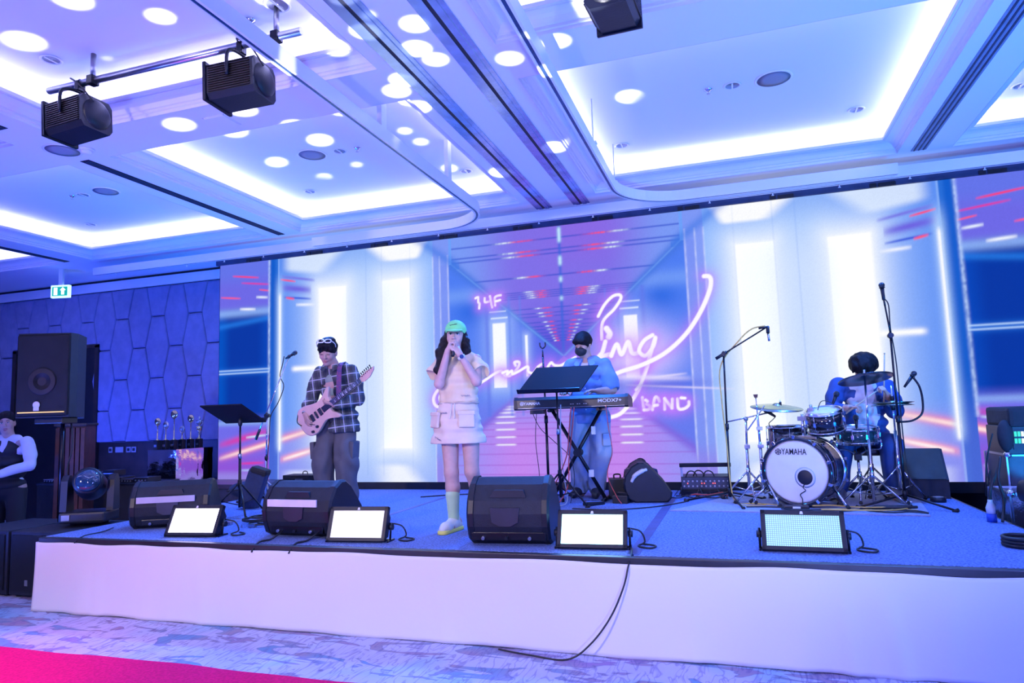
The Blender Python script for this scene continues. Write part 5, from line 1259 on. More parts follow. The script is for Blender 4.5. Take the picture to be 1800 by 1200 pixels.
o=thing('power_plug','white and blue industrial plug on a black cable at the right stage edge','plug',(1.70,5.88,SZ),0)
q=MB().lathe([(.025,.08),(.040,.085),(.044,.14),(.030,.18),(.022,.20),(.022,.22),(.0001,.222)],n=20).build('plug_body',M_white_p,o)
MB().lathe([(.0001,0),(.044,.002),(.044,.085),(.0001,.086)],n=20).build('plug_collar',mat('plug_blue',(.02,.08,.5),.4,var=.05),o)
MB().tube([(0,0,.21),(.02,.02,.32),(.08,.05,.45),(.15,.1,.58)],.014,8,5).build('lead',M_cable,o)
bpy.data.objects['power_plug'].scale=(.72,.72,.72)
cable('power_cable',[(1.80,5.9,1.05),(1.76,5.86,.9),(1.78,5.86,.75),(1.74,5.8,SZ+.012)],M_cable,'black cable hanging beside the white plug',.010)
cable('power_cable',[(1.90,6.35,1.2),(1.86,6.4,1.0),(1.85,6.45,.8),(1.86,6.5,.7),(1.90,6.5,.9)],M_cable,'thin black cable looping below the dimmer rack',.006)
o=thing('cable_ring','coil of thick black cable at the right stage edge','cable',(1.58,4.95,SZ),0)
for k in range(3): MB().tube([(.10*math.cos(t*.6),.10*math.sin(t*.6),.013+.02*k) for t in range(12)],.012,8,3).build('cable_turn',M_cable,o)
# ================================================================== PEOPLE
class Field:
    """smooth union of capsules and ellipsoids, turned into one continuous surface"""
    def __init__(s, h=.007): s.h=h; s.P=[]; s.wr=None; s.cut=[]
    def cap(s,a,b,r0,r1=None,k=.02,sub=False):
        s.P.append(('c',np.array(a,float),np.array(b,float),r0,r0 if r1 is None else r1,k,sub)); return s
    def chain(s,pts,rs,k=.02):
        for i in range(len(pts)-1): s.cap(pts[i],pts[i+1],rs[i],rs[i+1],k)
        return s
    def ell(s,c,r,M=None,k=.02,sub=False):
        s.P.append(('e',np.array(c,float),np.array(r,float),np.eye(3) if M is None else np.array(M,float),None,k,sub)); return s
    def mesh(s,name,m,parent,smooth=True,shell=None):
        los=[];his=[]
        for p in s.P:
            if p[6]: continue
            if p[0]=='c':
                r=max(p[3],p[4]); los.append(np.minimum(p[1],p[2])-r); his.append(np.maximum(p[1],p[2])+r)
            else:
                r=np.abs(p[3])@p[2]; los.append(p[1]-r); his.append(p[1]+r)
        h=s.h; lo=np.min(los,0)-3*h-.01; hi=np.max(his,0)+3*h+.01; n=np.ceil((hi-lo)/h).astype(int)+1
        A=np.full(n,.2,np.float32); ax=[lo[i]+h*np.arange(n[i]) for i in range(3)]
        for p in s.P:
            k=p[5]; mg=k+.03
            if p[0]=='c': r=max(p[3],p[4]); a=np.minimum(p[1],p[2])-r-mg; b=np.maximum(p[1],p[2])+r+mg
            else: r=np.abs(p[3])@p[2]; a=p[1]-r-mg; b=p[1]+r+mg
            i0=np.clip(np.floor((a-lo)/h).astype(int),0,n-1); i1=np.clip(np.ceil((b-lo)/h).astype(int)+1,1,n)
            if np.any(i1<=i0): continue
            sl=tuple(slice(i0[j],i1[j]) for j in range(3))
            X=ax[0][sl[0]][:,None,None]; Y=ax[1][sl[1]][None,:,None]; Z=ax[2][sl[2]][None,None,:]
            if p[0]=='c':
                d=p[2]-p[1]; L=d@d+1e-12; x,y,z=X-p[1][0],Y-p[1][1],Z-p[1][2]
                t=np.clip((x*d[0]+y*d[1]+z*d[2])/L,0,1); D=np.sqrt((x-t*d[0])**2+(y-t*d[1])**2+(z-t*d[2])**2)-(p[3]+(p[4]-p[3])*t)
            else:
                x,y,z=X-p[1][0],Y-p[1][1],Z-p[1][2]; M=p[3]
                u=(x*M[0][0]+y*M[1][0]+z*M[2][0]); v=(x*M[0][1]+y*M[1][1]+z*M[2][1]); w_=(x*M[0][2]+y*M[1][2]+z*M[2][2])
                R_=p[2]; k0=np.sqrt((u/R_[0])**2+(v/R_[1])**2+(w_/R_[2])**2); k1=np.sqrt((u/R_[0]**2)**2+(v/R_[1]**2)**2+(w_/R_[2]**2)**2)+1e-9
                D=k0*(k0-1)/k1
            B=A[sl]
            if p[6]:
                q=np.maximum(k-np.abs(B+D),0)/k if k>0 else 0; A[sl]=np.maximum(B,-D)+q*q*k*.25
            else:
                q=np.maximum(k-np.abs(B-D),0)/k; A[sl]=np.minimum(B,D)-q*q*k*.25
        if s.wr:
            amp,fr,seed=s.wr; r=np.random.RandomState(seed); X,Y,Z=ax[0][:,None,None],ax[1][None,:,None],ax[2][None,None,:]
            for i in range(4):
                d=r.randn(3); d[2]*=.7; d/=np.linalg.norm(d); f=fr*(.6+.9*r.rand()); ph=r.rand()*6
                w1=X*d[0]+Y*d[1]+Z*d[2]; e=r.randn(3); e/=np.linalg.norm(e); w2=X*e[0]+Y*e[1]+Z*e[2]
                A+= (amp*np.sin(f*w1+1.6*np.sin(.45*f*w2+ph)+ph)).astype(np.float32)
        for (axi,v,sgn) in s.cut:   # flat hems: keep side where sgn*(coord-v)<0
            c=ax[axi]; D=sgn*(c-v); sh=[1,1,1]; sh[axi]=-1; A=np.maximum(A,D.reshape(sh).astype(np.float32))
        ins=A<0
        c=sum(ins[i:n[0]-1+i,j:n[1]-1+j,k_:n[2]-1+k_].astype(np.int8) for i in (0,1) for j in (0,1) for k_ in (0,1))
        cells=np.argwhere((c>0)&(c<8)); idx=np.full(c.shape,-1,np.int32); idx[tuple(cells.T)]=np.arange(len(cells))
        off=[(i,j,k_) for i in (0,1) for j in (0,1) for k_ in (0,1)]
        val={o:A[cells[:,0]+o[0],cells[:,1]+o[1],cells[:,2]+o[2]] for o in off}
        acc=np.zeros((len(cells),3)); cnt=np.zeros(len(cells))
        for o in off:
            for axi in range(3):
                if o[axi]: continue
                o2=list(o); o2[axi]=1; o2=tuple(o2); a,b=val[o],val[o2]; m_=(a<0)!=(b<0)
                t=np.where(m_,a/(a-b+1e-12),0); pt=np.array(o,float)[None,:].repeat(len(cells),0); pt[:,axi]=t
                acc[m_]+=pt[m_]; cnt[m_]+=1
        V=lo+(cells+acc/cnt[:,None])*h
        F=[]
        for axi in range(3):
            sl0=[slice(None)]*3; sl1=[slice(None)]*3; sl0[axi]=slice(0,-1); sl1[axi]=slice(1,None)
            a,b=ins[tuple(sl0)],ins[tuple(sl1)]; e=np.argwhere(a!=b)
            u,v=[(1,2),(2,0),(0,1)][axi]
            e=e[(e[:,u]>0)&(e[:,v]>0)&(e[:,u]<n[u]-1)&(e[:,v]<n[v]-1)]
            fl=a[tuple(e.T)]
            q=[]
            for (du,dv) in ((0,0),(-1,0),(-1,-1),(0,-1)):
                g=e.copy(); g[:,u]+=du; g[:,v]+=dv; q.append(idx[tuple(g.T)])
            q=np.stack(q,1); q[~fl]=q[~fl][:,::-1]; F.append(q)
        F=np.concatenate(F); F=F[(F>=0).all(1)]
        me=bpy.data.meshes.new(name); me.vertices.add(len(V)); me.vertices.foreach_set('co',V.ravel())
        me.loops.add(F.size); me.loops.foreach_set('vertex_index',F.ravel().astype(np.int32)); me.polygons.add(len(F))
        me.polygons.foreach_set('loop_start',np.arange(0,F.size,4,dtype=np.int32)); me.polygons.foreach_set('loop_total',np.full(len(F),4,np.int32))
        me.polygons.foreach_set('use_smooth',np.ones(len(F),bool)); me.update(); me.validate(); me.materials.append(m)
        return link(name,me,parent)
def rotm(yaw=0,pitch=0,roll=0):
    return np.array((Matrix.Rotation(yaw,3,'Z') @ Matrix.Rotation(pitch,3,'X') @ Matrix.Rotation(roll,3,'Y')))
def unit(v): v=np.array(v,float); return v/np.linalg.norm(v)
class Head:
    def __init__(s,c,M,k=1.): s.c=np.array(c,float); s.M=M; s.k=k
    def p(s,x,y,z): return s.c+s.M@(np.array((x,y,z),float)*s.k)
    def r(s,*a): return np.array(a)*s.k
def add_head(F,H,nk,neck_r=.052):
    F.ell(H.p(0,.012,.022),H.r(.074,.090,.096),H.M,.02).ell(H.p(0,-.022,-.035),H.r(.058,.062,.082),H.M,.03)
    F.ell(H.p(0,-.058,-.098),H.r(.026,.024,.020),H.M,.03)
    for s in (-1,1):
        F.ell(H.p(s*.034,-.056,-.030),H.r(.026,.024,.026),H.M,.02); F.ell(H.p(s*.076,.012,-.010),H.r(.011,.021,.031),H.M,.008)
        F.ell(H.p(s*.030,-.094,.006),H.r(.017,.012,.010),H.M,.008,True)
        F.ell(H.p(s*.030,-.074,.004),H.r(.0125,.0125,.0125),H.M,.004)
    F.cap(H.p(0,-.082,.006),H.p(0,-.104,-.030),.007*H.k,.011*H.k,.012)
    for s in (-1,1): F.ell(H.p(s*.011,-.094,-.034),H.r(.008,.010,.007),H.M,.008)
    F.ell(H.p(0,-.078,-.064),H.r(.024,.014,.011),H.M,.008)
    F.cap(H.p(0,.015,-.05),nk,neck_r*H.k,neck_r*1.08,.03)
M_eye=mat('eye_dark',(.01,.008,.008),.15,var=.1); M_eyew=mat('eye_white',(.7,.7,.7),.3,var=.02)
M_brow=mat('brow_hair',(.012,.010,.010),.8,var=.2); M_lip=mat('lip',(.45,.14,.13),.45,var=.1)
def face(H,parent,closed=False,mouth=True,lip=M_lip,open_=0.):
    for s in (-1,1):
        if not closed:
            q=MB(); c=H.p(s*.030,-.083,.004); q.ell(tuple(c),(.0115,.0060,.0062),10,6).build('eye',M_eyew,parent)
            c=H.p(s*.029,-.0885,.004); MB().ell(tuple(c),(.0052,.0030,.0056),10,6).build('iris',M_eye,parent)
        MB().tube([tuple(H.p(s*.016,-.088,.0115 if not closed else .001)),tuple(H.p(s*.030,-.0905,.0125 if not closed else -.003)),tuple(H.p(s*.045,-.082,.008 if not closed else -.001))],.0022,5,3).build('eyelid',M_brow,parent)
        MB().tube([tuple(H.p(s*.014,-.0905,.026)),tuple(H.p(s*.030,-.090,.031)),tuple(H.p(s*.048,-.076,.027))],[.0028,.0034,.0018],5,3).build('eyebrow',M_brow,parent)
    if mouth:
        MB().tube([tuple(H.p(-.024,-.082,-.064)),tuple(H.p(-.010,-.0925,-.060)),tuple(H.p(0,-.092,-.062)),tuple(H.p(.010,-.0925,-.060)),tuple(H.p(.024,-.082,-.064))],[.002,.0045,.004,.0045,.002],6,3).build('upper_lip',lip,parent)
        MB().tube([tuple(H.p(-.020,-.082,-.068-open_*.5)),tuple(H.p(0,-.090,-.074-open_)),tuple(H.p(.020,-.082,-.068-open_*.5))],[.002,.006,.002],6,4).build('lower_lip',lip,parent)
def add_hand(F,wr,d,n,side,curl=(.6,.6,.5),k=1.,spread=1.,thumb=None):
    """wrist point, pointing direction, palm normal (curl goes that way), side of the thumb (+1/-1 along d x n)"""
    wr=np.array(wr,float); d=unit(d); n=np.array(n,float); n=unit(n-d*(n@d)); l=np.cross(d,n)*side
    tips=[]
    for i,(o,L) in enumerate(zip((.030,.011,-.009,-.027),(.068,.078,.073,.057))):
        kn=wr+d*(.088-.006*abs(i-1))*k+l*o*k*spread
        F.cap(wr+l*o*.55*k,kn,.0155*k,.0125*k,.012)
        p=kn; a=0.; 
        for j,(f,cu) in enumerate(zip((.45,.31,.24),curl)):
            a+=cu; q=p+(d*math.cos(a)+n*math.sin(a))*L*f*k
            F.cap(p,q,(.0096-.0009*j)*k,(.0090-.0009*j)*k,.004); p=q
        tips.append(p)
    b=wr+d*.024*k+l*.026*k; t=thumb if thumb is not None else unit(d*.62+l*.62+n*.35)
    m_=b+np.array(t)*.042*k; e=m_+unit(np.array(t)*.7+n*.45+d*.35)*.030*k
    F.cap(wr+d*.02*k,b,.015*k,.0135*k,.012); F.cap(b,m_,.0125*k,.0105*k,.008); F.cap(m_,e,.0100*k,.0085*k,.005)
def skin_mat(name,c): 
    m=mat(name,c,.5,bump=(90,.05),var=.06,vscale=20); b=m.node_tree.nodes['Principled BSDF']; b.inputs['Subsurface Weight'].default_value=.12; b.inputs['Subsurface Radius'].default_value=(.02,.01,.006); b.inputs['Subsurface Scale'].default_value=.3
    return m
SK1=skin_mat('skin_light',(.62,.40,.33)); SK2=skin_mat('skin_tan',(.50,.29,.22)); SK3=skin_mat('skin_medium',(.55,.34,.26))
M_hair=mat('black_hair',(.006,.005,.007),.65,spec=.2,bump=(140,.5),var=.3,vscale=50)
def torso(F,rows):
    for r in rows: F.ell((0,(r[3] if len(r)>3 else .005),r[0]),(r[1],r[2],.085),None,.04)
def leg_pair(F,hips,knees,ankles,rt=.075,rk=.052,rc=.05,ra=.036):
    for h,k,a in zip(hips,knees,ankles):
        h,k,a=map(np.array,(h,k,a)); F.cap(h,k,rt,rk,.03)
        calf=k+(a-k)*.32+np.array((0,.012,0)); F.chain([k,calf,a],[rk,rc,ra],.02)
def foot(F,a,d,L=.24,w=.042):
    a=np.array(a,float); d=unit(d); h=a-d*.05; h[2]=.035; t=a+d*(L-.09); t[2]=.026
    F.cap(a,h+np.array((0,0,.03)),.038,.040,.02); F.chain([h,a+d*.06*1.0*np.array((1,1,0))+np.array((0,0,.048-a[2])),t],[.036,w*.95,.026],.02)

# ------------------------------------------------------------------ singer
def scribble(parent,name,m,loc,rot,L,h):
    n=18; q=MB().tube([(-L/2+L*i/n,0,h*.5*math.sin(i*2.1)*(1 if i%5 else .2)) for i in range(n+1)],.0016,5,2).build(name,m,parent); q.location=loc; q.rotation_euler=rot
def singer():
    o=thing('person','woman singing in a mint cap, beige top and short skirt, both hands on microphone','person',(-2.105,5.05,SZ))
    F=Field(.006); H=Head((-.004,-.02,1.525),rotm(R(14),R(-3),R(2)),.96); add_head(F,H,(0,.01,1.36),.046)
    shl,shr=(-.150,.0,1.325),(.160,.0,1.325); ell_,elr=(-.105,-.13,1.145),(.205,-.12,1.150)
    wl,wr=(.006,-.205,1.391),(.098,-.195,1.365)
    torso(F,[(1.31,.115,.062),(1.22,.125,.078),(1.10,.115,.075),(1.0,.125,.08),(.90,.15,.095)]); F.cap(shl,shr,.042,.042,.03)
    F.chain([shl,ell_],[.046,.038]); F.chain([ell_,wl],[.037,.024]); F.chain([shr,elr],[.046,.038]); F.chain([elr,wr],[.037,.024])
    hips=[(-.085,0,.87),(.085,.02,.87)]; kn=[(-.062,-.03,.450),(.098,.0,.455)]; an=[(-.055,-.02,.085),(.115,.20,.095)]
    leg_pair(F,hips,kn,an,.082,.055,.055,.036)
    foot(F,an[0],(-.12,-1,0)); foot(F,an[1],(.2,-1,0))
    # hands wrapped round the microphone (axis from mouth down to the right)
    add_hand(F,wl,(.38,-.10,.92),(.85,.25,.1),1,(1.1,1.0,.7),.92,thumb=unit((.55,.45,.6)))
    add_hand(F,wr,(-.62,-.20,.75),(-.5,.55,-.45),-1,(.95,1.0,.7),.92,thumb=unit((-.3,.5,.75)))
    F.mesh('body',SK1,o); face(H,o,lip=mat('lip_red',(.50,.10,.12),.35,var=.05),open_=.008)
    MB().ell(tuple(H.p(0,-.086,-.070)),(.012,.006,.008)).build('open_mouth',M_dark,o)
    # top
    T=Field(.007); T.chain([(0,.01,1.335),(0,.0,1.22),(0,.0,1.08),(0,.0,.985)],[.120,.138,.150,.158],.05)
    T.P=[]  # flattened torso instead of a round one
    for z,rx,ry in ((1.335,.135,.075),(1.27,.165,.098),(1.18,.168,.105),(1.09,.168,.108),(1.02,.165,.108)): T.ell((.004,.0,z),(rx,ry,.075),None,.03)
    T.chain([(-.13,0,1.318),(-.175,-.055,1.235)],[.055,.072],.03); T.chain([(.14,0,1.318),(.212,-.05,1.240)],[.055,.072],.03)
    T.cap((-.08,0,1.352),(.09,0,1.352),.05,.05,.03)
    for a,b in (((-.205,-.10,1.19),(-.165,-.125,1.12)),((.245,-.09,1.195),(.225,-.12,1.13))): T.cap(a,b,.072,.06,.004,True)
    T.ell((0,-.03,1.405),(.06,.07,.035),None,.006,True)
    T.wr=(.0022,46,3); T.cut=[(2,.985,-1)]
    T.mesh('top',mat('beige_cotton',(.80,.64,.40),.8,bump=(120,.12),var=.06),o)
    MB().tube([(.165*math.cos(a),.108*math.sin(a),.990+.004*math.sin(9*a)) for a in np.linspace(0,2*PI,25)],.008,6,2).build('hem_cord',mat('beige_cord',(.5,.42,.33),.8,var=.1),o)
    scribble(o,'chest_print',mat('grey_print',(.25,.23,.26),.6,var=.05),(.105,-.106,1.045),(0,0,R(16)),.07,.014)
    # skirt
    S=Field(.007)
    for z,rx,ry in ((.985,.158,.108),(.93,.172,.12),(.86,.190,.132),(.79,.205,.142),(.72,.218,.15),(.68,.224,.154)): S.ell((-.008,.0,z),(rx,ry,.055),None,.05)
    S.ell((-.01,0,.66),(.205,.14,.045),None,.004,True); S.cut=[(2,.676,-1),(2,1.0,1)]; S.wr=(.0018,38,8)
    S.mesh('skirt',mat('sand_cotton',(.76,.63,.48),.8,bump=(120,.12),var=.05),o)
    for x,y,rz in ((-.165,-.085,-40),(.115,-.125,22)):
        q=MB().box((-.062,-.014,-.065),(.062,.012,.055),.012).build('cargo_pocket',MATS['sand_cotton'],o); q.location=(x,y,.865); q.rotation_euler=(R(-6),0,R(rz))
        q=MB().box((-.066,-.020,.030),(.066,.010,.060),.008).build('pocket_flap',MATS['sand_cotton'],o); q.location=(x,y,.865); q.rotation_euler=(R(-6),0,R(rz))
    for s in (-1,1): MB().tube([(.012*s,-.112,.985),(.014*s,-.128,.93),(.020*s,-.140,.87)],.004,6,4).build('drawstring',M_white_p,o)
    scribble(o,'skirt_print',MATS['grey_print'],(-.075,-.122,.915),(0,0,R(-14)),.06,.012); scribble(o,'skirt_print',MATS['grey_print'],(-.12,-.136,.715),(0,R(24),R(-18)),.08,.014)
    # hair: long waves
    Hf=Field(.007); Hf.ell(H.p(0,.03,.03),H.r(.084,.088,.10),H.M,.02)
    for s in (-1,1):
        Hf.chain([H.p(s*.060,.015,.04),H.p(s*.082,-.005,-.05),H.p(s*.092,-.015,-.13)],[.03,.032,.034],.02)
    Hf.chain([H.p(-.085,-.005,-.05),H.p(-.115,-.04,-.15),H.p(-.100,-.06,-.22),H.p(-.125,-.07,-.29),H.p(-.105,-.07,-.34)],[.036,.042,.036,.034,.014],.02)
    Hf.chain([H.p(-.07,-.01,-.08),H.p(-.070,-.06,-.18),H.p(-.085,-.085,-.26),H.p(-.07,-.09,-.33)],[.026,.028,.026,.010],.02)
    Hf.chain([H.p(.085,-.0,-.05),H.p(.100,-.02,-.13),H.p(.105,-.02,-.22)],[.032,.032,.012],.02)
    Hf.chain([H.p(0,.08,0),H.p(-.02,.10,-.14),H.p(-.03,.11,-.28)],[.06,.07,.04],.03)
    Hf.ell(H.p(0,-.085,-.035),H.r(.052,.055,.085),H.M,.01,True); Hf.wr=(.0018,70,5)
    Hf.mesh('hair',mat('dark_brown_hair',(.010,.007,.009),.55,spec=.25,bump=(120,.5),var=.3,vscale=40),o)
    # cap
    C=Field(.006); C.ell(H.p(0,.014,.050),H.r(.090,.106,.088),H.M,.02); C.ell(H.p(0,.01,-.035),H.r(.12,.16,.062),H.M,.004,True)
    C.ell(H.p(0,-.105,.032),H.r(.076,.085,.011),H.M@rotm(0,R(12),0),.006); C.ell(H.p(0,-.03,.010),H.r(.078,.075,.030),H.M,.004,True)
    C.mesh('cap',mat('mint_cap',(.22,.80,.28),.75,bump=(200,.1),var=.05),o)
    scribble(o,'cap_lettering',M_blackpr,tuple(H.p(-.006,-.086,.083)),(0,R(-8),R(8)),.06,.010)
    # socks, shoes, watch, mic
    K=Field(.006); 
    for a,k in zip(an,kn):
        a=np.array(a);k=np.array(k); c=k+(a-k)*.48; K.chain([c,k+(a-k)*.75,a-np.array((0,0,.03))],[.056,.046,.044],.01)
    K.mesh('socks',mat('pale_green_sock',(.50,.72,.46),.85,bump=(160,.2),var=.05),o).name='sock'
    for i,(a,d) in enumerate(((an[0],(-.12,-1,0)),(an[1],(.2,-1,0)))):
        W=Field(.006); a=np.array(a); d=unit(d); base=a.copy(); base[2]=0
        W.chain([base-d*.055+np.array((0,0,.045)),base+d*.03+np.array((0,0,.055)),base+d*.13+np.array((0,0,.040)),base+d*.165+np.array((0,0,.034))],[.042,.044,.042,.032],.02); W.cap(base+np.array((0,.01,.075)),base+np.array((0,.01,.10)),.044,.046,.02)
        W.cut=[(2,.002 if i==0 else .002,-1)]; sh=W.mesh('shoe',mat('white_sneaker',(.75,.76,.70),.6,var=.05),o)
        Z=Field(.006); Z.chain([base-d*.06+np.array((0,0,.012)),base+d*.16+np.array((0,0,.012))],[.048,.046],.01); Z.cut=[(2,.0,-1),(2,.030,1)]
        q=Z.mesh('sole',mat('yellow_sole',(.75,.72,.15),.6,var=.05),o); q.parent=sh
    wv=unit(np.array(wr)-np.array(elr)); c=np.array(wr)-wv*.03
    MB().cyl(tuple(c-wv*.011),tuple(c+wv*.011),.030,n=20).build('watch_strap',M_white_p,o); MB().cyl(tuple(c+np.array((.012,-.026,.0))),tuple(c+np.array((.017,-.036,.002))),.016,n=16).build('watch_face',mat('watch_glass',(.02,.06,.2),.1,var=.1),o)
    m_=thing('microphone','black handheld microphone in the singing woman\'s hands','microphone',(-2.105,5.05,SZ))
    a=np.array((.064,-.245,1.346)); b=np.array((.050,-.180,1.436)); d=unit(b-a)
    MB().cyl(tuple(a),tuple(b),.014,.018,14).build('handle',M_black,m_); MB().ell(tuple(b+d*.018),(.025,.025,.025)).build('grille',MATS['mic_mesh'],m_)
singer()

# ------------------------------------------------------------------ guitarist
def plaid():
    m=bpy.data.materials.new('plaid_flannel'); m.use_nodes=True; nt=m.node_tree; N=nt.nodes; L=nt.links; b=N['Principled BSDF']; b.inputs['Roughness'].default_value=.9
    tc=N.new('ShaderNodeTexCoord'); mp=N.new('ShaderNodeMapping'); mp.inputs['Rotation'].default_value=(0,R(7),0); L.new(tc.outputs['Object'],mp.inputs['Vector']); sp=N.new('ShaderNodeSeparateXYZ'); L.new(mp.outputs[0],sp.inputs[0])
    def mt(op,a,v):
        n=N.new('ShaderNodeMath'); n.operation=op; L.new(a,n.inputs[0]); 
        if isinstance(v,(int,float)): n.inputs[1].default_value=v
        else: L.new(v,n.inputs[1])
        return n.outputs[0]
    def band(src,per,off,wd):
        f=mt('FRACT',mt('ADD',mt('MULTIPLY',src,1/per),off),0); return mt('LESS_THAN',mt('ABSOLUTE',mt('SUBTRACT',f,.5),0),wd)
    col=None
    base=N.new('ShaderNodeRGB'); base.outputs[0].default_value=(.10,.115,.10,1); col=base.outputs[0]
    xy=mt('ADD',sp.outputs[0],mt('MULTIPLY',sp.outputs[1],.6))
    for src,per,off,wd,c,fac in ((xy,.10,.0,.24,(.03,.03,.04),.7),(sp.outputs[2],.10,.0,.24,(.03,.03,.04),.7),(xy,.10,.5,.055,(.48,.46,.50),.75),(sp.outputs[2],.10,.5,.055,(.48,.46,.50),.75),(xy,.05,.15,.02,(.3,.28,.3),.4)):
        mx=N.new('ShaderNodeMix'); mx.data_type='RGBA'; L.new(mt('MULTIPLY',band(src,per,off,wd),fac),mx.inputs[0]); L.new(col,mx.inputs[6]); mx.inputs[7].default_value=(*c,1); col=mx.outputs[2]
    L.new(col,b.inputs['Base Color'])
    return m
def guitarist():
    o=thing('person','man in open plaid shirt and loose dark trousers playing electric guitar','person',(-3.775,5.9,SZ))
    H=Head((-.040,-.070,1.558),rotm(R(16),R(20),R(3)),1.06)
    F=Field(.006); add_head(F,H,(-.01,.01,1.40),.054)
    shl,shr=(-.175,.01,1.365),(.175,.01,1.360); el1,er1=(-.250,-.03,1.11),(.275,-.03,1.085); wl,wr=(-.215,-.185,.955),(.105,-.20,1.035)
    torso(F,[(1.34,.12,.062),(1.24,.13,.085),(1.10,.125,.085),(.98,.125,.085),(.88,.14,.09)]); F.cap(shl,shr,.036,.036,.03)
    F.chain([shl,el1,wl],[.045,.038,.029]); F.chain([shr,er1,wr],[.045,.038,.029])
    hips=[(-.10,.01,.88),(.10,.01,.88)]; kn=[(-.125,-.03,.47),(.130,-.02,.47)]; an=[(-.115,.03,.08),(.115,.03,.08)]
    leg_pair(F,hips,kn,an,.085,.06,.055,.04); foot(F,an[0],(-.2,-1,0)); foot(F,an[1],(.2,-1,0))
    add_hand(F,wl,(.35,-.25,-.65),(.5,.75,-.1),-1,(.45,.6,.5),1.0)
    add_hand(F,wr,(-.80,-.18,.15),(-.1,.5,.85),1,(.7,.9,.7),1.0)
    F.mesh('body',SK2,o); face(H,o,closed=True)
    # T-shirt
    T=Field(.008)
    for z,rx,ry in ((1.36,.11,.068),(1.28,.135,.092),(1.16,.140,.097),(1.04,.145,.10),(.95,.15,.105)): T.ell((0,.012,z),(rx,ry,.08),None,.03)
    T.ell((-.01,-.05,1.435),(.065,.07,.05),None,.006,True); T.wr=(.002,40,4); T.cut=[(2,.93,-1)]
    T.mesh('tshirt',mat('sage_cotton',(.26,.31,.25),.85,bump=(100,.1),var=.06),o)
    # open flannel shirt
    S=Field(.0075)
    for z,rx,ry in ((1.355,.155,.088),(1.28,.182,.120),(1.16,.185,.125),(1.04,.195,.135),(.93,.212,.150),(.84,.228,.165),(.79,.236,.170)): S.ell((.02,.015,z),(rx,ry,.085),None,.03)
    S.chain([shl,(-.225,-.005,1.24),el1],[.068,.068,.060],.03); S.chain([el1,(-.245,-.11,1.04),(-.222,-.165,.975)],[.060,.056,.046],.02)
    S.chain([shr,(.235,.0,1.23),er1],[.068,.068,.060],.03); S.chain([er1,(.21,-.11,1.06),(.15,-.175,1.035)],[.060,.056,.048],.02)
    S.cap((-.10,.0,1.415),(.10,.0,1.415),.045,.045,.03)
    S.P.append(('e',np.array((-.015,-.17,1.16)),np.array((.075,.13,.36)),np.array(rotm(0,0,R(-6))),None,.008,True))
    S.P.append(('e',np.array((-.055,-.19,.78)),np.array((.075,.15,.17)),np.eye(3),None,.008,True))
    S.ell((-.005,-.04,1.45),(.06,.08,.06),None,.006,True)
    S.wr=(.0020,38,6); S.cut=[(2,.765,-1)]
    S.mesh('shirt',plaid(),o)
    for s in (-1,1):
        q=MB().prism([(0,0),(.05*s,.015),(.075*s,-.045),(.02*s,-.075)],-.004,.004,'xz').build('collar_flap',S and bpy.data.materials['plaid_flannel'],o); q.location=(.025*s-.01,-.085,1.425); q.rotation_euler=(R(-28),0,R(12*s))
    # trousers
    Pn=Field(.008)
    Pn.ell((0,.015,.86),(.165,.108,.13),None,.04)
    for s,k_,a in ((-1,kn[0],an[0]),(1,kn[1],an[1])):
        Pn.chain([(s*.09,.015,.84),(k_[0],k_[1],k_[2]),(a[0]+s*.005,a[1],.11)],[.105,.110,.092],.03)
        q=MB().box((-.03,-.065,-.09),(.02,.065,.08),.015).build('cargo_pocket',mat('charcoal_twill',(.10,.095,.105),.85,bump=(90,.15),var=.1),o); q.location=(s*.218,-.01,.60); q.rotation_euler=(0,R(4*s),0)
    Pn.wr=(.0042,26,9); Pn.cut=[(2,.075,-1)]
    Pn.mesh('trousers',MATS['charcoal_twill'],o)
    for a,d in ((an[0],(-.2,-1,0)),(an[1],(.2,-1,0))):
        W=Field(.007); b=np.array((a[0],a[1],0.)); d=unit(d)
        W.chain([b-d*.06+np.array((0,0,.05)),b+d*.06+np.array((0,0,.06)),b+d*.17+np.array((0,0,.04))],[.045,.048,.038],.02); W.cut=[(2,.0,-1)]; W.mesh('shoe',mat('black_shoe',(.02,.02,.025),.5,var=.1),o)
    # hair and sunglasses pushed up
    Hf=Field(.006); Hf.ell(H.p(0,.022,.042),H.r(.090,.104,.098),H.M,.02); Hf.ell(H.p(0,-.050,.075),H.r(.078,.05,.044),H.M,.02)
    for x in (-.05,-.02,.015,.045): Hf.cap(H.p(x,-.080,.078),H.p(x*1.1,-.096,.045),.018,.009,.012)
    Hf.ell(H.p(0,-.075,-.050),H.r(.066,.075,.076),H.M,.01,True); Hf.ell(H.p(0,0,-.13),H.r(.12,.12,.09),H.M,.02,True); Hf.wr=(.002,80,2)
    Hf.mesh('hair',M_hair,o)
    g=Head(H.p(0,-.076,.118),H.M@rotm(0,R(-52),0),1.0)
    fr=None
    for s in (-1,1):
        mb=MB(); pts=[tuple(g.p(s*.036+.030*math.copysign(abs(math.cos(a))**.6,math.cos(a)),-.012-.0*a,.020*math.copysign(abs(math.sin(a))**.6,math.sin(a)))) for a in np.linspace(0,2*PI,21)]
        mb.tube(pts,.0055,6,1).build('glasses_rim',mat('cream_plastic',(.85,.82,.74),.3,var=.03),o)
        MB().ell(tuple(g.p(s*.036,-.010,0)),(.026,.006,.017),12,8).build('glasses_lens',mat('dark_lens',(.006,.008,.02),.08,var=.1),o)
        MB().tube([tuple(g.p(s*.068,-.01,.004)),tuple(g.p(s*.090,.04,.010)),tuple(g.p(s*.092,.085,.0))],.004,6,4).build('glasses_arm',MATS['cream_plastic'],o)
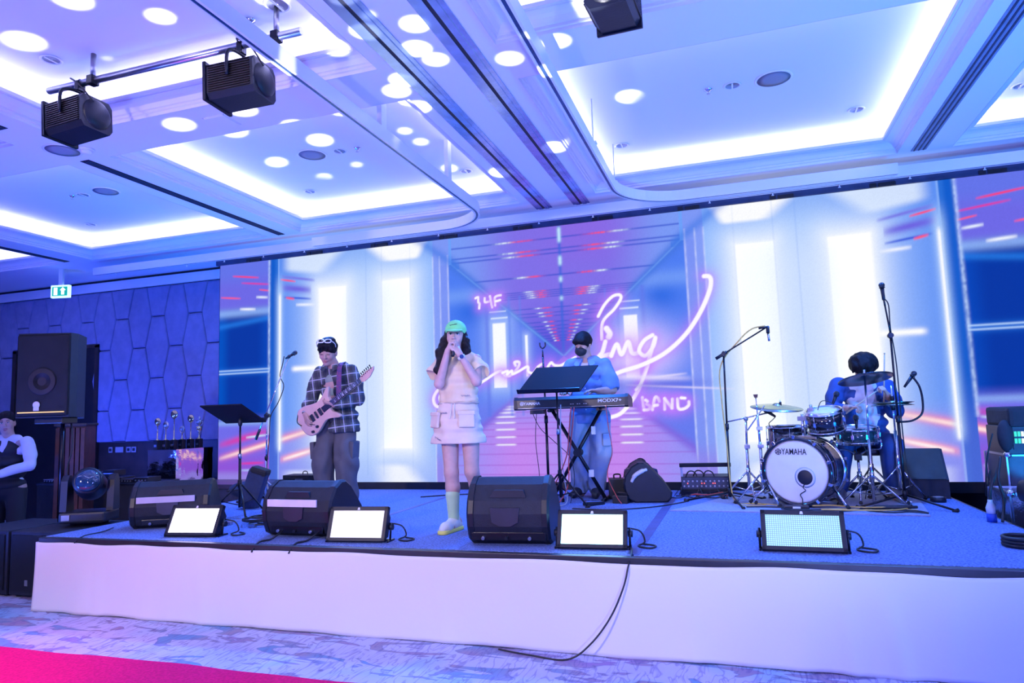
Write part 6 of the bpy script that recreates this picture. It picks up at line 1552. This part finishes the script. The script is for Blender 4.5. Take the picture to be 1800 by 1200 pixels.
    MB().tube([tuple(g.p(-.010,-.014,.004)),tuple(g.p(.010,-.014,.004))],.005,6).build('glasses_bridge',MATS['cream_plastic'],o)
guitarist()

# ------------------------------------------------------------------ electric guitar
def guitar():
    o=thing('electric_guitar','pale pink-cream electric guitar with dark neck in the man\'s hands','guitar',(-3.775+.0,5.9,SZ))
    A=Matrix.Translation((-.075,-.185,.945)) @ Matrix.Rotation(R(-6),4,'Z') @ Matrix.Rotation(R(-31),4,'Y') @ Matrix.Rotation(R(8),4,'X')
    def put(q): q.matrix_local=A; return q
    # outline in local x (along the neck) and z; a double-cutaway body
    pts=[(.205,.035),(.215,.075),(.255,.125),(.262,.150),(.235,.150),(.17,.118),(.09,.100),(.02,.112),(-.08,.148),(-.16,.148),(-.215,.095),(-.230,.01),(-.220,-.075),(-.170,-.135),(-.085,-.145),(.01,-.112),(.07,-.100),(.14,-.125),(.195,-.155),(.218,-.150),(.205,-.110),(.170,-.07),(.165,-.035)]
    poly=[(p.x,p.y) for p in catmull([Vector((a,b,0)) for a,b in pts+[pts[0]]],4)[:-1]]
    mc=mat('cream_pink_wood',(.72,.44,.33),.3,var=.08,coat=.4)
    n=len(poly); vs=[];
    for (s,y) in ((.965,-.022),(1,-.014),(1,.014),(.965,.022)): vs += [(x*s,y,z*s) for x,z in poly]
    fs=[(l*n+i,l*n+(i+1)%n,(l+1)*n+(i+1)%n,(l+1)*n+i) for l in range(3) for i in range(n)]+[tuple(range(n)),tuple(range(4*n-1,3*n-1,-1))]
    put(MB().add(vs,fs).build('body',mc,o))
    put(MB().prism([(.10,-.030),(.60,-.021),(.60,.021),(.10,.030)],-.018,.006,'xz').build('neck',mat('maple',(.45,.28,.16),.4,var=.1),o))
    put(MB().prism([(.085,-.029),(.60,-.021),(.60,.021),(.085,.029)],-.026,-.018,'xz').build('fingerboard',mat('rosewood_dark',(.015,.014,.022),.35,var=.2),o))
    x=.60
    for k in range(18):
        f=.60-.62*(1-2**(-(k+1)/12)); 
        put(MB().box((f-.0015,-.028,-.022-(.6-f)*.012),(f+.0015,-.0255,.022+(.6-f)*.012)).build('fret',M_silver,o))
        if k in (2,4,6,8,11,14): put(MB().prism([(f+.008,-.016),(f+.022,-.016),(f+.014,.016)],-.0275,-.0255,'xz').build('fret_marker',M_print,o))
    hs=[(.60,-.022),(.63,-.034),(.70,-.030),(.775,.004),(.79,.028),(.765,.030),(.70,.036),(.635,.030),(.60,.022)]
    put(MB().prism(hs,-.016,.0,'xz').build('headstock',mc,o))
    for k in range(6):
        px=.635+k*.024; pz=.026+k*.0015
        put(MB().cyl((px,-.022,pz-.006),(px,.004,pz-.006),.005,n=8).cyl((px,-.006,pz),(px,-.006,pz+.022),.004,n=6).ell((px,-.006,pz+.026),(.008,.005,.008),8,6).build('tuning_peg',M_blackm,o))
    for px,w_ in ((.055,.018),(.0,.011),(-.055,.018)): put(MB().box((px-w_,-.031,-.036),(px+w_,-.021,.036),.003).build('pickup',M_black,o))
    put(MB().box((-.13,-.034,-.038),(-.095,-.021,.038),.004).build('bridge',M_blackm,o))
    put(MB().cyl((-.13,-.034,-.02),(-.05,-.055,-.075),.003,n=6).build('tremolo_arm',M_blackm,o))
    for px,pz in ((-.055,-.098),(-.125,-.112)): put(MB().cyl((px,-.021,pz),(px,-.042,pz),.013,n=14).build('control_knob',M_black,o))
    for k in range(6): put(MB().cyl((-.11,-.033,-.022+k*.0088),(.61,-.030,-.015+k*.006),.0008,n=4).build('string',M_silver,o))
    # strap over the left shoulder
    st=MB(); P=[(.165,-.205,1.09),(.150,-.175,1.20),(.135,-.145,1.30),(.115,-.100,1.40),(.095,.0,1.452),(.05,.12,1.38),(-.08,.17,1.2),(-.22,.12,1.0),(-.27,-.06,.87)]
    C=catmull(P,6); vs=[];fs=[]
    for i,p in enumerate(C):
        t=(C[min(i+1,len(C)-1)]-C[max(i-1,0)]).normalized(); wv=Vector((1,0,.15)); wv=(wv-t*wv.dot(t)).normalized()*.026; nv=t.cross(wv).normalized()*.002
        vs += [tuple(p-wv-nv),tuple(p+wv-nv),tuple(p+wv+nv),tuple(p-wv+nv)]
    for i in range(len(C)-1):
        for k in range(4): fs.append((4*i+k,4*i+(k+1)%4,4*i+4+(k+1)%4,4*i+4+k))
    st.add(vs,fs).build('strap',mat('woven_strap',(.22,.05,.12),.8,var=.0,vcol=(.06,.05,.16),vscale=60),o)
    MB().tube([(-.255,-.19,.84),(-.30,-.20,.88),(-.285,-.19,.98),(-.27,-.15,1.0)],.005,6,6).build('lead',M_cable,o)
guitar()

# ------------------------------------------------------------------ keyboard player
def keyboardist():
    o=thing('person','man in black face mask and loose blue shirt playing the keyboard','person',(-1.50,7.16,SZ))
    H=Head((-.025,-.03,1.595),rotm(R(-20),R(14),R(0)),1.02)
    F=Field(.006); add_head(F,H,(.01,.02,1.42),.054)
    shl,shr=(-.175,.0,1.385),(.195,.0,1.375); el1,er1=(-.235,-.06,1.12),(.275,-.05,1.105); wl,wr=(-.20,-.22,1.095),(.155,-.225,1.095)
    torso(F,[(1.34,.12,.062),(1.24,.13,.085),(1.10,.125,.085),(.98,.125,.085),(.88,.14,.09)]); F.cap(shl,shr,.05,.05,.03)
    F.chain([shl,el1,wl],[.055,.043,.031]); F.chain([shr,er1,wr],[.055,.043,.031])
    hips=[(-.10,.01,.88),(.10,.01,.88)]; kn=[(-.12,-.02,.47),(.11,-.01,.47)]; an=[(-.135,.03,.08),(.05,.0,.08)]
    leg_pair(F,hips,kn,an,.085,.06,.055,.04); foot(F,an[0],(-.2,-1,0)); foot(F,an[1],(.1,-1,0))
    add_hand(F,wl,(.1,-1,.05),(0,-.1,-1),1,(.25,.45,.35),1.); add_hand(F,wr,(-.75,-.55,.08),(0,-.1,-1),-1,(.25,.45,.35),1.)
    F.mesh('body',SK3,o); face(H,o,closed=True,mouth=False)
    K=Field(.005); K.ell(H.p(0,-.056,-.052),H.r(.063,.060,.056),H.M,.02); K.cap(H.p(0,-.110,-.030),H.p(0,-.104,-.075),.012,.012,.025); K.ell(H.p(0,.03,-.05),H.r(.10,.06,.10),H.M,.004,True); K.ell(H.p(0,-.02,.02),H.r(.09,.14,.030),H.M,.012,True)
    K.mesh('face_mask',mat('black_mask',(.012,.014,.02),.7,bump=(200,.1),var=.1),o)
    for s in (-1,1): MB().tube([tuple(H.p(s*.062,-.035,-.035)),tuple(H.p(s*.078,-.01,-.012)),tuple(H.p(s*.084,.03,.01))],.0022,5,4).build('mask_loop',M_black,o)
    Hf=Field(.006); Hf.ell(H.p(0,.022,.042),H.r(.094,.108,.102),H.M,.02); Hf.ell(H.p(0,-.060,.052),H.r(.078,.046,.042),H.M,.02)
    Hf.ell(H.p(0,-.085,-.050),H.r(.068,.085,.074),H.M,.008,True); Hf.ell(H.p(0,0,-.14),H.r(.12,.12,.09),H.M,.02,True); Hf.wr=(.0012,90,2); Hf.mesh('hair',M_hair,o)
    T=Field(.008)
    for z,rx,ry in ((1.36,.11,.085),(1.28,.13,.115)): T.ell((0,.0,z),(rx,ry,.08),None,.03)
    T.ell((0,-.06,1.45),(.06,.07,.05),None,.006,True); T.mesh('undershirt',mat('white_tee',(.75,.75,.75),.85,var=.03),o)
    S=Field(.0075)
    for z,rx,ry in ((1.385,.155,.085),(1.30,.205,.13),(1.18,.21,.14),(1.06,.212,.142),(.94,.212,.145),(.84,.214,.147),(.79,.216,.148)): S.ell((.008,.01,z),(rx,ry,.085),None,.03)
    S.chain([shl,(-.225,-.03,1.22)],[.072,.088],.03); S.chain([shr,(.250,-.025,1.20),(.262,-.04,1.15)],[.072,.088,.092],.03); S.cap((-.10,.0,1.425),(.10,.0,1.425),.045,.045,.03)
    S.P.append(('e',np.array((-.005,-.15,1.40)),np.array((.05,.13,.11)),np.eye(3),None,.006,True))
    for c in ((.285,-.06,1.07),(-.24,-.06,1.09)): S.ell(c,(.095,.09,.06),None,.004,True)
    S.wr=(.003,30,12); S.cut=[(2,.765,-1)]; bl=mat('denim_blue_shirt',(.16,.27,.55),.85,bump=(90,.12),var=.1); S.mesh('shirt',bl,o)
    for s in (-1,1):
        q=MB().prism([(0,0),(.055*s,.012),(.085*s,-.045),(.03*s,-.085)],-.004,.004,'xz').build('collar_flap',bl,o); q.location=(.03*s,-.098,1.428); q.rotation_euler=(R(-26),0,R(14*s))
    for z in (1.24,1.13,1.02,.91): MB().cyl((.005,-.140,z),(.005,-.150,z),.007,n=10).build('button',M_print,o)
    Pn=Field(.008); Pn.ell((0,.01,.86),(.18,.13,.13),None,.04)
    for s,k_,a in ((-1,kn[0],an[0]),(1,kn[1],an[1])): Pn.chain([(s*.10,.01,.84),k_,(a[0],a[1],.10)],[.120,.112,.092],.03)
    Pn.wr=(.005,30,14); Pn.cut=[(2,.04,-1)]; jm=mat('patchwork_jeans',(.22,.34,.55),.85,bump=(80,.2),vcol=(.40,.46,.50),vscale=5.); Pn.mesh('jeans',jm,o)
    q=MB().box((-.05,-.012,-.07),(.05,.012,.06),.01).build('cargo_pocket',jm,o); q.location=(.20,-.10,.60); q.rotation_euler=(0,0,R(40))
    for a,d in ((an[0],(-.2,-1,0)),(an[1],(.1,-1,0))):
        W=Field(.007); b=np.array((a[0],a[1],0.)); d=unit(d)
        W.chain([b-d*.06+np.array((0,0,.05)),b+d*.06+np.array((0,0,.06)),b+d*.17+np.array((0,0,.04))],[.045,.048,.038],.02); W.cut=[(2,.0,-1)]; W.mesh('shoe',mat('black_shoe',(.02,.02,.025),.5,var=.1),o)
keyboardist()

# ------------------------------------------------------------------ drummer
def drummer():
    o=thing('person','man in blue jacket and white shirt drumming with bowed head','person',(1.145,7.28,SZ))
    H=Head((.005,-.15,1.205),rotm(R(-22),R(36),R(6)),1.05)
    F=Field(.006); add_head(F,H,(-.01,-.04,1.09),.054)
    shl,shr=(-.20,-.03,1.055),(.20,-.04,1.02); el1,er1=(-.285,-.13,.83),(.235,-.15,.80); wl,wr=(-.165,-.285,.845),(.165,-.27,.945)
    torso(F,[(1.02,.125,.065,-.03),(.92,.135,.09,-.025),(.80,.13,.095,-.005),(.68,.13,.10,.02),(.57,.14,.10,.03)]); F.cap(shl,shr,.05,.05,.03)
    F.chain([shl,el1,wl],[.055,.045,.031]); F.chain([shr,er1,wr],[.055,.045,.031])
    hips=[(-.10,.02,.545),(.10,.02,.545)]; kn=[(-.24,-.30,.53),(.165,-.22,.50)]; an=[(-.30,-.30,.10),(.155,-.20,.10)]
    leg_pair(F,hips,kn,an,.085,.062,.055,.04); foot(F,an[0],(-.1,-1,0)); foot(F,an[1],(.15,-1,0))
    add_hand(F,wl,(.75,-.35,.05),(.1,-.1,-1),1,(1.1,1.1,.8),1.,thumb=unit((.8,-.3,.25))); add_hand(F,wr,(-.35,-.35,.75),(-.6,.1,-.3),-1,(1.2,1.1,.8),1.,thumb=unit((-.5,-.1,.7)))
    F.mesh('body',SK3,o); face(H,o,closed=True)
    Hf=Field(.006); Hf.ell(H.p(0,.020,.046),H.r(.122,.118,.096),H.M,.02); Hf.ell(H.p(0,-.055,.066),H.r(.080,.05,.045),H.M,.02)
    for x in (-.06,-.03,.0,.03,.06): Hf.cap(H.p(x,-.080,.07),H.p(x*1.1,-.104,.030),.020,.010,.015)
    Hf.ell(H.p(0,-.085,-.055),H.r(.070,.085,.078),H.M,.008,True); Hf.ell(H.p(0,0,-.15),H.r(.12,.12,.09),H.M,.02,True); Hf.wr=(.0022,80,7); Hf.mesh('hair',M_hair,o)
    T=Field(.008)
    for y,z,rx,ry in ((-.03,1.04,.15,.10),(-.03,.94,.17,.135),(-.01,.82,.17,.14),(.01,.70,.17,.145),(.02,.62,.165,.14)): T.ell((0,y,z),(rx,ry,.09),None,.03)
    T.wr=(.003,36,3); T.mesh('shirt',mat('white_shirt',(.72,.71,.74),.8,bump=(60,.15),var=.04),o)
    for k in range(5): MB().cyl((0,-.168+.006*k,.98-.085*k),(0,-.178+.006*k,.98-.085*k),.006,n=8).build('button',M_print,o)
    S=Field(.0075)
    for y,z,rx,ry in ((-.02,1.055,.175,.10),(-.02,.95,.205,.15),(.0,.82,.208,.158),(.02,.70,.21,.16),(.03,.60,.215,.16)): S.ell((0,y,z),(rx,ry,.09),None,.03)
    S.chain([shl,(-.255,-.08,.94),el1],[.085,.080,.070],.03); S.chain([el1,(-.22,-.22,.835)],[.070,.056],.02); S.chain([shr,(.225,-.10,.91),er1],[.085,.080,.072],.03); S.chain([er1,(.19,-.23,.89)],[.070,.056],.02)
    S.P.append(('e',np.array((.0,-.20,.80)),np.array((.105,.15,.36)),np.eye(3),None,.008,True))
    S.ell((0,-.08,1.14),(.07,.09,.06),None,.006,True); S.wr=(.0022,30,21); S.cut=[(2,.53,-1)]
    jb=mat('royal_blue_jacket',(.02,.07,.24),.75,bump=(80,.12),var=.1); S.mesh('jacket',jb,o)
    Pn=Field(.008); Pn.ell((0,.03,.56),(.19,.15,.10),None,.04)
    for h,k_,a in zip(hips,kn,an): Pn.chain([h,k_,(a[0],a[1],.12)],[.105,.088,.072],.03)
    Pn.wr=(.0035,28,15); Pn.cut=[(2,.05,-1)]; Pn.mesh('trousers',mat('blue_trousers',(.02,.06,.20),.8,bump=(80,.12),var=.1),o)
    for a,d in ((an[0],(-.1,-1,0)),(an[1],(.15,-1,0))):
        W=Field(.007); b=np.array((a[0],a[1],0.011)); d=unit(d)
        W.chain([b-d*.06+np.array((0,0,.05)),b+d*.06+np.array((0,0,.06)),b+d*.17+np.array((0,0,.04))],[.045,.048,.038],.02); W.cut=[(2,.011,-1)]; W.mesh('shoe',mat('grey_shoe',(.12,.13,.17),.6,var=.1),o)
    for nm,a,b,lab in (('drumstick',(-.145,-.33,.835),(.085,-.36,1.005),'wooden drumstick in the drummer\'s hand pointing across the shirt'),('drumstick',(.128,-.30,.93),(.160,-.33,1.345),'wooden drumstick held upright beside the drummer\'s head')):
        s=thing(nm,lab,'drumstick',(1.145,7.28,SZ),0,'drumsticks'); mw_=mat('hickory',(.60,.44,.28),.5,var=.12)
        a,b=Vector(a),Vector(b); d=(b-a).normalized(); MB().cyl(tuple(a-d*.07),tuple(b-d*.03),.0075,.0055,8).build('shaft',mw_,s); MB().ell(tuple(b-d*.02),(.007,.007,.009),8,6).build('tip',mw_,s)
drummer()

# ------------------------------------------------------------------ waiter at the left edge
def waiter():
    o=thing('person','man in white shirt and black waistcoat at the left edge of the photo','person',(-7.52,5.40,0),R(20))
    H=Head((-.03,-.02,1.555),rotm(R(26),R(2),R(-4)),.98)
    F=Field(.0065); add_head(F,H,(0,.0,1.38),.054)
    shl,shr=(-.18,.0,1.345),(.19,.0,1.345); el1,er1=(-.24,-.05,1.08),(.265,-.06,1.10); wl,wr=(-.12,-.25,.98),(.04,-.25,1.02)
    torso(F,[(1.31,.115,.06),(1.22,.13,.08),(1.08,.125,.08),(.96,.125,.08),(.86,.13,.085)]); F.cap(shl,shr,.05,.05,.03)
    F.chain([shl,el1,wl],[.055,.043,.031]); F.chain([shr,er1,wr],[.055,.043,.031])
    hips=[(-.10,.01,.86),(.10,.01,.86)]; kn=[(-.11,-.02,.46),(.11,-.01,.46)]; an=[(-.11,.03,.08),(.11,.03,.08)]
    leg_pair(F,hips,kn,an,.085,.06,.055,.04); foot(F,an[0],(-.2,-1,0)); foot(F,an[1],(.2,-1,0))
    add_hand(F,wl,(.6,-.5,-.1),(.2,.3,-1),1,(.4,.5,.4)); add_hand(F,wr,(-.85,-.35,.0),(-.1,.3,-1),-1,(.4,.5,.4))
    F.mesh('body',SK3,o); face(H,o,open_=.006)
    Hf=Field(.0065); Hf.ell(H.p(0,.024,.044),H.r(.084,.100,.092),H.M,.02); Hf.ell(H.p(0,-.095,-.030),H.r(.07,.085,.085),H.M,.008,True); Hf.ell(H.p(0,0,-.12),H.r(.12,.12,.09),H.M,.02,True); Hf.mesh('hair',M_hair,o)
    S=Field(.008)
    for z,rx,ry in ((1.335,.13,.075),(1.26,.155,.098),(1.14,.155,.10),(1.02,.155,.10),(.92,.155,.10)): S.ell((0,.0,z),(rx,ry,.085),None,.03)
    S.chain([shl,(-.225,-.02,1.20),el1],[.068,.062,.054],.03); S.chain([el1,(-.15,-.215,1.0)],[.056,.042],.02); S.chain([shr,(.24,-.02,1.21),er1],[.068,.062,.054],.03); S.chain([er1,(.08,-.22,1.03)],[.058,.042],.02); S.cap((-.09,0,1.385),(.09,0,1.385),.045,.045,.03)
    S.ell((0,-.06,1.43),(.05,.07,.05),None,.006,True); S.wr=(.003,30,5); S.mesh('shirt',MATS['white_shirt'],o)
    V=Field(.008)
    for z,rx,ry in ((1.33,.115,.088),(1.26,.150,.128),(1.14,.176,.133),(1.02,.175,.133),(.90,.178,.134)): V.ell((0,.002,z),(rx,ry,.085),None,.03)
    V.P.append(('e',np.array((-.005,-.14,1.38)),np.array((.048,.10,.15)),np.eye(3),None,.006,True)); V.cut=[(2,.86,-1)]; V.mesh('waistcoat',mat('black_waistcoat',(.012,.012,.016),.7,bump=(120,.1),var=.1),o)
    MB().box((-.13,-.142,1.205),(-.075,-.132,1.225)).build('name_tag',M_silver,o)
    Pn=Field(.009); Pn.ell((0,.01,.84),(.17,.12,.12),None,.04)
    for s,k_,a in ((-1,kn[0],an[0]),(1,kn[1],an[1])): Pn.chain([(s*.09,.01,.82),k_,(a[0],a[1],.10)],[.100,.082,.070],.03)
    Pn.cut=[(2,.04,-1)]; Pn.mesh('trousers',mat('black_trousers',(.012,.012,.018),.75,var=.1),o)
    for a,d in ((an[0],(-.2,-1,0)),(an[1],(.2,-1,0))):
        W=Field(.008); b=np.array((a[0],a[1],0.)); d=unit(d); W.chain([b-d*.06+np.array((0,0,.05)),b+d*.17+np.array((0,0,.04))],[.045,.038],.02); W.cut=[(2,0,-1)]; W.mesh('shoe',MATS['black_shoe'],o)
waiter()
